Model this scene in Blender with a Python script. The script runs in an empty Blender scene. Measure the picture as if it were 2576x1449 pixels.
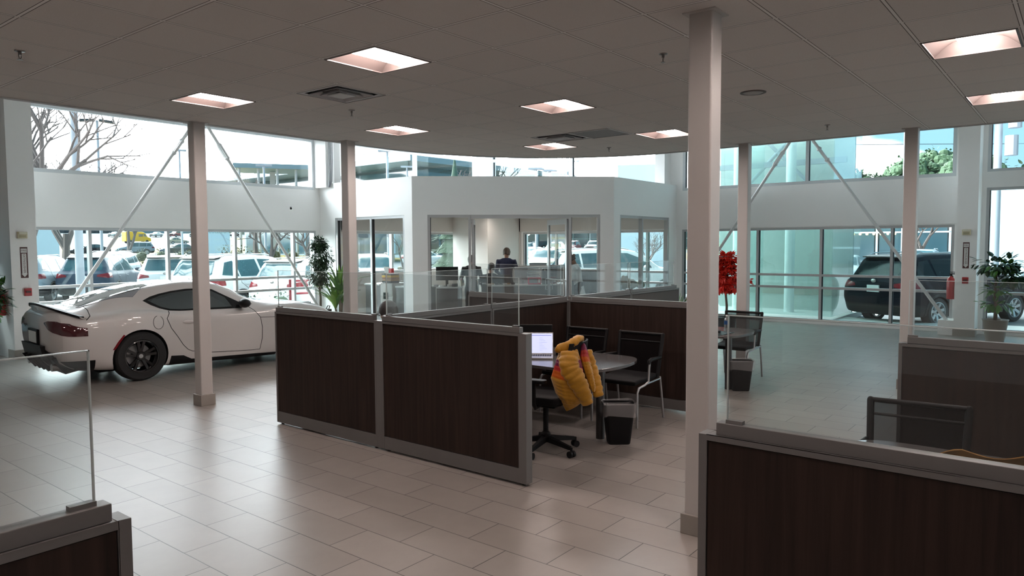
import bpy, bmesh, math, random
from mathutils import Vector, Matrix, Euler
from mathutils.geometry import tessellate_polygon
random.seed(7)
SC = bpy.context.scene
COL = SC.collection
R = math.radians

# ------------------------------------------------------------------ camera
FPX, PITCH, YAW, ROLL = 1819.3, R(3.3914), R(38.447), R(-0.2953)
HEYE = 1.87
_F = Vector((math.cos(YAW)*math.cos(PITCH), math.sin(YAW)*math.cos(PITCH), -math.sin(PITCH)))
_R0 = Vector((math.sin(YAW), -math.cos(YAW), 0))
_U0 = _R0.cross(_F)
_RR = _R0*math.cos(ROLL) + _U0*math.sin(ROLL)
_UU = -_R0*math.sin(ROLL) + _U0*math.cos(ROLL)
cd = bpy.data.cameras.new('camera'); cam = bpy.data.objects.new('camera', cd); COL.objects.link(cam)
cd.sensor_width = 36.0; cd.sensor_fit = 'HORIZONTAL'; cd.lens = FPX/2576*36; cd.clip_end = 2000
M = Matrix.Identity(4)
for i in range(3):
    M[i][0] = _RR[i]; M[i][1] = _UU[i]; M[i][2] = -_F[i]
M[2][3] = HEYE
cam.matrix_world = M
SC.camera = cam

# ------------------------------------------------------------------ look, sky, exposure
SC.view_settings.view_transform = 'Standard'; SC.view_settings.look = 'None'
SC.view_settings.gamma = 1.0; SC.view_settings.exposure = 2.52
SC.view_settings.use_curve_mapping = False
SC.cycles.use_denoising = True
SC.cycles.max_bounces = 14; SC.cycles.diffuse_bounces = 6; SC.cycles.glossy_bounces = 4
SC.cycles.transparent_max_bounces = 32; SC.cycles.transmission_bounces = 6
SC.cycles.sample_clamp_indirect = 6.0
SC.cycles.caustics_reflective = False; SC.cycles.caustics_refractive = False
SKY = 4.2
W = bpy.data.worlds.new('overcast_sky'); SC.world = W; W.use_nodes = True
nt = W.node_tree; nt.nodes.clear()
def WN(t): return nt.nodes.new(t)
tc = WN('ShaderNodeTexCoord'); sep = WN('ShaderNodeSeparateXYZ'); nt.links.new(tc.outputs['Generated'], sep.inputs[0])
nz = WN('ShaderNodeTexNoise'); nz.inputs['Scale'].default_value = 2.2; nz.inputs['Detail'].default_value = 5
mp = WN('ShaderNodeMapping'); mp.inputs['Scale'].default_value = (1, 1, 5); nt.links.new(tc.outputs['Generated'], mp.inputs[0]); nt.links.new(mp.outputs[0], nz.inputs[0])
# cloud cover thins towards the +X side of the sky
ad = WN('ShaderNodeMath'); ad.operation = 'MULTIPLY_ADD'; nt.links.new(sep.outputs[1], ad.inputs[0]); ad.inputs[1].default_value = 1.3
hn = WN('ShaderNodeMath'); hn.operation = 'MULTIPLY'; hn.inputs[1].default_value = 0.6; nt.links.new(nz.outputs[0], hn.inputs[0]); nt.links.new(hn.outputs[0], ad.inputs[2])
cr = WN('ShaderNodeValToRGB'); cr.color_ramp.elements[0].position = 0.56; cr.color_ramp.elements[0].color = (0.026, 0.044, 0.054, 1)
cr.color_ramp.elements[1].position = 0.88; cr.color_ramp.elements[1].color = (1.0, 0.93, 0.93, 1)
nt.links.new(ad.outputs[0], cr.inputs[0])
bg = WN('ShaderNodeBackground'); bg.inputs['Strength'].default_value = SKY
nt.links.new(cr.outputs[0], bg.inputs['Color'])
wo = WN('ShaderNodeOutputWorld'); nt.links.new(bg.outputs[0], wo.inputs['Surface'])

# ------------------------------------------------------------------ materials
MATS = {}
def mat(name, color, rough=0.6, metal=0.0, noise=0.0, nscale=8.0, bump=0.0, bscale=60.0, coat=0.0, emit=None, estr=0.0, spec=0.5, stretch=None, sheen=0.0):
    if name in MATS: return MATS[name]
    m = bpy.data.materials.new(name); m.use_nodes = True; MATS[name] = m
    n = m.node_tree; b = n.nodes['Principled BSDF']
    b.inputs['Base Color'].default_value = (*color, 1); b.inputs['Roughness'].default_value = rough
    b.inputs['Metallic'].default_value = metal; b.inputs['Coat Weight'].default_value = coat
    b.inputs['Coat Roughness'].default_value = 0.04; b.inputs['Specular IOR Level'].default_value = spec
    if sheen: b.inputs['Sheen Weight'].default_value = sheen
    if emit: b.inputs['Emission Color'].default_value = (*emit, 1); b.inputs['Emission Strength'].default_value = estr
    t = n.nodes.new('ShaderNodeTexCoord')
    src = t.outputs['Object']
    if stretch:
        mm = n.nodes.new('ShaderNodeMapping'); mm.inputs['Scale'].default_value = stretch; n.links.new(src, mm.inputs[0]); src = mm.outputs[0]
    if noise > 0:
        z = n.nodes.new('ShaderNodeTexNoise'); z.inputs['Scale'].default_value = nscale; z.inputs['Detail'].default_value = 6
        n.links.new(src, z.inputs[0])
        mx = n.nodes.new('ShaderNodeMix'); mx.data_type = 'RGBA'
        mx.inputs['A'].default_value = (*[max(0, c*(1-noise)) for c in color], 1)
        mx.inputs['B'].default_value = (*[min(1, c*(1+noise)) for c in color], 1)
        n.links.new(z.outputs[0], mx.inputs['Factor']); n.links.new(mx.outputs['Result'], b.inputs['Base Color'])
    if bump > 0:
        z2 = n.nodes.new('ShaderNodeTexNoise'); z2.inputs['Scale'].default_value = bscale; z2.inputs['Detail'].default_value = 3
        n.links.new(src, z2.inputs[0])
        bp = n.nodes.new('ShaderNodeBump'); bp.inputs['Strength'].default_value = bump; bp.inputs['Distance'].default_value = 0.01
        n.links.new(z2.outputs[0], bp.inputs['Height']); n.links.new(bp.outputs[0], b.inputs['Normal'])
    return m
def glass(name, tint, refl=0.08, rough=0.0, dirt=0.0):
    if name in MATS: return MATS[name]
    m = bpy.data.materials.new(name); m.use_nodes = True; MATS[name] = m
    n = m.node_tree; n.nodes.clear()
    o = n.nodes.new('ShaderNodeOutputMaterial'); tr = n.nodes.new('ShaderNodeBsdfTransparent'); tr.inputs[0].default_value = (*tint, 1)
    gl = n.nodes.new('ShaderNodeBsdfGlossy'); gl.inputs['Roughness'].default_value = rough; gl.inputs[0].default_value = (1, 1, 1, 1)
    lw = n.nodes.new('ShaderNodeLayerWeight'); lw.inputs['Blend'].default_value = 0.5
    pw = n.nodes.new('ShaderNodeMath'); pw.operation = 'POWER'; pw.inputs[1].default_value = 5.0; n.links.new(lw.outputs['Facing'], pw.inputs[0])
    mu = n.nodes.new('ShaderNodeMath'); mu.operation = 'MULTIPLY_ADD'; mu.inputs[1].default_value = 0.9; mu.inputs[2].default_value = refl; mu.use_clamp = True
    n.links.new(pw.outputs[0], mu.inputs[0])
    mx = n.nodes.new('ShaderNodeMixShader'); n.links.new(mu.outputs[0], mx.inputs[0]); n.links.new(tr.outputs[0], mx.inputs[1]); n.links.new(gl.outputs[0], mx.inputs[2])
    last = mx.outputs[0]
    if dirt > 0:   # a thin film of dust that scatters light
        df = n.nodes.new('ShaderNodeBsdfDiffuse'); df.inputs[0].default_value = (0.8, 0.85, 0.85, 1)
        m2 = n.nodes.new('ShaderNodeMixShader'); m2.inputs[0].default_value = dirt
        n.links.new(last, m2.inputs[1]); n.links.new(df.outputs[0], m2.inputs[2]); last = m2.outputs[0]
    n.links.new(last, o.inputs[0])
    return m

# ------------------------------------------------------------------ mesh helper
class MB:
    def __init__(s): s.v = []; s.f = []; s.mi = []; s.m = 0
    def add(s, vs, fs, T=None):
        k = len(s.v)
        for p in vs:
            p = Vector(p)
            s.v.append(T @ p if T else p)
        for f in fs: s.f.append([k+i for i in f]); s.mi.append(s.m)
        return s
    def box(s, x0, x1, y0, y1, z0, z1, T=None):
        vs = [(x, y, z) for z in (z0, z1) for y in (y0, y1) for x in (x0, x1)]
        return s.add(vs, [(0,2,3,1),(4,5,7,6),(0,1,5,4),(2,6,7,3),(0,4,6,2),(1,3,7,5)], T)
    def cbox(s, c, d, T=None, rz=0):
        M_ = Matrix.Translation(c) @ Matrix.Rotation(rz, 4, 'Z')
        if T: M_ = T @ M_
        return s.box(-d[0]/2, d[0]/2, -d[1]/2, d[1]/2, -d[2]/2, d[2]/2, M_)
    def rbox(s, x0, x1, y0, y1, z0, z1, r=0.01, seg=3, T=None):
        # box with rounded vertical edges
        pts = []
        for cx, cy, a0 in ((x1-r, y1-r, 0), (x0+r, y1-r, 90), (x0+r, y0+r, 180), (x1-r, y0+r, 270)):
            for i in range(seg+1):
                a = R(a0+90*i/seg); pts.append((cx+r*math.cos(a), cy+r*math.sin(a)))
        return s.prism(pts, z0, z1, 'Z', T)
    def prism(s, poly, a, b, axis='Z', T=None):
        ar = sum(poly[i][0]*poly[(i+1) % len(poly)][1]-poly[(i+1) % len(poly)][0]*poly[i][1] for i in range(len(poly)))
        flip = {'Z': 1, 'X': 1, 'Y': -1}[axis]
        if ar*flip < 0: poly = poly[::-1]
        if a > b: a, b = b, a
        def P(p, t): return {'Z': (p[0], p[1], t), 'Y': (p[0], t, p[1]), 'X': (t, p[0], p[1])}[axis]
        n = len(poly)
        vs = [P(p, a) for p in poly]+[P(p, b) for p in poly]
        fs = [tuple(range(n-1, -1, -1)), tuple(range(n, 2*n))]+[(i, (i+1) % n, n+(i+1) % n, n+i) for i in range(n)]
        return s.add(vs, fs, T)
    def tube(s, pts, r, seg=10, T=None, closed=False, caps=True):
        pts = [Vector(p) for p in pts]; n = len(pts); rr = r if isinstance(r, (list, tuple)) else [r]*n
        vs = []; prev = None
        for i, p in enumerate(pts):
            if closed: t = pts[(i+1) % n]-pts[i-1]
            else: t = (pts[min(i+1, n-1)]-pts[max(i-1, 0)])
            t = t.normalized() if t.length > 1e-9 else Vector((0, 0, 1))
            if prev is None: a = t.orthogonal().normalized()
            else:
                a = prev-t*prev.dot(t); a = a.normalized() if a.length > 1e-6 else t.orthogonal().normalized()
            prev = a; b = t.cross(a)
            for j in range(seg):
                q = 2*math.pi*j/seg; vs.append(p+(a*math.cos(q)+b*math.sin(q))*rr[i])
        fs = []
        for i in range(n if closed else n-1):
            for j in range(seg):
                i2 = (i+1) % n
                fs.append((i*seg+j, i*seg+(j+1) % seg, i2*seg+(j+1) % seg, i2*seg+j))
        if not closed and caps: fs += [tuple(range(seg-1, -1, -1)), tuple((n-1)*seg+j for j in range(seg))]
        return s.add(vs, fs, T)
    def cyl(s, p0, p1, r, r2=None, seg=16, T=None): return s.tube([p0, p1], [r, r if r2 is None else r2], seg, T)
    def lathe(s, prof, seg=24, T=None, close=False):
        n = len(prof); vs = []
        for j in range(seg):
            q = 2*math.pi*j/seg
            for (r, z) in prof: vs.append((r*math.cos(q), r*math.sin(q), z))
        fs = []
        for j in range(seg):
            k = (j+1) % seg
            for i in range(n if close else n-1):
                i2 = (i+1) % n
                fs.append((j*n+i, k*n+i, k*n+i2, j*n+i2))
        if not close:
            if prof[0][0] > 1e-6: fs.append(tuple(j*n for j in range(seg-1, -1, -1)))
            if prof[-1][0] > 1e-6: fs.append(tuple(j*n+n-1 for j in range(seg)))
        return s.add(vs, fs, T)
    def ball(s, c, r, seg=12, T=None):
        rx, ry, rz = (r, r, r) if not isinstance(r, (tuple, list)) else r
        prof = [(math.sin(math.pi*i/(seg//2)), -math.cos(math.pi*i/(seg//2))) for i in range(seg//2+1)]
        M_ = Matrix.Translation(c) @ Matrix.Diagonal((rx, ry, rz, 1))
        return s.lathe([(max(a, 0), b) for a, b in prof], seg, T @ M_ if T else M_)
    def mesh(s, name, mats, smooth=False, merge=True):
        me = bpy.data.meshes.new(name); me.from_pydata([tuple(v) for v in s.v], [], s.f)
        for i, p in enumerate(me.polygons): p.material_index = s.mi[i]
        for m in (mats if isinstance(mats, (list, tuple)) else [mats]): me.materials.append(m)
        bm = bmesh.new(); bm.from_mesh(me)
        if merge: bmesh.ops.remove_doubles(bm, verts=bm.verts, dist=1e-6)
        bmesh.ops.recalc_face_normals(bm, faces=bm.faces)
        bm.to_mesh(me); bm.free()
        if smooth: me.shade_smooth(); me.set_sharp_from_angle(angle=R(smooth if smooth is not True else 40))
        return me
    def build(s, name, mats, parent=None, smooth=False, bevel=0, merge=True, loc=None, rz=0):
        o = bpy.data.objects.new(name, s.mesh(name, mats, smooth, merge)); COL.objects.link(o)
        if parent: o.parent = parent
        if loc is not None: o.location = loc
        if rz: o.rotation_euler.z = rz
        if bevel:
            b = o.modifiers.new('bevel', 'BEVEL'); b.width = bevel; b.segments = 2; b.limit_method = 'ANGLE'; b.angle_limit = R(40)
        return o
def empty(name, loc=(0, 0, 0), rz=0):
    o = bpy.data.objects.new(name, None); COL.objects.link(o); o.location = loc; o.rotation_euler.z = rz; o.empty_display_size = 0.1
    return o
def tag(o, label=None, cat=None, group=None, kind=None):
    if label: o['label'] = label
    if cat: o['category'] = cat
    if group: o['group'] = group
    if kind: o['kind'] = kind
    return o
def thing(name, label, cat, loc=(0, 0, 0), rz=0, group=None): return tag(empty(name, loc, rz), label, cat, group)
def struct(o): o['kind'] = 'structure'; return o
def copy_tree(o, parent=None):
    c = o.copy(); COL.objects.link(c); c.parent = parent
    for ch in list(o.children): copy_tree(ch, c)
    return c
def place(proto, used, label, cat, loc, rz=0, group=None, scale=None):
    if proto.name in used: o = copy_tree(proto)
    else: o = proto; used.add(proto.name)
    o.location = loc; o.rotation_euler.z = rz
    if scale: o.scale = scale
    o['label'] = label; o['category'] = cat
    if group: o['group'] = group
    elif 'group' in o: del o['group']
    return o
USED = set()

def text(name, body, size, m, parent, loc, rot, extrude=0.001, align='CENTER', xs=1.0):
    c = bpy.data.curves.new(name, 'FONT'); c.body = body; c.size = size; c.extrude = extrude; c.align_x = align; c.align_y = 'CENTER'
    t = bpy.data.objects.new(name, c); COL.objects.link(t)
    bpy.context.view_layer.update()
    me = bpy.data.meshes.new_from_object(t.evaluated_get(bpy.context.evaluated_depsgraph_get()))
    bpy.data.objects.remove(t)
    me.materials.clear(); me.materials.append(m)
    o = bpy.data.objects.new(name, me); COL.objects.link(o)
    if parent: o.parent = parent
    o.location = loc; o.rotation_euler = rot; o.scale = (xs, 1, 1)
    return o
# ------------------------------------------------------------------ building materials
def floor_mat():
    m = bpy.data.materials.new('porcelain_tile'); m.use_nodes = True; n = m.node_tree; b = n.nodes['Principled BSDF']
    t = n.nodes.new('ShaderNodeTexCoord'); sp = n.nodes.new('ShaderNodeSeparateXYZ'); cb = n.nodes.new('ShaderNodeCombineXYZ')
    n.links.new(t.outputs['Object'], sp.inputs[0])
    def add(src, v):
        a = n.nodes.new('ShaderNodeMath'); a.operation = 'ADD'; n.links.new(src, a.inputs[0]); a.inputs[1].default_value = v; return a.outputs[0]
    n.links.new(add(sp.outputs[1], -4.8766+0.3066+0.6132*60), cb.inputs[0]); n.links.new(add(sp.outputs[0], -2.7461+0.308*80), cb.inputs[1])
    br = n.nodes.new('ShaderNodeTexBrick'); n.links.new(cb.outputs[0], br.inputs['Vector'])
    br.inputs['Scale'].default_value = 1; br.inputs['Brick Width'].default_value = 0.6132; br.inputs['Row Height'].default_value = 0.308
    br.inputs['Mortar Size'].default_value = 0.0032; br.inputs['Mortar Smooth'].default_value = 0.3; br.inputs['Bias'].default_value = 0
    br.offset = 0.5; br.offset_frequency = 2
    br.inputs['Color1'].default_value = (0.275, 0.248, 0.226, 1); br.inputs['Color2'].default_value = (0.315, 0.286, 0.262, 1); br.inputs['Mortar'].default_value = (0.045, 0.04, 0.038, 1)
    z = n.nodes.new('ShaderNodeTexNoise'); z.inputs['Scale'].default_value = 3.5; z.inputs['Detail'].default_value = 7; z.inputs['Roughness'].default_value = 0.65
    n.links.new(t.outputs['Object'], z.inputs[0])
    mr = n.nodes.new('ShaderNodeMapRange'); mr.inputs['To Min'].default_value = 0.86; mr.inputs['To Max'].default_value = 1.12; n.links.new(z.outputs[0], mr.inputs[0])
    mx = n.nodes.new('ShaderNodeMix'); mx.data_type = 'RGBA'; mx.blend_type = 'MULTIPLY'; mx.inputs['Factor'].default_value = 1
    n.links.new(br.outputs['Color'], mx.inputs['A']); n.links.new(mr.outputs[0], mx.inputs['B']); n.links.new(mx.outputs['Result'], b.inputs['Base Color'])
    b.inputs['Roughness'].default_value = 0.36; b.inputs['Specular IOR Level'].default_value = 0.55
    bp = n.nodes.new('ShaderNodeBump'); bp.inputs['Strength'].default_value = 0.5; bp.inputs['Distance'].default_value = 0.002; bp.invert = True
    n.links.new(br.outputs['Fac'], bp.inputs['Height']); n.links.new(bp.outputs[0], b.inputs['Normal'])
    return m
def ceiling_mat():
    m = bpy.data.materials.new('acoustic_ceiling'); m.use_nodes = True; n = m.node_tree; b = n.nodes['Principled BSDF']
    t = n.nodes.new('ShaderNodeTexCoord'); mp_ = n.nodes.new('ShaderNodeMapping'); n.links.new(t.outputs['Object'], mp_.inputs[0])
    mp_.inputs['Location'].default_value = (-3.5294+0.6096*60+0.011, -4.0528+0.6096*60+0.011, 0)
    br = n.nodes.new('ShaderNodeTexBrick'); n.links.new(mp_.outputs[0], br.inputs['Vector'])
    br.inputs['Scale'].default_value = 1; br.inputs['Brick Width'].default_value = 0.6096; br.inputs['Row Height'].default_value = 0.6096
    br.inputs['Mortar Size'].default_value = 0.010; br.inputs['Mortar Smooth'].default_value = 0.1; br.offset = 0.0
    br.inputs['Color1'].default_value = (0.66, 0.635, 0.615, 1); br.inputs['Color2'].default_value = (0.69, 0.665, 0.645, 1); br.inputs['Mortar'].default_value = (0.72, 0.71, 0.70, 1)
    z = n.nodes.new('ShaderNodeTexNoise'); z.inputs['Scale'].default_value = 140; z.inputs['Detail'].default_value = 3; n.links.new(t.outputs['Object'], z.inputs[0])
    mr = n.nodes.new('ShaderNodeMapRange'); mr.inputs['To Min'].default_value = 0.9; mr.inputs['To Max'].default_value = 1.08; n.links.new(z.outputs[0], mr.inputs[0])
    mx = n.nodes.new('ShaderNodeMix'); mx.data_type = 'RGBA'; mx.blend_type = 'MULTIPLY'; mx.inputs['Factor'].default_value = 1
    # exposed T-bars: a light flange, its side shadow painted as thin dark lines
    b2 = n.nodes.new('ShaderNodeTexBrick'); n.links.new(mp_.outputs[0], b2.inputs['Vector']); b2.inputs['Scale'].default_value = 1; b2.inputs['Brick Width'].default_value = 0.6096; b2.inputs['Row Height'].default_value = 0.6096
    b2.inputs['Mortar Size'].default_value = 0.0146; b2.inputs['Mortar Smooth'].default_value = 0.0; b2.offset = 0.0
    m2 = n.nodes.new('ShaderNodeMix'); m2.data_type = 'RGBA'; m2.inputs['B'].default_value = (0.17, 0.16, 0.155, 1); n.links.new(b2.outputs['Fac'], m2.inputs['Factor']); n.links.new(br.outputs['Color'], m2.inputs['A'])
    m3 = n.nodes.new('ShaderNodeMix'); m3.data_type = 'RGBA'; m3.inputs['B'].default_value = (0.82, 0.81, 0.80, 1); n.links.new(br.outputs['Fac'], m3.inputs['Factor']); n.links.new(m2.outputs['Result'], m3.inputs['A'])
    n.links.new(m3.outputs['Result'], mx.inputs['A']); n.links.new(mr.outputs[0], mx.inputs['B']); n.links.new(mx.outputs['Result'], b.inputs['Base Color'])
    b.inputs['Roughness'].default_value = 0.9; b.inputs['Specular IOR Level'].default_value = 0.2
    bp = n.nodes.new('ShaderNodeBump'); bp.inputs['Strength'].default_value = 0.8; bp.inputs['Distance'].default_value = 0.006
    n.links.new(br.outputs['Fac'], bp.inputs['Height']); n.links.new(bp.outputs[0], b.inputs['Normal'])
    return m
M_FLOOR = floor_mat(); M_CEIL = ceiling_mat()
M_WALL = mat('white_wall_paint', (0.92, 0.912, 0.905), 0.6, noise=0.012, nscale=3, bump=0.05, bscale=120)
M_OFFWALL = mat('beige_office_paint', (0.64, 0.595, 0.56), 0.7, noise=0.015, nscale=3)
M_COLUMN = mat('column_paint', (0.50, 0.475, 0.46), 0.42, noise=0.02, nscale=6, bump=0.04, bscale=30)
M_TRIM = mat('taupe_tile_trim', (0.30, 0.275, 0.25), 0.5, noise=0.08, nscale=10)
M_ALU = mat('anodised_aluminium', (0.50, 0.51, 0.52), 0.38, metal=0.55, noise=0.02)
M_ALUW = mat('white_window_frame', (0.62, 0.65, 0.67), 0.45, noise=0.02)
M_GASKET = mat('black_gasket', (0.02, 0.02, 0.025), 0.6)
M_GLASS = glass('tinted_window_glass', (0.82, 0.93, 0.935), 0.03)
M_GLASSUP = glass('clear_upper_glass', (0.86, 0.94, 0.96), 0.03)
M_OFFGLASS = glass('clear_office_glass', (0.95, 0.96, 0.96), 0.03)
M_SCREEN = glass('screen_glass', (0.93, 0.945, 0.945), 0.03, dirt=0.012)
M_EDGE = mat('glass_edge', (0.55, 0.62, 0.62), 0.2)
M_ROOF = mat('roof_panel', (0.5, 0.5, 0.5), 0.8)
M_CEILDARK = mat('upper_soffit_paint', (0.88, 0.88, 0.88), 0.8)

def frameT(p0, p1, z=0):
    d = Vector((p1[0]-p0[0], p1[1]-p0[1], 0)); L = d.length; d.normalize()
    n = Vector((-d.y, d.x, 0))
    return Matrix(((d.x, n.x, 0, p0[0]), (d.y, n.y, 0, p0[1]), (0, 0, 1, z), (0, 0, 0, 1))), L
def wall_open(name, p0, p1, z0, z1, t0, t1, openings, m, mm=None):
    T, L = frameT(p0, p1); mb = mm or MB()
    ss = sorted(set([0, L]+[o[0] for o in openings]+[o[1] for o in openings])); ss = [s for s in ss if 0 <= s <= L]
    for a, b in zip(ss, ss[1:]):
        if b-a < 1e-4: continue
        mid = (a+b)/2; cuts = sorted([(o[2], o[3]) for o in openings if o[0] < mid < o[1]])
        z = z0
        for c0, c1 in cuts:
            if c0 > z+1e-4: mb.box(a, b, t0, t1, z, c0, T)
            z = max(z, c1)
        if z < z1-1e-4: mb.box(a, b, t0, t1, z, z1, T)
    if mm: return None
    return struct(mb.build(name, m))
def window(name, p0, p1, z0, z1, vs, hs, mframe, mglass, w=0.055, d0=0.0, d1=0.11, ends=True, gasket=True):
    """frame mesh (top level, structure) with a glass child and a gasket child; vs along the run, hs heights"""
    T, L = frameT(p0, p1); mb = MB(); g = MB(); k = MB()
    V = ([0] if ends else [])+list(vs)+([L] if ends else []); H = [z0]+list(hs)+[z1]
    for s in V:
        a = min(max(s, w/2), L-w/2); mb.box(a-w/2, a+w/2, d0, d1, z0, z1, T)
        if gasket and a+w/2 < L-0.1: k.box(a+w/2, a+w/2+0.014, d0+0.03, d1-0.02, z0+w, z1-w, T)
    for z in H:
        a = min(max(z, z0+w/2), z1-w/2); mb.box(0, L, d0+0.004, d1-0.004, a-w/2, a+w/2, T)
    o = struct(mb.build(name, mframe))
    dm = (d0+d1)/2
    g.box(0.01, L-0.01, dm-0.004, dm+0.004, z0+0.01, z1-0.01, T); g.build('window_glass', mglass, o)
    if gasket: k.build('gasket', M_GASKET, o)
    return o

# ------------------------------------------------------------------ setting
ZC = 3.305; XB, YB = -6.6, -6.6     # the room also runs behind the camera
fl = MB(); fl.box(XB, 17.75, YB, 15.25, -0.12, 0.0); floor = struct(fl.build('floor', M_FLOOR))
# ceiling slab with a rounded outer corner and openings for fixtures
EX, EY, CX0, CY0 = 10.47, 8.15, 7.15, 5.0
outer = [(XB, YB), (EX, YB)]
for i in range(0, 25):
    a = R(90*i/24); outer.append((CX0+(EX-CX0)*math.cos(a), CY0+(EY-CY0)*math.sin(a)))
outer.append((XB, EY))
CELL = 0.6096
def cell(ix, iy): return (3.834+CELL*ix, 4.358+CELL*iy)
LIGHTS = [(0, 0), (0, 4), (4, 4), (4, 0), (8, 3), (8, 0), (4, -6), (8, -6), (0, -6), (-4, -4), (-4, -12), (4, -12), (-8, 0), (-8, 4), (-8, -8)]  # entries past the individually labelled ones are unseen, added for room light
VENTS = [(1, 2), (7, 2)]; GRILLES = [(7, 1)]
holes = []
for (ix, iy) in LIGHTS+VENTS:
    cx, cy = cell(ix, iy); h = CELL/2-0.014
    holes.append([(cx-h, cy-h), (cx-h, cy+h), (cx+h, cy+h), (cx+h, cy-h)])
loops = [[Vector((x, y, 0)) for x, y in outer]]+[[Vector((x, y, 0)) for x, y in h] for h in holes]
flat = [p for l in loops for p in l]
ce = MB(); ce.add([(p.x, p.y, ZC) for p in flat], [tuple(t) for t in tessellate_polygon(loops)])
n0 = len(outer)
top = 5.3
ce2 = MB()
for i in range(1, n0-1):
    a, b = outer[i], outer[i+1]
    ce2.add([(a[0], a[1], ZC), (b[0], b[1], ZC), (b[0], b[1], top), (a[0], a[1], top)], [(0, 1, 2, 3)])
ceiling = ce.build('ceiling', M_CEIL, merge=False)
for p in ceiling.data.polygons:
    pass
bm = bmesh.new(); bm.from_mesh(ceiling.data)
for f in bm.faces:
    if f.normal.z > 0: f.normal_flip()
bm.to_mesh(ceiling.data); bm.free(); struct(ceiling)
cp = MB(); cp.add([(p.x, p.y, ZC+0.45) for p in loops[0]], [tuple(range(n0))]); pl = cp.build('plenum_deck', M_ROOF, ceiling)
ce2.build('ceiling_fascia', M_CEILDARK, ceiling)
# thin metal edge angle along the curved rim
rim = [(x, y, ZC-0.006) for x, y in outer[1:]]; MB().tube(rim, 0.012, 6).build('edge_angle', M_ALUW, ceiling, smooth=True)
rf = MB(); rf.box(XB, 17.9, YB, 15.4, 5.3, 5.5); struct(rf.build('ceiling_upper', M_CEILDARK))

# back of the room, behind the camera
struct(MB().box(XB-0.2, XB, YB, 15.25, 0, 5.3).build('wall_back_left', M_WALL)); struct(MB().box(XB-0.2, 17.75, YB-0.2, YB, 0, 5.3).build('wall_back_right', M_WALL))

YL, XR = 15.0, 17.5
# left glazed wall, interior face at y = 15
PL0, PL1 = 4.25, 4.64
opL = []
def Lw(x): return x-XB
opL += [(Lw(2.3), Lw(4.22), 0.06, 2.25), (Lw(4.86), Lw(11.07), 0.06, 2.25), (Lw(4.86), Lw(11.07), 3.25, 4.50)]
opL += [(Lw(12.35), Lw(16.55), 1.14, 2.25), (Lw(11.92), Lw(17.22), 3.25, 5.15)]
wall_open('wall_left', (XB, YL), (17.75, YL), 0, 5.3, 0, 0.25, opL, M_WALL)
window('window_1', (4.86, YL), (11.07, YL), 0.06, 2.25, [x-4.86 for x in (5.87, 7.385, 8.91, 10.44)], [0.845, 1.135], M_ALU, M_GLASS)
window('window_2', (4.86, YL), (11.07, YL), 3.25, 4.50, [7.93-4.86], [], M_ALUW, M_GLASSUP, w=0.07)
window('window_3', (2.3, YL), (4.22, YL), 0.06, 2.25, [0.95], [0.845, 1.135], M_ALU, M_GLASS)
window('window_5', (12.35, YL), (16.55, YL), 1.14, 2.25, [13.60-12.35, 15.08-12.35], [], M_ALU, M_GLASS)
window('window_6', (11.92, YL), (17.22, YL), 3.25, 5.15, [14.54-11.92], [4.50], M_ALUW, M_GLASSUP, w=0.085)
# right glazed wall, interior face at x = 17.5 (run from +Y to -Y so that its outside is on the left hand)
def Rw(y): return 15.25-y
opR = [(Rw(8.24), Rw(2.16), 0.06, 2.25), (Rw(8.24), Rw(2.16), 3.25, 4.50), (Rw(1.62), Rw(-6.2), 0.06, 2.98), (Rw(1.62), Rw(-6.2), 3.30, 4.50),
       (Rw(13.45), Rw(8.72), 0.06, 2.25), (Rw(14.72), Rw(8.86), 3.25, 5.15)]
wall_open('wall_right', (XR, 15.25), (XR, YB), 0, 5.3, 0, 0.25, opR, M_WALL)
window('window_7', (XR, 8.24), (XR, 2.16), 0.06, 2.25, [8.24-y for y in (7.76, 6.27, 4.80, 3.33)], [0.845, 1.135], M_ALU, M_GLASS)
window('window_8', (XR, 8.24), (XR, 2.16), 3.25, 4.50, [8.24-5.14], [], M_ALUW, M_GLASSUP, w=0.07)
window('window_9', (XR, 1.62), (XR, -6.2), 0.06, 2.98, [1.62+1.4, 1.62+3.9], [0.845, 1.135], M_ALU, M_GLASS)
window('window_4', (XR, 1.62), (XR, -6.2), 3.30, 4.50, [3.4], [], M_ALUW, M_GLASSUP)
window('window_11', (XR, 13.45), (XR, 8.72), 0.06, 2.25, [13.45-12.25, 13.45-10.76, 13.45-9.26], [0.845, 1.135], M_ALU, M_GLASS)
window('window_12', (XR, 14.72), (XR, 8.86), 3.25, 5.15, [14.72-11.70], [4.50], M_ALUW, M_GLASSUP, w=0.085)
# shallow reveal lines: the band steps out slightly below the upper windows
st = MB(); st.box(4.64, 11.2, YL-0.03, YL, 2.27, 3.10); struct(st.build('trim_1', M_WALL))
st = MB(); st.box(XR-0.03, XR, 2.1, 8.4, 2.27, 3.10); struct(st.build('trim_2', M_WALL))

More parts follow.
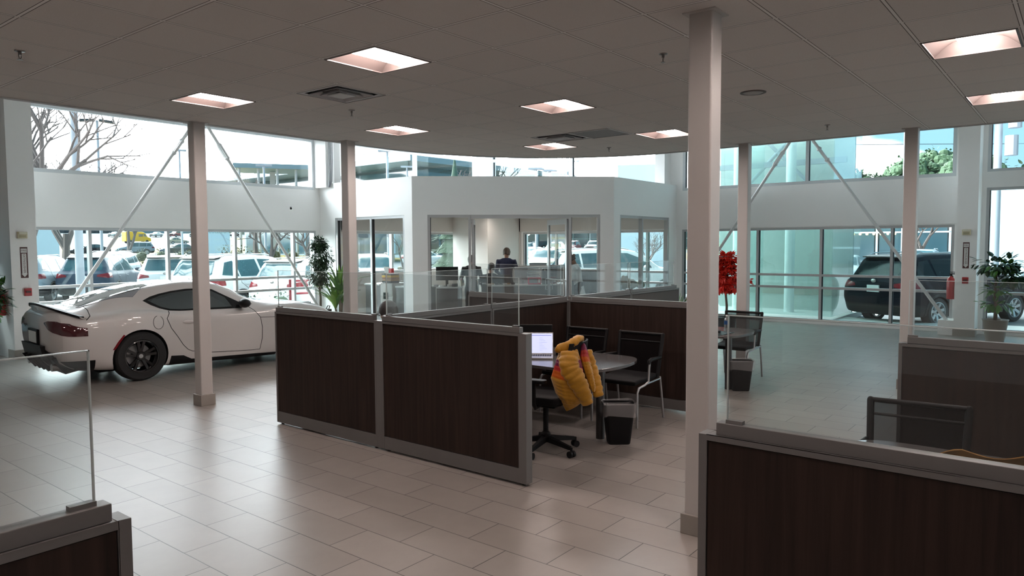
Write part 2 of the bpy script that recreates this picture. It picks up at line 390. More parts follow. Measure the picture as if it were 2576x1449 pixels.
# pillars standing proud of the glazed walls
p = struct(MB().box(PL0, PL1, 14.02, 15.0, 0, 5.3).build('wall_left_pillar', M_WALL)); MB().box(PL0-0.015, PL1+0.015, 14.0, 14.3, 0, 0.15).build('baseboard', M_TRIM, p)
p = struct(MB().box(16.93, 17.5, 1.70, 2.06, 0, 5.3).build('wall_right_pillar', M_WALL)); MB().box(16.91, 17.2, 1.685, 2.075, 0, 0.15).build('baseboard', M_TRIM, p)
p = struct(MB().box(11.07, 11.32, 14.55, 15.0, 3.3, 5.3).box(11.62, 11.9, 14.7, 15.0, 3.3, 5.3).build('wall_corner_pilaster_left', M_WALL))
p = struct(MB().box(17.15, 17.5, 8.58, 8.85, 3.3, 5.3).build('wall_corner_pilaster_right', M_WALL))
struct(MB().box(17.24, 17.5, 14.72, 15.0, 3.2, 5.3).build('wall_corner_post', M_WALL))

# office in the corner: left face x = 11.2, front face across the corner, right face y = 8.4
A_, B_ = (11.2, 11.7), (14.3, 8.4)
OZ = 3.40
wall_open('wall_office_left', (11.2, 15.0), (11.2, 11.7), 0, OZ, 0, 0.12, [(15-14.39, 15-11.95, 0.0, 2.55)], M_WALL)
wall_open('wall_office_front', A_, B_, 0, OZ, 0, 0.12, [(0.335, 4.215, 0.0, 2.55)], M_WALL)
wall_open('wall_office_right', B_, (17.5, 8.4), 0, OZ, 0, 0.12, [(0.28, 2.76, 0.0, 2.55)], M_WALL)
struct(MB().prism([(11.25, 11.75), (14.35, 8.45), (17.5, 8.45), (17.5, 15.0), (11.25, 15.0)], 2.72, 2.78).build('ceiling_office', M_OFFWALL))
struct(MB().prism([(11.25, 11.75), (14.35, 8.45), (17.5, 8.45), (17.5, 15.0), (11.25, 15.0)], OZ-0.06, OZ-0.01).build('ceiling_office_top', M_WALL))
window('window_13', (11.2, 14.39), (11.2, 11.95), 0.0, 2.55, [14.39-13.10], [], M_ALU, M_OFFGLASS, w=0.06, d0=0.01, d1=0.11)
window('window_14', B_, (17.5, 8.4), 0.0, 2.55, [], [], M_ALU, M_OFFGLASS, w=0.0, gasket=False) if False else None
window('window_14', (14.58, 8.4), (17.06, 8.4), 0.0, 2.55, [15.68-14.58], [], M_ALU, M_OFFGLASS, w=0.06, d0=0.01, d1=0.11)
T, L = frameT(A_, B_)
def onCH(s, t=0.0): v = T @ Vector((s, t, 0)); return (v.x, v.y)
window('window_15', onCH(0.335), onCH(1.30), 0.0, 2.55, [], [], M_ALU, M_OFFGLASS, w=0.06, d0=0.01, d1=0.11)
window('window_16', onCH(3.50), onCH(4.215), 0.0, 2.55, [], [], M_ALU, M_OFFGLASS, w=0.06, d0=0.01, d1=0.11)
struct(MB().box(1.28, 3.52, 0.01, 0.11, 2.47, 2.55, T).build('trim_3', M_ALU))
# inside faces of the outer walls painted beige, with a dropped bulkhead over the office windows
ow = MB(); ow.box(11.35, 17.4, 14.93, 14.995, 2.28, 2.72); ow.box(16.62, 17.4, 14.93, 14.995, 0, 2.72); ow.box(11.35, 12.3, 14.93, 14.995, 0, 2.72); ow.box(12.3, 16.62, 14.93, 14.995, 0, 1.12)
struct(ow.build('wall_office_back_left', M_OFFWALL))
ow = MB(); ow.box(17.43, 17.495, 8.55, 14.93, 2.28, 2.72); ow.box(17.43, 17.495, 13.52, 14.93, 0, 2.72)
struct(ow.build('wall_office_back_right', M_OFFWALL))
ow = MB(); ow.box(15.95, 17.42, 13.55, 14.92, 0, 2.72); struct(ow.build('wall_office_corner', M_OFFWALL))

# double glass doors, both swung inwards
def door(name, hinge_s, ang, sgn, T=T):
    d = empty(name, (*onCH(hinge_s, 0.06), 0), 0); d['kind'] = 'structure'
    base = math.atan2(B_[1]-A_[1], B_[0]-A_[0]); d.rotation_euler.z = base+ang
    w = 1.09; f = MB(); st_ = 0.085
    def X(a, b, y0, y1, z0, z1): f.box(min(sgn*a, sgn*b), max(sgn*a, sgn*b), y0, y1, z0, z1)
    X(0, st_, -0.022, 0.022, 0.01, 2.46); X(w-st_, w, -0.022, 0.022, 0.01, 2.46); X(st_, w-st_, -0.022, 0.022, 2.34, 2.46); X(st_, w-st_, -0.022, 0.022, 0.01, 0.24)
    f.build('door_frame', M_ALU, d)
    MB().box(min(sgn*st_, sgn*(w-st_)), max(sgn*st_, sgn*(w-st_)), -0.004, 0.004, 0.24, 2.34).build('door_glass', M_OFFGLASS, d)
    h = MB(); hx = sgn*(w-0.05)
    for sd in (-1, 1): h.tube([(hx, sd*0.02, 0.80), (hx, sd*0.085, 0.80), (hx, sd*0.085, 1.06), (hx, sd*0.02, 1.06)], 0.013, 8)
    h.build('door_handle', M_ALU, d, smooth=True)
    if sgn < 0: MB().tube([(sgn*0.06, -0.075, 1.06), (sgn*(w-0.06), -0.075, 1.06)], 0.014, 8).build('push_bar', M_ALU, d, smooth=True)
    c = MB().box(min(sgn*0.05, sgn*0.3), max(sgn*0.05, sgn*0.3), 0.022, 0.075, 2.38, 2.44); c.tube([(sgn*0.2, 0.06, 2.46), (sgn*0.38, 0.16, 2.47)], 0.008, 6); c.build('door_closer', M_ALU, d)
    return d
door('door_1', 1.335, R(86), 1); door('door_2', 3.475, R(-74), -1)

# skirting
struct(MB().box(11.18, 11.2, 11.7, 11.95, 0, 0.14).build('baseboard_office', M_TRIM))

# ------------------------------------------------------------------ columns
def column(x, y, w, d, label, h=ZC):
    o = MB().rbox(x, x+w, y, y+d, 0, h, 0.012, 3).build('column', M_COLUMN)
    MB().box(x-0.018, x+w+0.018, y-0.018, y+d+0.018, 0, 0.13).build('tile_base', M_TRIM, o, bevel=0.003)
    MB().box(x-0.03, x+w+0.03, y-0.03, y+d+0.03, h-0.008, h).build('ceiling_collar', M_COLUMN, o)
    return tag(o, label, 'column', 'painted steel columns in the showroom')
column(4.29, 1.835, 0.155, 0.155, 'broad pale column in the foreground right of the centre, beside the near panelled screen')
column(4.31, 8.08, 0.145, 0.145, 'square pale column standing in front of the white sports car')
column(6.40, 7.93, 0.14, 0.15, 'square pale column between the potted plants and the glass office')
column(10.27, 3.83, 0.14, 0.15, 'pale column behind the table with the water bottle, next to the red leaved tree')
column(10.27, 1.69, 0.14, 0.15, 'pale column at the far right, in front of the black car outside')
# ------------------------------------------------------------------ ceiling fixtures
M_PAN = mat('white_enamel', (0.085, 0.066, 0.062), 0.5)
M_LENS = mat('lit_diffuser', (0.9, 0.9, 0.9), 0.4, emit=(1.0, 0.84, 0.78), estr=11.0)
M_DARKSLOT = mat('dark_duct', (0.03, 0.03, 0.035), 0.7)
M_VENT = mat('vent_metal', (0.55, 0.55, 0.56), 0.5)
M_CHROME = mat('brushed_chrome', (0.28, 0.26, 0.25), 0.3, metal=1.0)
def make_troffer():
    h = CELL/2-0.016
    root = thing('ceiling_light', 'x', 'ceiling light', (0, 0, ZC))
    p = MB(); d = 0.11; n = 10
    # two curved reflector wings along Y with closed ends
    pts = [(-h, 0.0)]+[(-h+(h-0.10)*math.sin(R(90*i/n)), d*(1-math.cos(R(90*i/n)))*0.35+d*0.65*(i/n)) for i in range(n+1)]
    left = [(-h, 0.0)]+[(-h+(h-0.11)*(i/n), d*math.sin(R(90*i/n))) for i in range(1, n+1)]
    for sg in (-1, 1):
        vs = []; fs = []
        for i, (a, z) in enumerate(left):
            vs += [(-sg*a, -h, z), (-sg*a, h, z)]
        for i in range(len(left)-1): fs.append((2*i, 2*i+1, 2*i+3, 2*i+2))
        p.add(vs, fs)
    p.add([(-0.115, -h, d), (0.115, -h, d), (0.115, h, d), (-0.115, h, d)], [(0, 1, 2, 3)])
    for sy in (-h, h): p.add([(-h, sy, 0), (h, sy, 0), (h, sy*0.93, d), (-h, sy*0.93, d)], [(0, 1, 2, 3)])
    for e in ((-h, h, -h-0.002, -h+0.012), (-h, h, h-0.012, h+0.002), (-h-0.002, -h+0.012, -h, h), (h-0.012, h+0.002, -h, h)): p.box(*e, -0.004, 0.004)
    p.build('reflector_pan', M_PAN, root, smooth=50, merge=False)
    l = MB(); prof = [(-0.115, d-0.004)]+[(-0.115*math.cos(R(180*i/12)), d-0.012-0.088*math.sin(R(180*i/12))) for i in range(13)]+[(0.115, d-0.004)]
    l.prism(prof, -h*0.93, h*0.93, 'Y'); l.build('light_diffuser', M_LENS, root, smooth=50)
    for sy in (-1, 1): MB().tube([(x, sy*h*0.9, z) for x, z in prof], 0.004, 5).build('end_rib', M_VENT, root)
    return root
trof = make_troffer()   # the diffuser runs along X
ll = {(0, 0): 'recessed square ceiling light nearest the camera, left of centre', (0, 4): 'recessed square ceiling light at the far left, above the column by the sports car',
      (4, 4): 'recessed ceiling light above the column beside the glass office', (4, 0): 'recessed ceiling light in the middle, between the two ceiling vents',
      (8, 3): 'small recessed ceiling light nearest the glass office, just past a vent', (8, 0): 'recessed ceiling light just left of the near broad column',
      (4, -6): 'large recessed ceiling light in the upper right corner', (8, -6): 'recessed ceiling light at the right edge above the far windows'}
for c in LIGHTS:
    x, y = cell(*c)
    place(trof, USED, ll.get(c, 'unseen recessed square ceiling light behind the camera, added for room light'), 'ceiling light', (x, y, ZC), R(90), 'recessed square ceiling lights')
# square louvred supply vents
def make_vent():
    root = thing('ceiling_vent', 'x', 'ceiling vent', (0, 0, ZC)); h = CELL/2-0.012
    m = MB()
    for k, (o, i, z0, z1) in enumerate([(h, h-0.05, 0.0, 0.004), (h-0.075, h-0.12, -0.006, 0.03), (h-0.15, h-0.19, -0.014, 0.03)]):
        for T_ in [Matrix.Rotation(R(90*q), 4, 'Z') for q in range(4)]:
            m.add([(-o, -o, z0), (o, -o, z0), (i, -i, z1), (-i, -i, z1), (-o, -o, z0-0.004), (o, -o, z0-0.004)], [(0, 1, 2, 3), (0, 1, 5, 4)], T_)
    q = h-0.20; m.box(-q, q, -q, q, -0.018, -0.01); m.build('louvre', M_VENT, root, merge=False)
    MB().box(-h, h, -h, h, 0.06, 0.07).build('duct_opening', M_DARKSLOT, root)
    MB().box(-h, -h+0.004, -h, h, 0, 0.06).box(h-0.004, h, -h, h, 0, 0.06).box(-h, h, -h, -h+0.004, 0, 0.06).box(-h, h, h-0.004, h, 0, 0.06).build('duct_side', M_DARKSLOT, root)
    return root
vent = make_vent()
for c, l in zip(VENTS, ['square louvred ceiling vent left of centre, between two lights', 'square louvred ceiling vent beside the dark perforated return grille']):
    x, y = cell(*c); place(vent, USED, l, 'ceiling vent', (x, y, ZC), 0, 'square louvred ceiling vents')
g = thing('return_grille', 'grey perforated square return air grille flush in the ceiling', 'ceiling grille', (*cell(7, 1), ZC)); hh = CELL/2-0.01
gm = MB(); gm.box(-hh, hh, -hh, hh, -0.006, -0.002); gm.build('grille_face', mat('grey_perforated_metal', (0.22, 0.22, 0.225), 0.6, noise=0.3, nscale=300), g)
gm = MB()
for a, b, c_, d_ in ((-hh, hh, -hh-.006, -hh+.012), (-hh, hh, hh-.012, hh+.006), (-hh-.006, -hh+.012, -hh, hh), (hh-.012, hh+.006, -hh, hh)): gm.box(a, b, c_, d_, -0.009, -0.001)
gm.build('grille_frame', M_VENT, g)
x, y = cell(5, -3)
s = thing('ceiling_speaker', 'round flat ceiling speaker right of the near broad column', 'speaker', (x, y, ZC))
MB().lathe([(0.0, -0.008), (0.085, -0.008), (0.095, -0.004)], 32).build('speaker_grille', mat('speaker_mesh', (0.42, 0.42, 0.42), 0.7, noise=0.2, nscale=400), s, smooth=True)
MB().lathe([(0.095, -0.001), (0.095, -0.009), (0.118, -0.006), (0.12, 0.0)], 32).build('speaker_rim', M_PAN, s, smooth=True)
def make_sprinkler():
    r_ = thing('fire_sprinkler', 'x', 'sprinkler', (0, 0, ZC))
    MB().lathe([(0.0, 0), (0.036, 0), (0.033, -0.006), (0.018, -0.010), (0, -0.010)], 20).build('escutcheon', M_CHROME, r_, smooth=40)
    m = MB(); m.cyl((0, 0, 0), (0, 0, -0.03), 0.011); 
    for sg in (-1, 1): m.tube([(sg*0.009, 0, -0.025), (sg*0.017, 0, -0.04), (sg*0.004, 0, -0.06)], 0.003, 6)
    m.build('sprinkler_body', M_CHROME, r_, smooth=40)
    MB().lathe([(0, -0.062), (0.018, -0.062), (0.018, -0.065), (0, -0.065)], 12).build('deflector', M_CHROME, r_)
    return r_
spk = make_sprinkler()
for (x, y), l in zip([(1.98, 6.15), (5.02, 6.14), (5.06, 2.55), (9.36, 5.585), (9.32, 2.51)],
    ['pendant sprinkler head in the ceiling at the far left', 'pendant sprinkler head below the left louvred vent', 'large pendant sprinkler head just left of the near broad column',
     'small pendant sprinkler head near the rounded ceiling edge', 'pendant sprinkler head in the ceiling above the far right windows']):
    place(spk, USED, l, 'sprinkler', (x, y, ZC), R(40), 'pendant sprinkler heads')

# ------------------------------------------------------------------ brace rods with turnbuckles
M_ROD = mat('white_rod_paint', (0.66, 0.66, 0.66), 0.5)
def brace(p0, p1, label, tb=0.16):
    p0, p1 = Vector(p0), Vector(p1); d = p1-p0; L_ = d.length; d.normalize()
    o = MB().tube([p0, p1], 0.034, 12).build('brace_rod', M_ROD, smooth=True); tag(o, label, 'brace rod', 'diagonal brace rods')
    q = d.to_track_quat('Z', 'Y').to_matrix().to_4x4(); c = p0+d*L_*tb; T_ = Matrix.Translation(c) @ q
    m = MB(); m.box(-0.062, -0.040, -0.025, 0.025, -0.17, 0.17, T_); m.box(0.040, 0.062, -0.025, 0.025, -0.17, 0.17, T_)
    for s_ in (-1, 1): m.cyl((0, 0, s_*0.14), (0, 0, s_*0.20), 0.062, 0.038, 10, T_)
    m.build('turnbuckle', M_ROD, o, smooth=40)
    MB().cyl(p0-d*0.02, p0+d*0.12, 0.045, 0.045, 8).build('clevis', M_ROD, o)
    return o
brace((7.93, 14.6, 4.62), (4.86, 14.6, 0.14), 'white brace rod sloping down to the left behind the sports car')
brace((7.95, 14.6, 4.62), (10.98, 14.6, 0.14), 'white brace rod sloping down to the right towards the potted ficus')
brace((17.1, 5.16, 4.55), (17.1, 2.16, 0.22), 'white brace rod ending at the footing of the far right pillar')
brace((17.1, 5.18, 4.55), (17.1, 8.15, 0.14), 'white brace rod passing behind the column and red leaved tree')
MB().box(16.95, 17.45, 2.06, 2.34, 0, 0.30).build('brace_footing', M_WALL)
tag(bpy.data.objects['brace_footing'], 'white boxed footing at the foot of the far right pillar', 'footing')

# ------------------------------------------------------------------ things on the pillars
M_RED = mat('safety_red', (0.42, 0.02, 0.025), 0.35, coat=0.3)
M_SIGN = mat('sign_dark_red', (0.10, 0.035, 0.035), 0.5); M_SIGNW = mat('sign_white', (0.75, 0.74, 0.72), 0.5)
M_BEIGE = mat('beige_plastic', (0.62, 0.56, 0.40), 0.5); M_BLACK = mat('black_plastic', (0.008, 0.008, 0.009), 0.5, spec=0.22)
def pillar_kit(loc, rz, where, ext):
    """placed on a face whose outward normal is local -Y"""
    x, y = loc
    s = thing('exit_sign', 'narrow upright fire extinguisher arrow sign on the %s' % where, 'sign', (x, y, 1.62), rz); s.name = 'safety_sign'
    MB().box(-0.055, 0.055, -0.004, 0, -0.26, 0.26).build('sign_board', M_SIGN, s)
    a = MB(); a.prism([(-0.034, 0.15), (-0.034, -0.19), (-0.046, -0.19), (0, -0.245), (0.046, -0.19), (0.034, -0.19), (0.034, 0.15)], -0.006, -0.0042, 'Y'); a.prism([(-0.044, 0.235), (-0.044, 0.165), (0.044, 0.165), (0.044, 0.235)], -0.006, -0.0042, 'Y')
    a.build('sign_arrow', M_SIGNW, s)
    text('sign_lettering', 'FIRE', 0.042, M_SIGN, s, (0, -0.0065, 0.2), (R(90), 0, 0))
    text('sign_lettering', 'EXTINGUISHER', 0.046, M_SIGN, s, (0, -0.0065, -0.02), (R(90), R(90), 0))
    a = thing('alarm_strobe', 'beige wall alarm box high on the %s' % where, 'alarm', (x-0.02, y, 2.08), rz)
    MB().rbox(-0.075, 0.075, -0.05, 0, -0.055, 0.055, 0.012).build('alarm_box', M_BEIGE, a, bevel=0.006)
    MB().rbox(-0.06, 0.06, -0.07, -0.05, 0.02, 0.05, 0.008).build('strobe_lens', mat('strobe_lens', (0.8, 0.78, 0.65), 0.2), a)
    MB().box(-0.05, 0.05, -0.053, -0.05, -0.04, 0.0).build('sounder_grille', mat('dark_beige', (0.45, 0.40, 0.26), 0.6), a)
    a = thing('pull_station', 'small red fire alarm pull station on the %s' % where, 'fire alarm', (x+0.03, y, 1.12), rz)
    MB().rbox(-0.055, 0.055, -0.045, 0, -0.065, 0.065, 0.008).build('station_box', M_RED, a, bevel=0.005)
    MB().box(-0.035, 0.035, -0.06, -0.045, -0.01, 0.02).build('pull_handle', mat('pull_handle_dark', (0.08, 0.02, 0.02), 0.4), a)
    ex, ey, ez, er = ext
    a = thing('fire_extinguisher', 'red fire extinguisher hanging on the side of the %s' % where, 'fire extinguisher', (ex, ey, ez), er)
    MB().lathe([(0, 0), (0.07, 0.005), (0.075, 0.02), (0.075, 0.38), (0.06, 0.43), (0.025, 0.46), (0.02, 0.48), (0, 0.48)], 20).build('tank', M_RED, a, smooth=40)
    MB().box(-0.05, 0.05, -0.077, -0.070, 0.12, 0.27).build('instruction_label', M_BEIGE, a)
    m = MB(); m.cyl((0, 0, 0.47), (0, 0, 0.51), 0.022); m.box(-0.012, 0.012, -0.10, 0.03, 0.51, 0.53); m.box(-0.012, 0.012, -0.09, 0.02, 0.545, 0.56); m.build('valve', M_BLACK, a)
    MB().tube([(0.02, 0, 0.49), (0.07, -0.02, 0.47), (0.095, -0.03, 0.38), (0.095, -0.03, 0.15)], 0.011, 8).build('hose', M_BLACK, a, smooth=True)
pillar_kit((4.44, 14.02), 0, 'left pillar', (4.17, 14.35, 0.72, R(-90)))
pillar_kit((16.93, 1.88), R(-90), 'right pillar', (17.12, 2.15, 0.72, R(0)))
c = thing('security_camera', 'small white security camera on the wall beside the left upper window', 'camera', (11.7, 14.68, 3.52), R(-30))
MB().tube([(0, 0, 0), (0, -0.1, 0.0), (0.02, -0.16, -0.03)], 0.014, 8).build('camera_bracket', M_WALL, c, smooth=True)
MB().cyl((0.06, -0.26, -0.04), (-0.08, -0.10, 0.05), 0.045, 0.045, 14).build('camera_housing', M_WALL, c, smooth=40)
c = MB()
for i in range(4): c.tube([(11.13+i*0.035, 14.5, 5.2), (11.13+i*0.035, 14.5, 3.9), (11.12+i*0.03, 14.5, 3.45), (11.10+i*0.012, 14.5, 3.30)], 0.011, 6)
tag(c.build('cable_bundle', mat('grey_cable', (0.30, 0.31, 0.33), 0.5), smooth=True), 'bundle of grey cables hanging down beside the left upper window', 'cables')
tag(MB().lathe([(0, 0), (0.03, 0), (0.02, -0.05), (0, -0.06)], 12, Matrix.Translation((10.35, 14.97, 2.78)) @ Matrix.Rotation(R(90), 4, 'X')).build('wall_sensor', M_WALL), 'tiny white sensor on the white band above the left windows', 'sensor')
# ------------------------------------------------------------------ panel screens
def wood_mat():
    m = bpy.data.materials.new('dark_wenge_laminate'); m.use_nodes = True; n = m.node_tree; b = n.nodes['Principled BSDF']; MATS['wenge'] = m
    t = n.nodes.new('ShaderNodeTexCoord'); mp_ = n.nodes.new('ShaderNodeMapping'); mp_.inputs['Scale'].default_value = (14, 14, 0.55); n.links.new(t.outputs['Object'], mp_.inputs[0])
    z = n.nodes.new('ShaderNodeTexNoise'); z.inputs['Scale'].default_value = 1.6; z.inputs['Detail'].default_value = 8; z.inputs['Roughness'].default_value = 0.62; z.inputs['Distortion'].default_value = 0.6; n.links.new(mp_.outputs[0], z.inputs[0])
    c = n.nodes.new('ShaderNodeValToRGB'); e = c.color_ramp.elements; e[0].position = 0.32; e[0].color = (0.017, 0.0115, 0.0095, 1); e[1].position = 0.72; e[1].color = (0.045, 0.0275, 0.022, 1)
    n.links.new(z.outputs[0], c.inputs[0]); n.links.new(c.outputs[0], b.inputs['Base Color']); b.inputs['Roughness'].default_value = 0.5; b.inputs['Specular IOR Level'].default_value = 0.2
    return m
M_WENGE = wood_mat()
M_FRAME = mat('satin_grey_frame', (0.17, 0.163, 0.16), 0.42, metal=0.25, noise=0.03)
M_GREYSHEEN = mat('daylight_grey_laminate', (0.10, 0.095, 0.09), 0.8, noise=0.1, nscale=200)  # same laminate, its daylight reflection put into a greyer base colour
PH, PT, CAPZ, GZ = 1.19, 0.075, 1.235, 1.62
def screen(p0, p1, label, glass_s=None, end0=0.0, end1=0.0, kick=0.135, cap=(0.0, 0.0), wood=None):
    """upright panel from p0 to p1 (plan), thickness PT centred on the line"""
    T_, L_ = frameT(p0, p1); h = PT/2
    wood = wood or M_WENGE
    r_ = empty('partition_screen', (p0[0], p0[1], 0), math.atan2(p1[1]-p0[1], p1[0]-p0[0]))
    f = MB(); e = 0.022
    f.box(0, e+end0, -h, h, 0.02, PH); f.box(L_-e-end1, L_, -h, h, 0.02, PH); f.box(e+end0, L_-e-end1, -h, h, PH-e, PH)
    f.build('panel_frame', M_FRAME, r_, bevel=0.0015)
    MB().box(e+end0+0.003, L_-e-end1-0.003, -h+0.006, h-0.006, kick+0.004, PH-e-0.003).build('laminate_panel', wood, r_)
    MB().box(e+end0, L_-e-end1, -h+0.002, h-0.002, 0.02, kick).build('kick_plate', M_FRAME, r_)
    for s in (0.05, L_-0.05): MB().cyl((s, 0, 0), (s, 0, 0.022), 0.016).build('levelling_foot', M_BLACK, r_)
    c0, c1 = cap
    MB().box(c0, L_-c1, -0.024, 0.024, PH, CAPZ).build('cap_rail', M_FRAME, r_, bevel=0.002)
    if glass_s is not None:
        g0, g1 = glass_s
        MB().box(g0, g1, -0.005, 0.005, CAPZ-0.01, GZ).build('glass_screen', M_SCREEN, r_)
        MB().box(g0, g0+0.003, -0.0052, 0.0052, CAPZ, GZ).box(g1-0.003, g1, -0.0052, 0.0052, CAPZ, GZ).box(g0, g1, -0.0052, 0.0052, GZ-0.003, GZ).build('glass_edge', M_EDGE, r_)
        for s in (g0, g1-0.06): MB().box(s, s+0.06, -0.012, 0.012, CAPZ-0.002, CAPZ+0.012).build('glass_clip', M_FRAME, r_)
    return tag(r_, label, 'office partition', 'laminate partition screens with grey frames')
PX1, PX2, PX3 = 4.40, 7.43, 10.47
# first block
screen((PX1, 6.64), (PX1, 5.055), 'dark wood laminate partition screen nearest the sports car, left half of the long near run', (0.02, 1.56), cap=(0, 0.05))
screen((PX1, 4.985), (PX1, 3.33), 'dark laminate partition screen in the middle foreground, right half of the long near run', (0.04, 1.56), end1=0.055, cap=(0, 0.075))
tag(MB().box(PX1-0.0375, PX1+0.0375, 4.985, 5.055, 0.02, PH).build('partition_post', M_FRAME, bevel=0.002), 'grey metal joint post between the two long near partition screens', 'partition post')
screen((PX1+0.04, 5.02), (PX1+1.53, 5.02), 'dark partition screen behind the laptop, joining the near run at its left end', (0.03, 1.46), end0=0.0)
screen((PX1+1.54, 5.02), (PX2-0.04, 5.02), 'dark partition screen behind the yellow jacket, meeting the far corner post', (0.03, 1.40))
screen((PX2, 4.98), (PX2, 3.35), 'dark partition screen behind the guest chairs, ending at the near broad column', None, cap=(0.04, 0))
screen((PX2, 6.64), (PX2, 5.06), 'dark partition screen running from the corner post towards the glass office', (0.02, 1.52), cap=(0, 0.04))
tag(MB().box(PX2-0.0375, PX2+0.0375, 4.985, 5.055, 0.02, PH).build('partition_post', M_FRAME, bevel=0.002), 'grey metal corner post where four dark partitions meet behind the guest chairs', 'partition post')
screen((PX2+0.04, 5.02), (PX2+1.53, 5.02), 'far greyish partition screen right of the corner post', (0.04, 1.47), wood=M_GREYSHEEN)
screen((PX2+1.54, 5.02), (PX3+0.02, 5.02), 'farthest greyish partition screen, ending left of the near broad column', (0.02, 1.40), wood=M_GREYSHEEN, cap=(0, 0.06))
# right block
QX1, QX2 = 2.47, 5.52
screen((QX1, 1.075), (QX1, -0.55), 'large dark partition screen filling the bottom right corner', (0.09, 1.60), end0=0.008, cap=(0.06, 0))
screen((QX1, -0.56), (QX1, -2.2), 'dark partition screen continuing the bottom right run beyond the picture', None)
screen((QX2, 0.985), (QX2, -0.60), 'dark partition screen behind the mesh guest chair at the right edge', (0.05, 1.56), cap=(0.05, 0))
screen((QX2, -0.61), (QX2, -2.2), 'dark partition screen continuing past the right edge', None)
# left foreground
screen((0.80, 1.90), (-0.85, 1.90), 'dark partition screen cut off by the bottom left corner', (0.07, 1.60), end0=0.01, cap=(0.04, 0))
# ------------------------------------------------------------------ vehicles
def pchip(xs, ys):
    n = len(xs); h = [xs[i+1]-xs[i] for i in range(n-1)]; d = [(ys[i+1]-ys[i])/h[i] for i in range(n-1)]; m = [0]*n
    m[0], m[-1] = d[0], d[-1]
    for i in range(1, n-1):
        if d[i-1]*d[i] <= 0: m[i] = 0
        else:
            w1, w2 = 2*h[i]+h[i-1], h[i]+2*h[i-1]; m[i] = (w1+w2)/(w1/d[i-1]+w2/d[i])
    def f(x):
        if x <= xs[0]: return ys[0]
        if x >= xs[-1]: return ys[-1]
        k = max(i for i in range(n-1) if xs[i] <= x); t = (x-xs[k])/h[k]
        return ys[k]*(2*t**3-3*t**2+1)+m[k]*h[k]*(t**3-2*t**2+t)+ys[k+1]*(-2*t**3+3*t**2)+m[k+1]*h[k]*(t**3-t**2)
    return f
def loft_body(rows, nx=60, sub=4, sharp=()):
    """rows: x, zb, wb, ws, zs, wm, zm, wsh, zsh, wg, zg, wr, zr, zc"""
    xs = [r[0] for r in rows]; F = [pchip(xs, [r[i] for r in rows]) for i in range(1, 14)]
    st = sorted(set([round(xs[0]+(xs[-1]-xs[0])*i/nx, 4) for i in range(nx+1)]+xs))
    def ring(x):
        zb, wb, ws, zs, wm, zm, wsh, zsh, wg, zg, wr, zr, zc = [f(x) for f in F]
        cp_ = [(0, zb), (wb, zb), (ws, zs), (wm, zm), (wsh, zsh), (wg, zg), (wr, zr), (wr*0.55, zr+(zc-zr)*0.78), (0, zc)]
        out = []
        for i in range(len(cp_)-1):
            p1, p2 = cp_[i], cp_[i+1]
            p0 = cp_[i-1] if i > 0 else (-cp_[1][0], cp_[1][1]); p3 = cp_[i+2] if i+2 < len(cp_) else (-cp_[-2][0], cp_[-2][1])
            for k in range(sub):
                t = k/sub
                def cr(a, b, c, d):
                    m1, m2 = (c-a)*0.42, (d-b)*0.42
                    return b*(2*t**3-3*t*t+1)+m1*(t**3-2*t*t+t)+c*(-2*t**3+3*t*t)+m2*(t**3-t*t)
                if i == 0 or i == 5: out.append((p1[0]+(p2[0]-p1[0])*t, p1[1]+(p2[1]-p1[1])*t+(0.012*math.sin(math.pi*t) if i == 5 else 0)))
                else: out.append((cr(p0[0], p1[0], p2[0], p3[0]), cr(p0[1], p1[1], p2[1], p3[1])))
        out.append(cp_[-1]); return out
    vs = []; fs = []; rings = [(x, ring(x)) for x in st]
    def shrink(rg, k):
        cz = sum(p[1] for p in rg)/len(rg); return [(p[0]*k, cz+(p[1]-cz)*k) for p in rg]
    rings = [(st[0]-0.05, shrink(rings[0][1], 0.86)), (st[0]-0.025, shrink(rings[0][1], 0.955))]+rings+[(st[-1]+0.025, shrink(rings[-1][1], 0.955)), (st[-1]+0.05, shrink(rings[-1][1], 0.86))]
    nr = len(rings[0][1]); N = 2*(nr-1)
    for x, rg in rings:
        full = [(x, -y, z) for y, z in rg]+[(x, y, z) for y, z in rg[-2:0:-1]]
        vs += full
    for i in range(len(rings)-1):
        for j in range(N):
            k = (j+1) % N; fs.append((i*N+j, i*N+k, (i+1)*N+k, (i+1)*N+j))
    m = MB(); m.add(vs, fs)
    for base, fl_ in ((0, False), ((len(rings)-1)*N, True)):   # caps as quad strips between mirrored points
        for j in range(N//2):
            a, b = base+j, base+j+1; c, d = base+(N-j-1) % N, base+(N-j) % N
            f = [a, b, c, d]; q = []
            for v in f:
                if v not in q: q.append(v)
            if len(q) > 2: m.f.append(q if fl_ else q[::-1]); m.mi.append(0)
    return m
def _tmp(me, name='tmp'): o = bpy.data.objects.new(name, me); COL.objects.link(o); return o
def boolean(me, cutter, op):
    a = _tmp(me.copy()); b = _tmp(cutter)
    res = None
    for solver in ('MANIFOLD', 'EXACT'):
        try:
            a.modifiers.clear(); md = a.modifiers.new('b', 'BOOLEAN'); md.operation = op; md.object = b; md.solver = solver
            if solver == 'EXACT': md.material_mode = 'TRANSFER'
            bpy.context.view_layer.update()
            res = bpy.data.meshes.new_from_object(a.evaluated_get(bpy.context.evaluated_depsgraph_get()))
            if len(res.polygons) > 0 and (op != 'DIFFERENCE' or len(res.polygons) != len(me.polygons)): break
        except Exception: pass
    bpy.data.objects.remove(a); bpy.data.objects.remove(b)
    return res
def offset_mesh(me, d):
    m2 = me.copy(); bm = bmesh.new(); bm.from_mesh(m2); bm.normal_update()
    no = [v.normal.copy() for v in bm.verts]
    for v, n in zip(bm.verts, no): v.co += n*d
    bm.to_mesh(m2); bm.free(); return m2
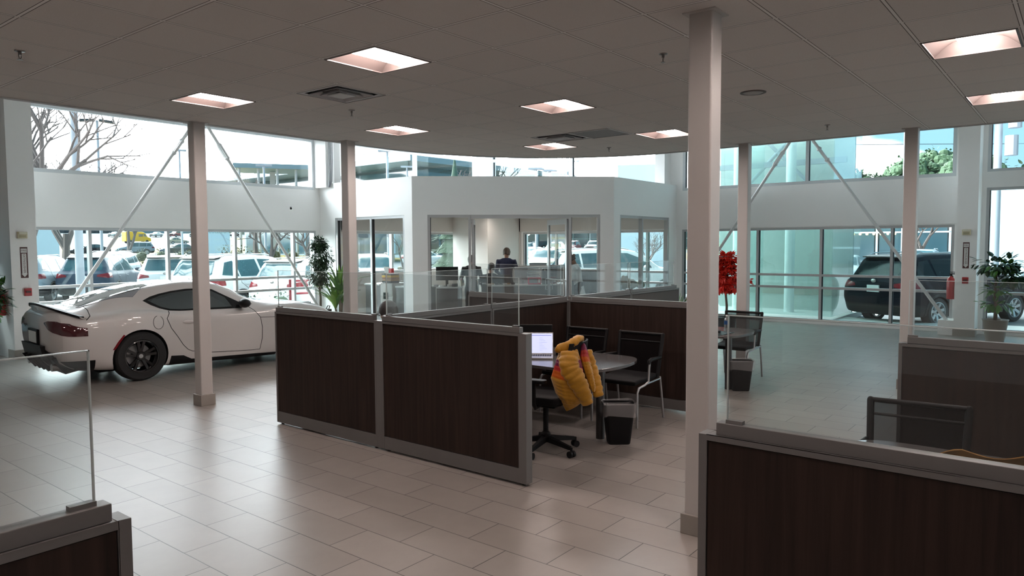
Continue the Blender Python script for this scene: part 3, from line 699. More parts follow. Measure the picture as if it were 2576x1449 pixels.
_shell_cache = {}
def panel(body, name, poly, a, b, axis, m, parent, d=0.004, keep=None, smooth=35, T=None):
    key = (body.name, d)
    if key not in _shell_cache: _shell_cache[key] = offset_mesh(body, d)
    cut = MB(); cut.prism(poly, a, b, axis, T); cm = cut.mesh('cut', [])
    me = boolean(_shell_cache[key], cm, 'INTERSECT')
    me.name = name; me.materials.clear(); me.materials.append(m)
    for p in me.polygons: p.material_index = 0
    me.shade_smooth(); me.set_sharp_from_angle(angle=R(smooth))
    if len(me.polygons) == 0: return None
    o = bpy.data.objects.new(name, me); COL.objects.link(o); o.parent = parent; return o
def stroke(pts, w):
    """closed ribbon polygon around a polyline"""
    L_, R_ = [], []
    for i, p in enumerate(pts):
        a = pts[max(0, i-1)]; b = pts[min(len(pts)-1, i+1)]; dx, dy = b[0]-a[0], b[1]-a[1]; l = math.hypot(dx, dy) or 1
        nx, ny = -dy/l*w/2, dx/l*w/2; L_.append((p[0]+nx, p[1]+ny)); R_.append((p[0]-nx, p[1]-ny))
    return L_+R_[::-1]
M_TYRE = mat('tyre_rubber', (0.014, 0.014, 0.015), 0.75, bump=0.2, bscale=80)
M_WELL = mat('wheel_well_black', (0.008, 0.008, 0.009), 0.9)
M_DKGLASS = mat('dark_car_glass', (0.006, 0.009, 0.010), 0.02, spec=0.9, coat=1.0)
M_SKYGLASS = mat('car_glass_teal_reflection', (0.03, 0.075, 0.09), 0.05, spec=.35)  # teal reflection on the outdoor cars' glass is put into the base colour
M_BLKGLASS = mat('near_black_car_glass', (0.004, 0.006, 0.008), 0.06, spec=.14)
M_TRIMB = mat('black_car_trim', (0.009, 0.009, 0.010), 0.42, spec=.22)
M_TAIL = mat('red_tail_lens', (0.17, 0.010, 0.016), 0.2, spec=.3)
M_TAILD = mat('smoked_tail_lens', (0.06, 0.006, 0.010), 0.08, coat=1.0)
M_PLATE = mat('licence_plate', (0.75, 0.77, 0.74), 0.4)
M_HEAD = mat('headlamp_lens', (0.55, 0.58, 0.6), 0.1, coat=1.0)
M_SEAM = mat('shut_line', (0.01, 0.01, 0.01), 0.8)
def paint(name, c, flake=0.0, metal=0.0): return mat(name, c, 0.32, metal=metal, coat=1.0, noise=flake, nscale=300)
def outpaint(name, c, spec=.14): return mat(name, c, 0.45, spec=spec)
P_WHITE = paint('pearl_white_paint', (0.62, 0.59, 0.575)); P_OUTWHITE = outpaint('bright_white_paint', (0.55, 0.57, 0.58))
P_BLUE = outpaint('slate_blue_paint', (0.045, 0.062, 0.09)); P_SILVER = outpaint('silver_blue_paint', (0.22, 0.27, 0.31))
P_BLACK = outpaint('black_blue_paint', (0.004, 0.005, 0.010), .07); P_YELLOW = outpaint('yellow_paint', (0.85, 0.45, 0.01)); P_GOLD = outpaint('champagne_paint', (0.40, 0.34, 0.27))
P_RED = outpaint('dark_red_paint', (0.20, 0.02, 0.03))
def wheel(parent, x, y, r, w, rimm, spokes=5, twin=True, dish=0.0, side=1, capm=None, hubr=0.66):
    """wheel centre (x, y, r); side = +1 when its outer face looks towards -Y"""
    T_ = Matrix.Translation((x, y, r)) @ Matrix.Rotation(R(90)*side, 4, 'X')   # local +Z -> outward
    o = empty('wheel'); o.parent = parent
    k = hubr*r
    tp = [(k, -w/2+0.015), (k+0.01, -w/2), (r-0.03, -w/2), (r-0.008, -w/2+0.02), (r, -w/2+0.05), (r, w/2-0.05), (r-0.008, w/2-0.02), (r-0.03, w/2), (k+0.01, w/2), (k, w/2-0.015)]
    MB().lathe(tp, 40, T_, close=True).build('tyre', M_TYRE, o, smooth=40)
    m = MB(); m.lathe([(k+0.002, -w/2+0.01), (k+0.002, w/2-0.005), (k-0.014, w/2-0.002), (k-0.022, w/2-0.02), (k-0.022, -w/2+0.01)], 40, T_, close=True)
    m.build('rim', rimm, o, smooth=40)
    s = MB(); zf = w/2-0.035-dish
    for i in range(spokes):
        a = 2*math.pi*i/spokes+0.3
        for q in ((-0.16, 0.16) if twin else (0,)):
            c0 = (0.05*math.cos(a+q*0.8), 0.05*math.sin(a+q*0.8)); c1 = ((k-0.012)*math.cos(a+q*1.2), (k-0.012)*math.sin(a+q*1.2))
            n_ = Vector((-(c1[1]-c0[1]), c1[0]-c0[0], 0)).normalized()
            hw = 0.016 if twin else 0.03
            vs = []
            for (c, z, hh) in ((c0, zf-0.012, hw), (c1, zf+0.018, hw*1.15)):
                for sg in (-1, 1): vs += [(c[0]+n_.x*hh*sg, c[1]+n_.y*hh*sg, z), (c[0]+n_.x*hh*sg*1.3, c[1]+n_.y*hh*sg*1.3, z-0.03)]
            s.add(vs, [(0, 2, 6, 4), (1, 5, 7, 3), (0, 4, 5, 1), (2, 3, 7, 6), (4, 6, 7, 5), (0, 1, 3, 2)], T_)
    s.lathe([(0.0, zf), (0.055, zf), (0.07, zf-0.02), (0.07, zf-0.05), (0, zf-0.05)], 20, T_)
    s.build('spokes', rimm, o, smooth=30)
    MB().lathe([(0, zf-0.09), (k*0.72, zf-0.09), (k*0.72, zf-0.10), (0, zf-0.10)], 28, T_).build('brake_disc', M_ALU if spokes > 4 else M_TYRE, o)
    MB().lathe([(0, zf+0.006), (0.028, zf+0.006), (0.03, zf), (0, zf)], 16, T_).build('centre_cap', capm or M_PLATE, o)
    return o
def wells(body, xs, r, y0, y1, zc_, m=M_WELL):
    me = body
    for x in xs:
        for sg in (-1, 1):
            c = MB(); c.cyl((x, sg*y0, zc_), (x, sg*y1, zc_), r, r, 40); cm = c.mesh('cut', [])
            n_before = len(me.polygons); me = boolean(me, cm, 'DIFFERENCE')
    return me
def finish_body(me, name, bodym, parent, xs, r, zc_, smooth=38):
    """assign the well material to faces lying on the wheel-well cylinders"""
    me.name = name; me.materials.clear(); me.materials.append(bodym); me.materials.append(M_WELL)
    for p in me.polygons:
        c = p.center; p.material_index = 0
        for x in xs:
            d = math.hypot(c.x-x, c.z-zc_)
            if d < r-0.004: p.material_index = 1
            elif d < r+0.002:
                rad = Vector((c.x-x, 0, c.z-zc_)).normalized()
                if abs(p.normal.dot(rad)) > 0.75 and abs(p.normal.y) < 0.5: p.material_index = 1
        if p.normal.z < -0.9: p.material_index = 1
    me.shade_smooth(); me.set_sharp_from_angle(angle=R(smooth))
    o = bpy.data.objects.new(name, me); COL.objects.link(o); o.parent = parent; return o

# ---- the sports coupe in the showroom (origin under the rear axle centre, nose towards +X)
HP = R(-4)
def sports_car():
    rt = thing('sports_coupe', 'glossy white two door sports coupe with black wheels parked inside the showroom', 'car')
    rows = [
     (-0.99, .46, .50, .62, .50, .70, .60, .73, .76, .66, .90, .46, .985, 1.00),
     (-0.93, .32, .60, .76, .40, .82, .58, .81, .80, .74, .94, .52, 1.02, 1.04),
     (-0.75, .22, .66, .83, .32, .90, .58, .87, .86, .74, .975, .52, 1.025, 1.045),
     (-0.45, .18, .70, .90, .26, .945, .60, .905, .90, .74, .995, .56, 1.10, 1.13),
     (-0.15, .16, .70, .915, .24, .965, .62, .92, .935, .73, 1.01, .56, 1.19, 1.225),
     (0.15, .16, .70, .90, .22, .95, .60, .905, .93, .74, 1.005, .56, 1.25, 1.295),
     (0.45, .16, .70, .87, .20, .90, .56, .885, .88, .775, .965, .565, 1.29, 1.335),
     (0.8, .16, .70, .855, .18, .875, .48, .885, .82, .80, .94, .57, 1.315, 1.36),
     (1.15, .16, .70, .855, .17, .875, .48, .885, .82, .80, .93, .57, 1.29, 1.345),
     (1.45, .16, .70, .86, .16, .885, .50, .885, .82, .80, .925, .585, 1.19, 1.25),
     (1.75, .16, .70, .87, .16, .90, .52, .89, .83, .80, .93, .62, 1.045, 1.09),
     (1.98, .16, .70, .885, .16, .915, .55, .895, .86, .79, .94, .60, .985, 1.00),
     (2.4, .16, .70, .90, .16, .94, .58, .90, .88, .78, .945, .52, .955, .972),
     (2.9, .16, .66, .88, .18, .92, .55, .86, .82, .74, .88, .45, .895, .91),
     (3.2, .18, .55, .76, .22, .82, .50, .76, .70, .62, .76, .36, .785, .80),
     (3.42, .22, .40, .52, .28, .56, .46, .50, .56, .40, .60, .22, .63, .645)]
    WX = (0.0, 2.47); RW = 0.376
    raw = loft_body(rows, 84, 4).mesh('supra_raw', [])
    cut = wells(raw.copy(), WX, RW, 0.60, 1.2, 0.345)
    finish_body(cut, 'body', P_WHITE, rt, WX, RW, 0.345)
    # sculpted hip crease and door hollow
    S = lambda n_, poly, a, b, ax, m_, d=0.004: panel(raw, n_, poly, a, b, ax, m_, rt, d)
    win = [(.13, 1.105), (.24, 1.155), (.37, 1.19), (.55, 1.222), (.76, 1.243), (1.07, 1.243), (1.17, 1.215), (1.40, 1.085), (1.56, .995), (1.75, .965), (1.60, .925), (1.45, .915), (.60, .935), (.45, .948), (.33, .985), (.22, 1.04)]
    for sg in (-1, 1):
        S('window_surround', win, sg*.3, sg*1.1, 'Y', M_TRIMB, .003)
        wi = [(.19, 1.105), (.38, 1.165), (.56, 1.198), (.77, 1.218), (1.05, 1.218), (1.15, 1.19), (1.33, 1.09), (1.40, .945), (.62, .957), (.47, .970), (.35, 1.005)]
        S('side_window', wi, sg*.3, sg*1.1, 'Y', M_DKGLASS, .006)
        seam = [(.44, .945), (.40, .89), (.375, .842), (.43, .70), (.52, .57), (.60, .44), (.67, .365), (.73, .335), (1.0, .285), (1.35, .262), (1.60, .25), (1.79, .247), (1.83, .42), (1.835, .60), (1.81, .755), (1.72, .87), (1.66, .925)]
        S('door_seam', stroke(seam, .008), sg*.5, sg*1.1, 'Y', M_SEAM, .0025)
        S('fender_seam', stroke([(1.815, .755), (2.2, .735), (2.7, .70)], .007), sg*.5, sg*1.1, 'Y', M_SEAM, .0025)
        S('hatch_seam', stroke([(-.60, 1.10), (-.585, 1.02), (-.60, .95), (-.66, .90)], .008), sg*.5, sg*1.1, 'Y', M_SEAM, .0025)
        S('side_skirt', [(.42, .30), (.60, .285), (.72, .22), (1.1, .205), (1.6, .19), (2.06, .175), (2.06, .10), (.38, .10)], sg*.5, sg*1.2, 'Y', M_TRIMB, .006)
        S('marker_lamp', [(-.375, .475), (-.345, .475), (-.215, .665), (-.235, .672), (-.31, .58)], sg*.5, sg*1.2, 'Y', M_TAIL, .005)
        arch = [(x_*math.cos(R(a))+0, .345+x_*math.sin(R(a))) for x_ in (RW,) for a in range(-25, 206, 11)]
        tl = [(sg*a, b) for a, b in [(.44, .868), (.58, .898), (.72, .895), (.83, .865), (.90, .80), (.98, .68), (.86, .70), (.72, .745), (.56, .81)]]
        S('tail_light', tl, -1.2, -.66, 'X', M_TAILD, .006)
        S('rear_vent', [(sg*.70, .36), (sg*.98, .36), (sg*.98, .16), (sg*.76, .16)], -1.0, -.58, 'X', M_TRIMB, .004)
    ring = [(.245+.075*math.cos(R(a)), .80+.095*math.sin(R(a))) for a in range(100, 441, 20)]
    S('fuel_flap_seam', stroke(ring[:-1], .006), -1.2, -.5, 'Y', M_SEAM, .0025)
    S('rear_window', [(-.62, .43), (-.15, .53), (.12, .53), (.30, .40), (.34, 0), (.30, -.40), (.12, -.53), (-.15, -.53), (-.62, -.43)], .95, 1.5, 'Z', M_DKGLASS, .005)
    for sg in (-1, 1):
        S('glass_strake', [(-.66, sg*.45), (-.64, sg*.52), (.02, sg*.62), (.22, sg*.50), (.10, sg*.545), (-.15, sg*.545)], 1.0, 1.5, 'Z', mat('glossy_grey_band', (.28, .29, .32), .15, coat=1), .0055)
    S('windscreen', [(1.20, .50), (1.78, .62), (1.90, .40), (1.93, 0), (1.90, -.40), (1.78, -.62), (1.20, -.50), (1.14, 0)], 1.0, 1.5, 'Z', M_DKGLASS, .005)
    S('rear_diffuser', [(-.97, .56), (-.5, .555), (-.36, .52), (0, .52), (.36, .52), (.5, .555), (.97, .56), (.97, .10), (.62, .10), (.60, .32), (.44, .47), (-.44, .47), (-.60, .32), (-.62, .10), (-.97, .10)][3:4]+[(.36, .53), (.46, .50), (.66, .28), (.68, .10), (-.68, .10), (-.66, .28), (-.46, .50), (-.36, .53)], -1.25, -.62, 'X', M_TRIMB, .006)
    f = MB(); f.prism([(-1.10, .56), (-.90, .545), (-.85, .30), (-.98, .27), (-1.06, .36)], -.44, .44, 'Y')
    for y_ in (-.30, -.10, .10, .30): f.prism([(-1.13, .40), (-1.0, .42), (-.86, .22), (-.98, .19)], y_-.012, y_+.012, 'Y')
    f.prism([(-1.02, .40), (-.9, .42), (-.70, .20), (-.86, .17)], -.62, .62, 'Y'); f.build('diffuser_fins', M_TRIMB, rt, bevel=0.006)
    for sg in (-1, 1):
        MB().tube([(-.75, sg*.52, .265), (-1.0, sg*.53, .265)], .05, 16).build('exhaust_tip', M_CHROME, rt, smooth=40)
    # duck tail spoiler
    sp = MB(); vs = []; ny = 25
    for i in range(ny):
        u = -1+2*i/(ny-1); y_ = u*.86; b = abs(u)**2.2
        xl = -1.035+.30*b**1.2; zl = 1.105-.155*b; xf = xl+.34-.10*b; zf_ = zl-.045-.015*b+(.03*(1-b)); xu = xl+.07; zu = .90+.02*b
        vs += [(xl, y_, zl), (xf, y_, zf_-.035), (xf, y_, .86), (xu, y_, zu-.02), (xl+.012, y_, zl-.02)]
    fs = []
    for i in range(ny-1):
        for k in range(5): fs.append((i*5+k, i*5+(k+1) % 5, (i+1)*5+(k+1) % 5, (i+1)*5+k))
    fs += [tuple(range(4, -1, -1)), tuple((ny-1)*5+k for k in range(5))]
    sp.add(vs, fs); sp.build('duck_tail_spoiler', P_WHITE, rt, smooth=30)
    lp = MB(); lpt = [(v[0]-.004, v[1], v[2]+.004) for v in vs[0::5]]; lp.tube(lpt, [.006+.006*(1-abs(-1+2*i/(ny-1))) for i in range(ny)], 8)
    lp2 = []
    for v in vs[0::5]: lp2.append(v)
    st_ = MB(); a_ = [(v[0]-.006, v[1], v[2]+.008) for v in vs[0::5]]; b_ = [(v[0]+.05, v[1], v[2]+.004) for v in vs[0::5]]
    st_.add(a_+b_+[(p_[0], p_[1], p_[2]-.030) for p_ in a_]+[(p_[0], p_[1], p_[2]-.030) for p_ in b_], [(i, i+1, ny+i+1, ny+i) for i in range(ny-1)]+[(2*ny+i, 3*ny+i, 3*ny+i+1, 2*ny+i+1) for i in range(ny-1)]+[(i, 2*ny+i, 2*ny+i+1, i+1) for i in range(ny-1)]+[(ny+i, ny+i+1, 3*ny+i+1, 3*ny+i) for i in range(ny-1)])
    st_.build('spoiler_lip', M_TRIMB, rt)
    MB().box(-1.075, -1.04, -.17, .17, .575, .73).build('licence_plate', M_PLATE, rt, bevel=.003)
    MB().box(-1.07, -1.0, -.21, .21, .54, .76).build('plate_frame', M_TRIMB, rt, bevel=.008)
    MB().lathe([(0, 0), (.032, 0), (.036, .006), (.04, 0), (.04, -.004), (0, -.004)], 24, Matrix.Translation((-1.0, 0, .945)) @ Matrix.Rotation(R(-100), 4, 'Y') @ Matrix.Diagonal((.75, 1.1, 1, 1))).build('badge', M_CHROME, rt, smooth=True)
    e = MB(); e.tube([(-1.045, -.50, .83), (-1.05, -.44, .83)], .006, 6)
    text('script_badge', 'Supra', .075, M_CHROME, rt, (-1.045, .43, .80), (R(90), 0, R(-90)), .003)
    for sg in (-1, 1):
        q = MB(); q.ball((1.50, sg*1.0, 1.0), (.085, .115, .072), 16); q.build('mirror', M_TRIMB, rt, smooth=True)
        MB().prism([(1.46, .93), (1.56, .925), (1.56, .965), (1.48, .97)], sg*.78, sg*.95, 'Y').build('mirror_arm', M_TRIMB, rt)
        MB().ball((.70, sg*.884, .775), (.115, .02, .032), 16).build('door_handle', P_WHITE, rt, smooth=True)
        for x_ in WX: wheel(rt, x_, sg*.815, .345, .27 if x_ == 0 else .25, mat('gloss_black_alloy', (.012, .012, .013), .22, coat=.6), 5, True, .01, 1 if sg < 0 else -1, M_ALU)
    m = MB(); m.box(-.45, 2.9, -.62, .62, .14, .30); m.build('underbody', M_WELL, rt)
    return rt
sc_ = sports_car()
_c, _s = math.cos(HP), math.sin(HP)
sc_.location = (4.64-_s*0.94, 10.29+_c*0.94, 0); sc_.rotation_euler.z = HP
# ------------------------------------------------------------------ furniture
M_TABLE = mat('grey_brown_laminate', (0.085, 0.08, 0.08), 0.14, noise=0.08, nscale=6, spec=0.8)
M_TEDGE = mat('dark_table_edge', (0.05, 0.045, 0.045), 0.4)
M_STEEL = mat('silver_tube', (0.42, 0.42, 0.43), 0.35, metal=0.8)
M_GREYLEG = mat('charcoal_metal', (0.10, 0.10, 0.105), 0.4, metal=0.5)
M_SEATB = mat('black_seat_fabric', (0.009, 0.009, 0.010), 0.7, spec=.2, bump=0.2, bscale=300)
def mesh_fabric(name, col, alpha):
    m = bpy.data.materials.new(name); m.use_nodes = True; n = m.node_tree; b = n.nodes['Principled BSDF']; b.inputs['Base Color'].default_value = (*col, 1); b.inputs['Roughness'].default_value = 1.0; b.inputs['Specular IOR Level'].default_value = 0.0
    b.inputs['Alpha'].default_value = alpha; return m
M_NET = mesh_fabric('see_through_black_mesh', (0.006, 0.006, 0.007), 0.82)
def peninsula(x0, x1, yw, yt, sgn, label, grp='rounded peninsula tables'):
    """table top fixed to a screen at y = yw with a bowed free end at y = yt"""
    rt = thing('peninsula_table', label, 'table', ((x0+x1)/2, yw, 0), 0, grp); w = (x1-x0)/2; L_ = yt-yw
    pts = [(-w, 0), (w, 0)]; k = 0.30*(1 if L_ > 0 else -1); rc = 0.10
    n = 14
    arc = [(w*math.cos(R(180*i/n))*1.0, L_-k+k*math.sin(R(180*i/n))**0.8) for i in range(n+1)]
    pts += arc
    MB().prism(pts, .712, .74, 'Z').build('table_top', M_TABLE, rt, bevel=.003)
    lg = MB(); ly = L_-0.27*(1 if L_ > 0 else -1)
    lg.cyl((0, ly, 0.0), (0, ly, .712), .042, .042, 20); lg.lathe([(0, .69), (.10, .69), (.10, .712), (0, .712)], 20, Matrix.Translation((0, ly, 0))); lg.build('leg', M_GREYLEG, rt, smooth=40)
    MB().box(-.25, .25, (0.02 if L_ > 0 else -.28), (.28 if L_ > 0 else -.02), .69, .712).build('wall_bracket', M_GREYLEG, rt)
    return rt
peninsula(5.42, 6.45, 4.975, 3.36, 1, 'grey laminate peninsula table holding the laptop, rounded end by the yellow jacket')
peninsula(8.46, 9.49, 4.975, 3.30, 1, 'rounded grey table with the water bottle, just right of the near broad column')
peninsula(3.52, 4.54, -1.5, 1.10, 1, 'table tip showing above the bottom right partition, beside the mesh chair')

def make_guest_chair():
    rt = thing('guest_chair', 'x', 'chair')    # faces +Y
    s = MB(); pts = []
    for i in range(9):
        u = i/8; y_ = -.24+.48*u; z_ = .455-.025*math.sin(math.pi*u)+(-.03*max(0, u-.8)*5); pts.append((y_, z_))
    vs = [(sx*(.25-.01*abs(y_)), y_, z_+dz) for dz in (0, .045) for sx in (-1, 1) for y_, z_ in pts]
    n = 9; fs = []
    for i in range(n-1): fs += [(i, i+1, n+i+1, n+i), (2*n+i, 3*n+i, 3*n+i+1, 2*n+i+1), (i, 2*n+i, 2*n+i+1, i+1), (n+i, n+i+1, 3*n+i+1, 3*n+i)]
    fs += [(0, n, 3*n, 2*n), (n-1, 3*n-1, 4*n-1, 2*n-1)]
    s.add(vs, fs); s.build('seat', M_SEATB, rt, smooth=50, bevel=.012)
    # back: frame bars with a see-through mesh between
    def bp(x_, t): return (x_*(.245+.015*t), -.245-.10*t, .44+.46*t)
    f = MB()
    for sx in (-1, 1): f.tube([bp(sx, t/6) for t in range(7)], .021, 8)
    f.tube([bp(-1, 1), bp(1, 1)], .016, 8); f.tube([bp(-1, .82), bp(1, .82)], .009, 8); f.tube([bp(-1, 0.03), bp(1, 0.03)], .014, 8)
    for sx in (-1, 1): f.ball(bp(sx, 1), .02, 10)
    f.build('back_frame', M_BLACK, rt, smooth=50)
    MB().add([bp(-1, 0), bp(1, 0), bp(1, 1), bp(-1, 1)], [(0, 1, 2, 3)]).build('back_mesh', M_NET, rt)
    for sx in (-1, 1):
        MB().tube([(sx*.27, -.35, 0), (sx*.268, -.30, .30), (sx*.262, -.275, .46)], .0125, 10).build('leg', M_STEEL, rt, smooth=True)
        MB().tube([(sx*.27, .24, 0), (sx*.27, .235, .36), (sx*.27, .20, .405), (sx*.275, .08, .42), (sx*.29, .035, .45), (sx*.295, .03, .60), (sx*.295, .02, .645)], .0125, 10).build('leg', M_STEEL, rt, smooth=True)
        MB().tube([(sx*.262, -.28, .435), (sx*.272, .06, .425)], .011, 8).build('side_rail', M_STEEL, rt, smooth=True)
        MB().tube([(sx*.295, .035, .63), (sx*.293, .03, .66), (sx*.285, -.04, .672), (sx*.27, -.27, .665)], [.014, .02, .021, .016], 10).build('armrest', M_BLACK, rt, smooth=True)
    return rt
gc = make_guest_chair()
for (x, y, a, l) in [(6.72, 3.80, R(90), 'black mesh guest chair with silver legs between the rounded table and dark partition'),
                     (6.74, 4.50, R(92), 'black guest chair mostly hidden behind the yellow jacket'),
                     (9.76, 3.80, R(90), 'black mesh guest chair in front of the red leaved tree, behind the water bottle'),
                     (4.56, .735, R(95), 'black mesh guest chair behind the bottom right partition')]:
    place(gc, USED, l, 'chair', (x, y, 0), a, 'black mesh guest chairs')

def make_bin():
    rt = thing('waste_bin', 'x', 'waste bin')
    def rr(w, d, r, z, n=5):
        o = []
        for cx, cy, a0 in ((w-r, d-r, 0), (-w+r, d-r, 90), (-w+r, -d+r, 180), (w-r, -d+r, 270)):
            for i in range(n+1): a = R(a0+90*i/n); o.append((cx+r*math.cos(a), cy+r*math.sin(a), z))
        return o
    rings = [rr(.10, .07, .03, 0), rr(.105, .075, .03, .01), rr(.145, .105, .04, .375), rr(.152, .112, .042, .38), rr(.148, .108, .04, .385), rr(.138, .098, .036, .375), rr(.098, .068, .03, .02)]
    m = MB(); N = len(rings[0])
    for r_ in rings: m.v += [Vector(p) for p in r_]
    for i in range(len(rings)-1):
        for j in range(N): m.f.append((i*N+j, i*N+(j+1) % N, (i+1)*N+(j+1) % N, (i+1)*N+j)); m.mi.append(0)
    m.f.append(tuple(range(N-1, -1, -1))); m.mi.append(0); m.f.append(tuple((len(rings)-1)*N+j for j in range(N))); m.mi.append(0)
    m.build('bin_body', M_BLACK, rt, smooth=40)
    rnd = random.Random(3); b = MB(); zs = [(.10, .07, .05), (.13, .095, .36), (.15, .11, .398), (.158, .118, .385), (.160, .120, .32), (.157, .117, .27)]
    for k, (w, d, z) in enumerate(zs):
        for p in rr(w, d, .04, z): q = 1+rnd.uniform(-.02, .04)*(1 if k > 1 else .3); b.v.append(Vector((p[0]*q, p[1]*q, p[2]+rnd.uniform(-.012, .012)*(1 if k > 1 else 0)-(0.02*math.sin(p[0]*22) if k == 5 else 0))))
    for i in range(len(zs)-1):
        for j in range(N): b.f.append((i*N+j, i*N+(j+1) % N, (i+1)*N+(j+1) % N, (i+1)*N+j)); b.mi.append(0)
    lm = bpy.data.materials.new('clear_bin_liner'); lm.use_nodes = True; bs = lm.node_tree.nodes['Principled BSDF']; bs.inputs['Base Color'].default_value = (.8, .8, .82, 1); bs.inputs['Alpha'].default_value = .22; bs.inputs['Roughness'].default_value = .15; bs.inputs['Specular IOR Level'].default_value = .9
    b.build('bin_liner', lm, rt, smooth=30)
    return rt
bn = make_bin()
place(bn, USED, 'black waste bin with a clear liner by the yellow jacket, beside the table leg', 'waste bin', (5.90, 3.41, 0), R(-50), 'black waste bins with clear liners')
place(bn, USED, 'black waste bin with a clear liner under the table with the water bottle', 'waste bin', (9.00, 3.42, 0), R(-58), 'black waste bins with clear liners')

# swivel chair, mostly under the jacket
ch = thing('swivel_chair', 'black swivel office chair with a five star base, the yellow jacket hung over its back', 'chair', (5.27, 3.80, 0), R(12))
m = MB()
for i in range(5):
    a = 2*math.pi*i/5+R(-110); dx, dy = math.cos(a), math.sin(a); nx, ny = -dy, dx
    vs = []
    for (r_, z_, hw, hh) in ((.03, .125, .03, .03), (.30, .085, .018, .018)):
        vs += [(dx*r_+nx*hw, dy*r_+ny*hw, z_-hh), (dx*r_-nx*hw, dy*r_-ny*hw, z_-hh), (dx*r_-nx*hw*.7, dy*r_-ny*hw*.7, z_+hh*.6), (dx*r_+nx*hw*.7, dy*r_+ny*hw*.7, z_+hh*.6)]
    m.add(vs, [(0, 1, 5, 4), (1, 2, 6, 5), (2, 3, 7, 6), (3, 0, 4, 7), (0, 3, 2, 1), (4, 5, 6, 7)])
    c = MB(); cx, cy = dx*.31, dy*.31
    for sg in (-1, 1): c.cyl((cx+nx*sg*.008, cy+ny*sg*.008, .03), (cx+nx*sg*.03, cy+ny*sg*.03, .03), .03, .03, 16)
    c.tube([(cx, cy, .03), (cx, cy, .09)], .012, 8); c.build('castor', M_BLACK, ch, smooth=40)
m.lathe([(0, .09), (.045, .09), (.045, .16), (.03, .18), (0, .18)], 20); m.build('star_base', M_BLACK, ch, smooth=30)
MB().cyl((0, 0, .16), (0, 0, .43), .024, .024, 16).build('gas_stem', M_BLACK, ch, smooth=True)
MB().cbox((0, 0, .44), (.20, .26, .05)).build('mechanism', M_BLACK, ch, bevel=.01)
s = MB(); s.rbox(-.25, .25, -.24, .26, .465, .54, .09, 5); s.build('seat', M_SEATB, ch, bevel=.02)
for sx in (-1, 1):
    MB().tube([(sx*.14, -.02, .455), (sx*.27, -.02, .45), (sx*.31, -.02, .50), (sx*.31, -.02, .68)], [.016, .018, .022, .02], 10).build('arm_post', M_BLACK, ch, smooth=True)
    MB().rbox(sx*.31-.045, sx*.31+.045, -.14, .13, .68, .71, .035, 4).build('armrest', M_BLACK, ch, bevel=.008)
b = MB(); vs = []; nb = 9
for dz in (0, .02):
    for j in range(7):
        for i in range(nb):
            u = -1+2*i/(nb-1); t = j/6; vs.append((u*(.23-.03*t*t), -.27-.06*t+.05*(1-u*u)*-1+dz*1.0, .56+.46*t))
q = 7*nb; fs = []
for j in range(6):
    for i in range(nb-1): a = j*nb+i; fs += [(a, a+1, a+nb+1, a+nb), (q+a, q+a+nb, q+a+nb+1, q+a+1)]
for j in range(6): a = j*nb; fs += [(a, a+nb, q+a+nb, q+a), (a+nb-1, q+a+nb-1, q+a+2*nb-1, a+2*nb-1)]
for i in range(nb-1): fs += [(i, q+i, q+i+1, i+1), (6*nb+i, 6*nb+i+1, q+6*nb+i+1, q+6*nb+i)]
b.add(vs, fs); b.build('backrest', M_SEATB, ch, smooth=40)
MB().tube([(0, -.05, .45), (0, -.30, .47), (0, -.36, .60), (0, -.35, .8)], .02, 10).build('back_support', M_BLACK, ch, smooth=True)

# yellow quilted jacket, built in a frame that hangs on the chair back
def quilt(name, ncol, nrow, f, m, parent, bands=None, mats=None, puff=.010, rows=7.0, thick=.02):
    """double skinned quilted sheet; f(u, v) -> point, u in 0..1 across, v in 0..1 down"""
    pts = [[Vector(f(i/ncol, j/nrow)) for i in range(ncol+1)] for j in range(nrow+1)]
    mb = MB(); N = ncol+1
    no = []
    for j in range(nrow+1):
        for i in range(N):
            a = pts[j][min(i+1, ncol)]-pts[j][max(i-1, 0)]; b_ = pts[min(j+1, nrow)][i]-pts[max(j-1, 0)][i]
            n_ = a.cross(b_); n_ = n_.normalized() if n_.length > 1e-9 else Vector((0, -1, 0)); no.append(n_)
    k = 0
    for side in (1, -1):
        for j in range(nrow+1):
            for i in range(N):
                v = j/nrow*rows; w_ = abs(math.sin(math.pi*v))**.55*puff; ed = min(1, 6*min(i/ncol, 1-i/ncol, j/nrow, 1-j/nrow)+.15)
                wr = .006*math.sin(i*1.9+j*.7)*math.sin(j*.55+i*.3)
                mb.v.append(pts[j][i]+no[j*N+i]*side*(thick/2+w_+wr*.5)*ed)
    q = (nrow+1)*N
    def mi(j):
        if not bands: return 0
        t = (j+.5)/nrow
        for b0, b1, idx in bands:
            if b0 <= t < b1: return idx
        return 0
    for j in range(nrow):
        for i in range(ncol):
            a = j*N+i; mb.f.append((a, a+1, a+N+1, a+N)); mb.mi.append(mi(j)); mb.f.append((q+a, q+a+N, q+a+N+1, q+a+1)); mb.mi.append(mi(j))
        mb.f.append((j*N, (j+1)*N, q+(j+1)*N, q+j*N)); mb.mi.append(mi(j)); a = j*N+ncol; mb.f.append((a, q+a, q+a+N, a+N)); mb.mi.append(mi(j))
    for i in range(ncol):
        mb.f.append((i, q+i, q+i+1, i+1)); mb.mi.append(mi(0)); a = nrow*N+i; mb.f.append((a, a+1, q+a+1, q+a)); mb.mi.append(mi(nrow-1))
    return mb.build(name, mats or m, parent, smooth=70)
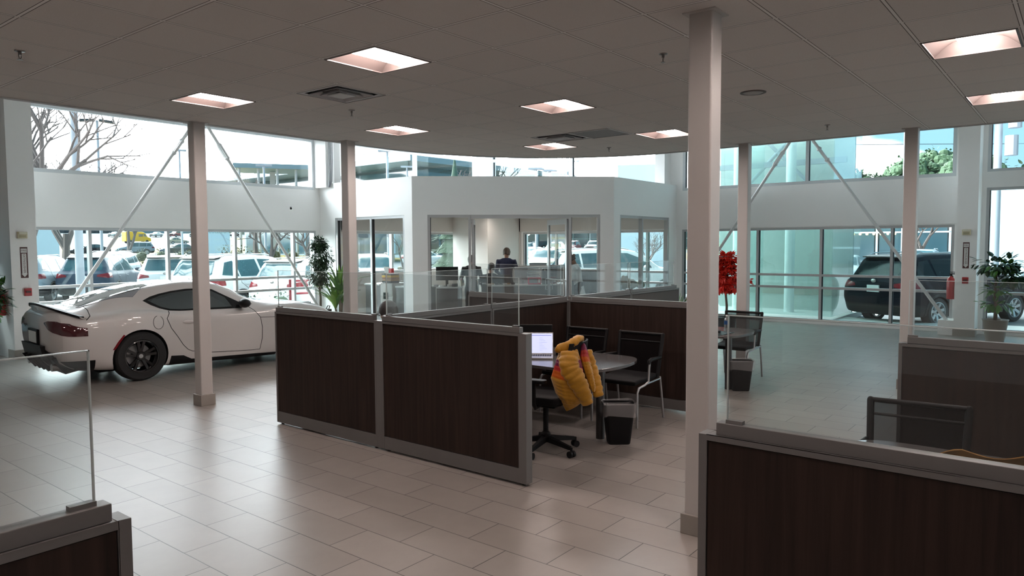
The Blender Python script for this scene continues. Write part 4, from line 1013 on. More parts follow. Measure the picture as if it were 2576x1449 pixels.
def sleeve(name, path, rad, parent, mats, bands=None, seg=18, rings=9.0, n=64, flat=.62):
    P_ = [Vector(p) for p in path]; L_ = [0]
    for a, b_ in zip(P_, P_[1:]): L_.append(L_[-1]+(b_-a).length)
    fx, fy, fz, fr = [pchip(L_, [p[k] for p in P_]) for k in range(3)]+[pchip(L_, rad)]
    mb = MB(); prev = None; idx = []
    for i in range(n+1):
        s_ = L_[-1]*i/n; c = Vector((fx(s_), fy(s_), fz(s_))); e = L_[-1]*min(i+1, n)/n; d0 = L_[-1]*max(i-1, 0)/n
        t = Vector((fx(e)-fx(d0), fy(e)-fy(d0), fz(e)-fz(d0))).normalized()
        a = (Vector((1, 0, 0))-t*t.x).normalized(); b_ = t.cross(a)
        r_ = fr(s_)*(0.86+.16*abs(math.sin(math.pi*i/n*rings))**.5)*(1 if 0 < i < n else .72)
        for j in range(seg):
            q = 2*math.pi*j/seg; w_ = 1+.05*math.sin(3*q+i*.5); mb.v.append(c+(a*math.cos(q)+b_*math.sin(q)*flat)*r_*w_)
    for i in range(n):
        t = (i+.5)/n; k = 0
        for b0, b1, ix in (bands or []):
            if b0 <= t < b1: k = ix
        for j in range(seg): mb.f.append((i*seg+j, i*seg+(j+1) % seg, (i+1)*seg+(j+1) % seg, (i+1)*seg+j)); mb.mi.append(k)
    mb.f.append(tuple(range(seg-1, -1, -1))); mb.mi.append(0); mb.f.append(tuple(n*seg+j for j in range(seg))); mb.mi.append(0)
    return mb.build(name, mats, parent, smooth=70)
M_YEL = mat('mustard_nylon', (0.52, 0.245, 0.008), 0.5, noise=.06, nscale=20, bump=.25, bscale=35, sheen=.3)
M_PUR = mat('magenta_nylon', (0.20, 0.012, 0.07), .5, bump=.2, bscale=35); M_REDN = mat('red_nylon', (0.50, 0.03, 0.03), .5, bump=.2, bscale=35); M_ORN = mat('orange_nylon', (0.62, 0.12, 0.01), .5, bump=.2, bscale=35)
JM = [M_YEL, M_PUR, M_REDN, M_ORN]
jd = Vector((math.cos(YAW), math.sin(YAW), 0))
jk = thing('quilted_jacket', 'mustard yellow quilted jacket with purple, red and orange bands draped over a chair back', 'jacket', (5.253, 3.476, 0), YAW-R(90))
def Z(zx, zy, d=0.0): return ((zx-450)*.00111, d, 1.078-(zy-355)*.00109)     # x right, y away, z up (crop coordinates -> metres)
def grid(rows_):   # rows_: list of (v, [(x, y, d) ...]) control polylines with equal counts
    m_ = len(rows_[0]); n_ = len(rows_)
    FX = []
    def f(u, v):
        a = u*(m_-1); i = min(int(a), m_-2); ta = a-i; b_ = v*(n_-1); j = min(int(b_), n_-2); tb = b_-j
        def P(jj): p, q = rows_[jj][i], rows_[jj][i+1]; return [p[k]+(q[k]-p[k])*(ta*ta*(3-2*ta)*.4+ta*.6) for k in range(3)]
        A, B = P(j), P(j+1); r_ = [A[k]+(B[k]-A[k])*tb for k in range(3)]; return Z(r_[0], r_[1], r_[2])
    return f
# back-left body panel hanging towards the camera
quilt('jacket_body', 22, 60, grid([[(330, 470, -.03), (370, 440, -.07), (420, 420, -.08), (460, 430, -.04)],
      [(300, 560, -.04), (350, 560, -.10), (420, 560, -.12), (500, 570, -.07)],
      [(262, 690, -.03), (340, 710, -.12), (430, 720, -.14), (530, 740, -.08)],
      [(300, 810, -.03), (370, 840, -.11), (440, 850, -.12), (520, 850, -.07)],
      [(384, 962, -.02), (420, 940, -.05), (465, 912, -.06), (505, 885, -.04)]]), M_YEL, jk, mats=JM, rows=17, puff=.007, bands=[(.20, .30, 1), (.30, .37, 2), (.37, .47, 3)])
quilt('jacket_front', 16, 50, grid([[(500, 430, -.02), (520, 410, -.03), (535, 430, .0)], [(490, 520, -.04), (530, 520, -.05), (560, 540, 0)], [(520, 620, -.05), (560, 620, -.06), (585, 640, 0)], [(550, 720, -.05), (585, 720, -.05), (600, 730, 0)], [(585, 800, -.04), (600, 805, -.04), (615, 800, 0)]]), M_YEL, jk, mats=JM, rows=15, puff=.006, bands=[(0, .12, 1), (.12, .24, 2), (.24, .34, 3)])
sleeve('sleeve', [Z(400, 470, -.10), Z(395, 560, -.15), Z(450, 680, -.17), Z(505, 790, -.16), Z(545, 885, -.13)], [.075, .088, .082, .066, .048], jk, JM, rings=11)
sleeve('sleeve', [Z(545, 480, .06), Z(575, 600, .06), Z(610, 720, .04), Z(645, 850, .0)], [.05, .06, .058, .044], jk, JM, rings=9)
sleeve('collar', [Z(318, 470, -.03), Z(335, 455, -.07), Z(400, 425, -.07), Z(450, 390, -.05), Z(485, 372, .0), Z(505, 400, .04)], [.035, .05, .042, .04, .042, .03], jk, JM, rings=6)
quilt('jacket_back', 18, 40, grid([[(460, 420, .0), (500, 390, .03), (540, 430, .07)], [(420, 560, .02), (500, 560, .05), (570, 560, .08)], [(400, 700, .03), (500, 700, .06), (590, 700, .08)], [(420, 820, .03), (510, 820, .05), (600, 800, .06)]]), M_YEL, jk, mats=JM, rows=14, puff=.006)

# tan coat over a chair behind the near right screen
ct = thing('tan_coat', 'mustard tan coat hung over a chair, showing above the bottom right partition', 'coat', (3.10, .28, 0), R(-90)+R(4))
MT = mat('tan_cloth', (0.30, 0.155, 0.035), .8, noise=.15, nscale=8, bump=.3, bscale=25)
def ctf(u, v):
    x_ = -.18+1.0*u; zt = 1.10+.055*u+.012*math.sin(u*1.7)+.012*math.sin(u*19)-.05*max(0, .12-u)*8
    return (x_, -.05+.14*math.sin(v*math.pi)*(1 if v < 1 else 0)+.02*math.sin(u*23+v*3), zt-.0+(.04*math.sin(min(v*3, 1)*math.pi/2))-.55*v)
quilt('coat_back', 40, 24, ctf, MT, ct, rows=1, puff=.012, thick=.03)
MB().box(-.12, .60, .10, .14, .50, 1.0).build('coat_lining', MT, ct, bevel=.02)
c4 = copy_tree(gc); c4.location = (3.02, -.06, 0); c4.rotation_euler.z = R(-92); tag(c4, 'black chair under the tan coat, hidden behind the bottom right partition', 'chair', 'black mesh guest chairs')

# ------------------------------------------------------------------ things on the tables
lp = thing('laptop', 'open silver laptop with a white document on screen, on the peninsula table', 'laptop', (5.80, 4.30, .74), YAW-R(90)-R(4))
M_ALUL = mat('laptop_aluminium', (.50, .49, .48), .35, metal=.7)
MB().rbox(-.17, .17, -.12, .12, 0, .016, .012).build('base', M_ALUL, lp, bevel=.003)
kb = MB()
for r_ in range(5):
    for c in range(13): kb.box(-.150+c*.0235, -.150+c*.0235+.020, -.005+r_*.021, -.005+r_*.021+.018, .016, .019)
kb.build('keyboard', M_BLACK, lp); MB().box(-.05, .05, -.105, -.03, .016, .0168).build('trackpad', M_STEEL, lp)
Tl = Matrix.Translation((0, .12, .015)) @ Matrix.Rotation(R(-14), 4, 'X')
MB().rbox(-.17, .17, -.004, .004, 0, .225, .003, T=Tl).build('lid', M_ALUL, lp)
M_SCR = mat('laptop_screen', (.1, .1, .1), .4, emit=(.62, .64, .92), estr=.20)
MB().box(-.162, .162, -.0055, -.0045, .012, .215, T=Tl).build('screen', M_SCR, lp)
M_SL = mat('screen_marks', (.05, .05, .1), .4, emit=(.10, .12, .50), estr=.20); M_SL2 = mat('screen_text', (.1, .1, .1), .4, emit=(.30, .36, .72), estr=.20)
k = MB(); k.box(-.162, .150, -.0062, -.0056, .192, .197, Tl); k.build('screen_toolbar', M_SL, lp)
k = MB()
for r_ in range(9): k.box(-.15+.0, -.15+.05+.02*((r_*7) % 3), -.0061, -.0056, .175-r_*.016, .178-r_*.016, Tl); k.box(.03, .06+.015*((r_*5) % 4), -.0061, -.0056, .168-r_*.016, .171-r_*.016, Tl)
k.build('screen_text_lines', M_SL2, lp)
mo = thing('desktop_monitor', 'black desktop monitor standing just behind the laptop', 'monitor', (6.02, 4.50, .74), YAW-R(90)-R(6))
MB().rbox(-.20, .20, -.012, .016, .07, .30, .008).build('display', M_BLACK, mo, bevel=.003); MB().box(-.02, .02, 0.02, .04, 0, .2).box(-.10, .10, -.05, .09, 0, .01).build('monitor_stand', M_BLACK, mo)
ph = thing('desk_phone', 'small black desk phone on the table right of the laptop', 'phone', (6.10, 4.18, .74), YAW-R(60))
MB().rbox(-.05, .05, -.06, .06, 0, .035, .01).build('phone_base', M_BLACK, ph, bevel=.006); MB().tube([(-.03, -.05, .05), (-.03, 0, .058), (-.03, .05, .05)], [.018, .012, .018], 10).build('handset', M_BLACK, ph, smooth=True)
MB().tube([(.04, .05, .02), (.09, .09, .005), (.10, .14, .08), (.07, .17, .12)], .004, 6).build('phone_cord', M_BLACK, ph, smooth=True)
bo = thing('water_bottle', 'clear plastic water bottle with a blue label on the table', 'bottle', (8.94, 3.585, .742))
M_PET = glass('clear_pet', (.90, .94, .95), .10, .05, dirt=.12)
MB().lathe([(0, .004), (.028, 0), (.032, .01), (.032, .045), (.029, .055), (.032, .065), (.032, .10), (.032, .15), (.026, .175), (.014, .195), (.0135, .205)], 24).build('bottle_body', M_PET, bo, smooth=50)
MB().lathe([(.0325, .10), (.0335, .10), (.0335, .147), (.0325, .147)], 24, close=True).build('bottle_label', mat('blue_label', (.02, .08, .22), .4), bo, smooth=50)
MB().lathe([(0, .204), (.015, .204), (.015, .22), (0, .22)], 20).build('bottle_cap', M_PLATE, bo, smooth=40)
tag(MB().box(8.60, 8.98, 3.50, 3.78, .741, .745).build('desk_mat', M_BLACK), 'flat black mat under the water bottle', 'mat')
tag(MB().rbox(8.74, 8.80, 3.60, 3.74, .745, .775, .01).build('phone_handset', M_BLACK, bevel=.005), 'small black handset lying on the mat beside the bottle', 'phone')
# ------------------------------------------------------------------ indoor plants
def leaf(mb, c, d, up, L_, w, fold=.25, kind='oval'):
    """one bent leaf starting at c and pointing along d"""
    d = Vector(d).normalized(); s = d.cross(Vector(up)); s = s.normalized() if s.length > 1e-6 else d.orthogonal().normalized(); n = s.cross(d)
    c = Vector(c)
    if kind == 'star':
        for a in (-70, -35, 0, 35, 70):
            e = (d*math.cos(R(a))+s*math.sin(R(a))); l = L_*(1 if a == 0 else .85 if abs(a) < 50 else .6); t = s*math.cos(R(a))-d*math.sin(R(a))
            mb.add([c, c+e*l*.5+t*w*.22+n*.004, c+e*l+n*-.02, c+e*l*.5-t*w*.22+n*.004], [(0, 1, 2), (0, 2, 3)])
        return
    P_ = [c, c+d*L_*.3+s*w*.5-n*fold*w*.3, c+d*L_*.7+s*w*.42-n*fold*w*.6, c+d*L_-n*fold*w, c+d*L_*.7-s*w*.42-n*fold*w*.6, c+d*L_*.3-s*w*.5-n*fold*w*.3, c+d*L_*.35+n*.0, c+d*L_*.7-n*fold*w*.25]
    mb.add(P_, [(0, 1, 6), (0, 6, 5), (1, 2, 7, 6), (6, 7, 4, 5), (2, 3, 7), (7, 3, 4)])
def leafy(name, m, parent, blobs, n, L_, w, rnd, kind='oval', droop=.3):
    mb = MB()
    for (c, r_) in blobs:
        c = Vector(c); rr = Vector(r_) if isinstance(r_, (tuple, list)) else Vector((r_, r_, r_))
        for _ in range(int(n)):
            v = Vector((rnd.gauss(0, 1), rnd.gauss(0, 1), rnd.gauss(0, 1))).normalized(); q = rnd.uniform(.35, 1)
            p = c+Vector((v.x*rr.x, v.y*rr.y, v.z*rr.z))*q
            d = v+Vector((rnd.uniform(-.6, .6), rnd.uniform(-.6, .6), rnd.uniform(-.6, .3)-droop))
            leaf(mb, p, d, (0, 0, 1), L_*rnd.uniform(.7, 1.2), w*rnd.uniform(.8, 1.2), .3, kind)
    return mb.build(name, m, parent, merge=False)
M_LEAF = mat('dark_green_leaf', (0.018, 0.050, 0.016), .4, noise=.4, nscale=5); M_LEAFB = mat('bright_green_leaf', (0.05, 0.16, 0.02), .4, noise=.4, nscale=4)
M_LEAFY = mat('yellow_green_leaf', (0.17, 0.33, 0.03), .4, noise=.35, nscale=6); M_LEAFR = mat('red_maple_leaf', (0.75, 0.03, 0.015), .5, noise=.4, nscale=9)
M_BARK = mat('grey_brown_bark', (0.12, 0.085, 0.06), .85, bump=.5, bscale=40); M_SOIL = mat('potting_soil', (.03, .02, .015), .9)
M_WICK = mat('dark_wicker', (.05, .035, .03), .8, bump=.8, bscale=70); M_POT = mat('taupe_glazed_pot', (.22, .19, .16), .35, coat=.3); M_POTD = mat('dark_pot', (.04, .04, .045), .4)
def pot(parent, r0, r1, h, m):
    MB().lathe([(0, 0), (r0, 0), (r1, h*.97), (r1+.012, h), (r1-.012, h), (r0*.9, .03), (0, .03)], 28).build('plant_pot', m, parent, smooth=40)
    MB().lathe([(0, h*.9), (r1*.94, h*.9), (r1*.94, h*.88), (0, h*.88)], 24).build('soil', M_SOIL, parent)
rn = random.Random(11)
f = thing('potted_ficus', 'potted ficus tree with small dark green leaves beside the glass office', 'potted plant', (10.14, 13.62, 0))
MB().rbox(-.19, .19, -.19, .19, 0, .44, .05).build('wicker_basket', M_WICK, f, bevel=.01)
MB().tube([(.19, -.05, .42), (.23, -.04, .50), (.23, .04, .50), (.19, .05, .42)], .012, 8).build('basket_handle', M_WICK, f, smooth=True)
MB().box(-.17, .17, -.17, .17, .40, .43).build('soil', M_SOIL, f)
b = MB(); b.tube([(0, 0, .4), (.01, 0, .7), (-.01, .01, .95), (.02, 0, 1.15), (0, 0, 1.5)], [.028, .025, .022, .018, .01], 8)
for i in range(16):
    a = rn.uniform(0, 6.28); z = rn.uniform(.9, 1.6); b.tube([(0, 0, z-.1), (.12*math.cos(a), .12*math.sin(a), z+.05), (.25*math.cos(a), .25*math.sin(a), z+.2)], [.008, .006, .003], 5)
b.build('trunk', M_BARK, f, smooth=True)
leafy('foliage', M_LEAF, f, [((0, 0, 1.22), (.33, .33, .28)), ((.02, 0, 1.62), (.30, .30, .30)), ((0, .02, 1.92), (.20, .20, .16))], 620, .085, .040, rn)
f = thing('potted_dracaena', 'striped green dracaena with long upright leaves beside the office column', 'potted plant', (9.98, 12.72, 0))
pot(f, .14, .18, .32, M_POTD)
b = MB()
for (dx, dy, h) in ((0, 0, .78), (.10, .05, .62), (-.07, .06, .5)): b.tube([(dx*.5, dy*.5, .28), (dx, dy, h)], .022, 8)
b.build('cane', M_BARK, f, smooth=True)
mb = MB(); my = MB()
for (dx, dy, h) in ((0, 0, .78), (.10, .05, .62), (-.07, .06, .5)):
    for k in range(20):
        a = rn.uniform(0, 6.28); t = rn.uniform(.12, .95); L_ = rn.uniform(.55, .85); q = (mb, my)[k % 2]
        pts = [(dx+math.cos(a)*L_*t*s_*(.5+.5*s_), dy+math.sin(a)*L_*t*s_*(.5+.5*s_), h+L_*(s_-.55*t*s_*s_)) for s_ in (0, .25, .5, .75, 1)]
        sd = Vector((-math.sin(a), math.cos(a), 0)); ws = (.018, .036, .042, .03, .002); vs = []
        for p_, w_ in zip(pts, ws): vs += [Vector(p_)-sd*w_, Vector(p_)+Vector((0, 0, -.008)), Vector(p_)+sd*w_]
        q.add(vs, [(3*i+j, 3*i+j+1, 3*i+j+4, 3*i+j+3) for i in range(4) for j in range(2)])
mb.build('dark_leaves', M_LEAFB, f, merge=False); my.build('striped_leaves', M_LEAFY, f, merge=False)
f = thing('red_leaved_tree', 'slender potted tree with bright red maple leaves between two columns', 'potted plant', (14.31, 5.75, 0))
pot(f, .15, .2, .38, M_POTD)
b = MB(); b.tube([(0, 0, .34), (.02, 0, .6), (-.015, .01, .85), (.02, 0, 1.1), (0, 0, 1.5)], [.028, .026, .024, .018, .01], 8); b.tube([(.02, .01, .36), (-.02, -.01, .62), (.03, .02, .9), (.06, .03, 1.2)], [.02, .02, .016, .01], 8)
b.build('trunk', M_BARK, f, smooth=True)
leafy('foliage', M_LEAFR, f, [((0, 0, 1.03), (.26, .26, .13)), ((.02, 0, 1.22), (.28, .28, .16)), ((0, 0, 1.42), (.26, .26, .15)), ((0, 0, 1.57), (.20, .20, .12))], 120, .13, .10, rn, 'star')
for i in range(1): leafy('foliage', M_LEAFR, f, [((.42, -.33, 1.12), (.05, .05, .03))], 5, .12, .1, rn, 'star')
f = thing('potted_rubber_plant', 'leafy green potted plant at the left edge of the picture', 'potted plant', (3.72, 13.90, 0))
pot(f, .17, .22, .45, M_POTD)
b = MB(); b.tube([(0, 0, .4), (.02, 0, .8), (0, .02, 1.2), (.02, 0, 1.6)], [.025, .022, .02, .012], 8); b.build('trunk', M_BARK, f, smooth=True)
leafy('foliage', M_LEAF, f, [((0, 0, 1.35), (.30, .3, .38)), ((.12, -.1, 1.0), (.32, .28, .2))], 110, .17, .09, rn, droop=.1)
leafy('bright_foliage', M_LEAFB, f, [((.25, -.1, 1.15), (.22, .2, .2)), ((.1, -.1, .85), (.3, .2, .15))], 30, .16, .09, rn, droop=0)
f = thing('potted_umbrella_plant', 'leafy green plant in a taupe pot in front of the far right window', 'potted plant', (16.35, 1.31, 0))
pot(f, .15, .21, .42, M_POT)
b = MB(); b.tube([(0, 0, .38), (.03, 0, .7), (0, .02, .95), (.02, 0, 1.4)], [.035, .03, .025, .012], 8); b.tube([(.02, .02, .38), (-.03, -.02, .7), (.02, -.03, 1.0)], [.025, .02, .012], 8); b.build('trunk', M_BARK, f, smooth=True)
leafy('foliage', M_LEAF, f, [((0, 0, 1.47), (.40, .42, .16)), ((.0, -.25, 1.25), (.2, .2, .15))], 130, .16, .08, rn, droop=.1)
leafy('bright_foliage', M_LEAFB, f, [((0, -.1, 1.42), (.40, .42, .15)), ((0, 0, .98), (.14, .2, .13)), ((0, 0, .72), (.3, .38, .04))], 40, .15, .08, rn, droop=.1)
f = thing('spiky_plant', 'low spiky green plant seen between the far partition and the near column', 'potted plant', (13.2, 6.35, 0))
pot(f, .13, .17, .34, M_POT)
mb = MB()
for k in range(34):
    a = rn.uniform(0, 6.28); t = rn.uniform(.2, .9); L_ = rn.uniform(.5, .75)
    pts = [(math.cos(a)*L_*t*s_, math.sin(a)*L_*t*s_, .3+L_*(s_-.4*t*s_*s_)) for s_ in (0, .33, .66, 1)]; sd = Vector((-math.sin(a), math.cos(a), 0)); vs = []
    for p_, w_ in zip(pts, (.012, .022, .018, .002)): vs += [Vector(p_)-sd*w_, Vector(p_)+sd*w_]
    mb.add(vs, [(2*i, 2*i+1, 2*i+3, 2*i+2) for i in range(3)])
mb.build('spiky_leaves', M_LEAFB, f, merge=False)
# ------------------------------------------------------------------ people
M_SKIN = mat('skin', (.36, .20, .14), .5, noise=.05, nscale=12); M_HAIRD = mat('dark_hair', (.018, .014, .012), .6, bump=.6, bscale=90); M_HAIRB = mat('brown_hair', (.06, .040, .028), .6, bump=.6, bscale=90)
M_NAVY = mat('navy_shirt', (.008, .012, .045), .8, bump=.2, bscale=25); M_BLK = mat('black_shirt', (.010, .010, .012), .85, bump=.2, bscale=25); M_WHT = mat('pale_smock', (.72, .76, .76), .85, bump=.3, bscale=25)
M_TROU = mat('dark_trousers', (.02, .02, .024), .8); M_GREYT = mat('grey_trousers', (.10, .10, .11), .8); M_SHOE = mat('black_shoes', (.01, .01, .01), .4)
def skin_mesh(name, chains, m, parent, sub=2, smooth=True):
    """chains: list of point lists [(x, y, z, r) ...]; points that coincide are welded, the first point is the root"""
    vs = []; rs = []; es = []; idx = {}
    def vi(p):
        k = (round(p[0], 4), round(p[1], 4), round(p[2], 4))
        if k not in idx: idx[k] = len(vs); vs.append(p[:3]); rs.append(p[3:])
        return idx[k]
    for ch_ in chains:
        a = None
        for p in ch_:
            b = vi(p)
            if a is not None and a != b: es.append((a, b))
            a = b
    me = bpy.data.meshes.new('sk'); me.from_pydata(vs, es, []); o = bpy.data.objects.new('sk', me); COL.objects.link(o)
    md = o.modifiers.new('s', 'SKIN'); md.use_smooth_shade = True; md.branch_smoothing = .6
    for i, r_ in enumerate(rs):
        d = me.skin_vertices[0].data[i]; d.radius = (r_[0], r_[1] if len(r_) > 1 else r_[0]); d.use_root = (i == 0)
    s = o.modifiers.new('u', 'SUBSURF'); s.levels = sub; s.render_levels = sub
    bpy.context.view_layer.update()
    out = bpy.data.meshes.new_from_object(o.evaluated_get(bpy.context.evaluated_depsgraph_get())); bpy.data.objects.remove(o)
    out.name = name; out.materials.clear(); out.materials.append(m); out.shade_smooth()
    r_ = bpy.data.objects.new(name, out); COL.objects.link(r_); r_.parent = parent; return r_
def blended(name, chains, m, parent, vox=.013):
    """tapered limbs fused into one smooth surface"""
    mb = MB(); seg = 16
    for ch_ in chains:
        n = len(ch_); P_ = [Vector(p[:3]) for p in ch_]; base = len(mb.v)
        for i, p in enumerate(P_):
            t = (P_[min(i+1, n-1)]-P_[max(i-1, 0)]).normalized(); a = Vector((1, 0, 0))-t*t.x
            a = a.normalized() if a.length > .2 else Vector((0, 1, 0)); b = t.cross(a).normalized()
            for k in range(seg): q = 2*math.pi*k/seg; mb.v.append(p+a*math.cos(q)*ch_[i][3]+b*math.sin(q)*ch_[i][4])
        for i in range(n-1):
            for k in range(seg): mb.f.append((base+i*seg+k, base+i*seg+(k+1) % seg, base+(i+1)*seg+(k+1) % seg, base+(i+1)*seg+k)); mb.mi.append(0)
        mb.f.append(tuple(base+k for k in range(seg-1, -1, -1))); mb.mi.append(0); mb.f.append(tuple(base+(n-1)*seg+k for k in range(seg))); mb.mi.append(0)
        if len(chains) > 1 and ch_ is not chains[0]: mb.ball(P_[0], ch_[0][3]*.98, 12)
    o = bpy.data.objects.new('bl', mb.mesh('bl', [], merge=False)); COL.objects.link(o)
    r_ = o.modifiers.new('r', 'REMESH'); r_.mode = 'VOXEL'; r_.voxel_size = vox; s_ = o.modifiers.new('s', 'SMOOTH'); s_.factor = .5; s_.iterations = 10
    bpy.context.view_layer.update(); out = bpy.data.meshes.new_from_object(o.evaluated_get(bpy.context.evaluated_depsgraph_get())); bpy.data.objects.remove(o)
    out.name = name; out.materials.clear(); out.materials.append(m); out.shade_smooth(); r_ = bpy.data.objects.new(name, out); COL.objects.link(r_); r_.parent = parent; return r_
def hand(w, d, side, palm=(0, 0, 1)):
    """finger chains for a hand whose palm starts at wrist w and runs along d"""
    w = Vector(w); d = Vector(d).normalized(); s = d.cross(Vector(palm)).normalized()*side; n = d.cross(s)
    c = w+d*.05; out = [[(*w, .026, .020), (*c, .034, .016)]]
    for k, (o_, l) in enumerate(((-.030, .062), (-.010, .075), (.010, .078), (.029, .068))):
        k0 = w+d*.085+s*o_; k1 = k0+d*l*.5+n*.012; k2 = k0+d*l*.92+n*.035
        out.append([(*c, .034, .016), (*k0, .0105), (*k1, .009), (*k2, .0075)])
    t0 = w+d*.035-s*.036; out.append([(*c, .034, .016), (*t0, .012), (*(t0+d*.035-s*.014+n*.012), .0105), (*(t0+d*.06-s*.016+n*.024), .009)])
    return out
def person(label, loc, rz, H_=1.78, shirt=M_BLK, trou=M_TROU, hair=M_HAIRD, pose='stand', armsL=None, armsR=None, headtilt=0.0, headturn=0.0, lean=0.0, hairstyle='short', glasses=False, female=False):
    """faces local +Y"""
    rt = thing('person', label, 'person', loc, rz); k = H_/1.80; rt.scale = (k, k, k)
    sit = pose == 'sit'; pz = .50 if sit else .96; w = .92 if female else 1.0
    ln = lambda z: math.sin(lean)*(z-pz)
    lz = lambda z: pz+(z-pz)*math.cos(lean)
    base = pz-.96
    def tp(x, y, z): z = z+base; return (x, y+ln(z), lz(z))
    pel = (0, 0, pz)
    sh = .185*w
    neck = tp(0, -.01, 1.49); C = (*pel, .15*w, .105)
    spine = [(*pel, .15*w, .105), (*tp(0, 0, 1.12), .13*w, .095), (*tp(0, -.01, 1.30), .155*w, .105), (*tp(0, -.01, 1.42), .12*w, .085), (*neck, .058, .055)]
    hx = Vector((math.sin(headturn)*math.cos(headtilt)*.0, 0, 0))
    ndir = Vector((0, math.sin(lean+headtilt*.5), math.cos(lean+headtilt*.5))); hdir = Vector((0, math.sin(lean+headtilt), math.cos(lean+headtilt)))
    nv = Vector(neck); n1 = nv+ndir*.045; h1 = n1+hdir*.05+Vector((0, .015, 0)); h2 = h1+hdir*.075; h3 = h2+hdir*.06
    head = [(*neck, .058, .055), (*n1, .058, .060), (*h1, .072, .088), (*h2, .090, .106), (*h3, .072, .085)]
    def arm(sx, pts):
        s0 = tp(sx*sh, -.01, 1.42)
        if pts is None: pts = [tp(sx*(sh+.06), -.02, 1.14), tp(sx*(sh+.05), .06, .90)]
        e, wr = pts; d = (Vector(wr)-Vector(e)).normalized(); m = (Vector(e)+Vector(wr))/2
        ch_ = [(*tp(0, -.01, 1.42), .12*w, .085), (*s0, .058, .056), (*((Vector(s0)+Vector(e))/2), .048, .046), (*e, .040, .038), (*m, .036, .034), (*wr, .026, .020)]
        return [ch_]+hand(wr, d, -sx, (sx*-1, 0, .2)), (s0, e, wr)
    aL, jL = arm(-1, armsL); aR, jR = arm(1, armsR)
    legs = []; lj = []
    for sx in (-1, 1):
        hp = (sx*.095*w, 0, pz-.06)
        if sit: kn = (sx*.13, .43, pz-.02); an = (sx*.13, .40, .09); to = (sx*.14, .53, .04)
        else: kn = (sx*.10, .02, .50); an = (sx*.105, -.01, .09); to = (sx*.12, .13, .035)
        m1 = (Vector(hp)+Vector(kn))/2; m2 = (Vector(kn)*.6+Vector(an)*.4)
        legs.append([(*pel, .15*w, .105), (*hp, .088, .09), (*m1, .078, .08), (*kn, .056, .058), (*m2, .055, .056), (*an, .036, .038), (*to, .036, .026)]); lj.append((hp, m1, kn, m2, an, to))
    skin_mesh('body', [spine+head[1:]]+legs+aL+aR, M_SKIN, rt)
    g = .012
    # clothing: shirt with sleeves, trousers
    shirt_ch = [[(*(tp(0, 0, 0.88 if not female else .70) if not sit else tp(0, 0, .93)), .165*w, .125), (*tp(0, 0, 1.12), .148*w, .115), (*tp(0, -.01, 1.30), .172*w, .125), (*tp(0, -.01, 1.41), .165*w, .110), (*tp(0, -.012, 1.475), .10*w, .080), (*tp(0, -.01, 1.515), .066, .068)]]
    for sx, j in ((-1, jL), (1, jR)):
        s0, e, wr = j; m = (Vector(s0)+Vector(e))/2; we = Vector(e)*.15+Vector(wr)*.85
        shirt_ch.append([(*tp(sx*.08, -.01, 1.43), .085, .085), (*s0, .088, .086), (*m, .064, .062), (*e, .054, .052), (*we, .042, .040)])
    blended('shirt', shirt_ch, shirt, rt)
    tr = [[(0, 0, pz+.10, .150*w, .112), (0, 0, pz-.02, .165*w, .125), (0, .0, pz-.09, .13*w, .11)]]
    for hp, m1, kn, m2, an, to in lj: tr.append([(*hp, .092, .098), (*m1, .082, .085), (*kn, .066, .068), (*m2, .062, .064), (*(Vector(an)+Vector((0, 0, .0))), .055, .058)])
    blended('trousers', tr, trou, rt)
    for hp, m1, kn, m2, an, to in lj:
        skin_mesh('shoe', [[(an[0], an[1]-.03, .045, .04, .04), (to[0], to[1]-.05, .045, .045, .038), (to[0]*1.02, to[1]+.03, .035, .038, .028)]], M_SHOE, rt)
    # head details: hair, ears, nose, eyes
    Th = Matrix.Translation(h2) @ Matrix.Rotation(-headturn, 4, hdir) @ Matrix.Rotation(-(lean+headtilt), 4, 'X')
    hm = MB()
    ball = [(math.sin(math.pi*i/10), math.cos(math.pi*i/10)) for i in range(11)]
    rx, ry, rz_ = .093, .112, .118
    if hairstyle == 'short': lo = -.72
    elif hairstyle == 'bob': lo = -.95; rx, ry, rz_ = .100, .115, .125
    else: lo = -.55
    vs = []; seg = 22; ringn = 12
    for i in range(ringn+1):
        ph = i/ringn
        for j in range(seg):
            a = 2*math.pi*j/seg; front = max(0, math.sin(a))        # +Y is the face
            low = lo+(.55-lo)*front**.7 if True else lo
            zc_ = 1-(1-low)*ph; rr_ = math.sqrt(max(0, 1-zc_*zc_)) if zc_ > -.3 else math.sqrt(1-.09)*(1-.12*(-.3-zc_))
            vs.append((rx*rr_*math.cos(a), ry*rr_*math.sin(a)-.012, rz_*zc_+.005))
    n_ = len(vs); vs2 = [(x*.93, y*.93, z-.003) for x, y, z in vs]
    fs = [(i*seg+j, (i+1)*seg+j, (i+1)*seg+(j+1) % seg, i*seg+(j+1) % seg) for i in range(ringn) for j in range(seg)]
    fs += [tuple(n_+q for q in f_[::-1]) for f_ in fs]+[(ringn*seg+j, n_+ringn*seg+j, n_+ringn*seg+(j+1) % seg, ringn*seg+(j+1) % seg) for j in range(seg)]
    hm.add(vs+vs2, fs, Th)
    hm.build('hair', hair, rt, smooth=60)
    if hairstyle == 'bun':
        MB().ball((0, -.125, .03), (.038, .035, .038), 14, Th).build('hair_bun', hair, rt, smooth=True)
        MB().tube([(rx*1.03*math.cos(a), .035, rz_*1.0*math.sin(a)) for a in [R(q) for q in range(0, 181, 15)]], .011, 8, Th).build('headband', M_PLATE, rt, smooth=True)
    fm = MB()
    fm.tube([(0, .088, .012), (0, .108, -.022), (0, .094, -.032)], [.008, .013, .010], 8, Th); fm.build('nose', M_SKIN, rt, smooth=True)
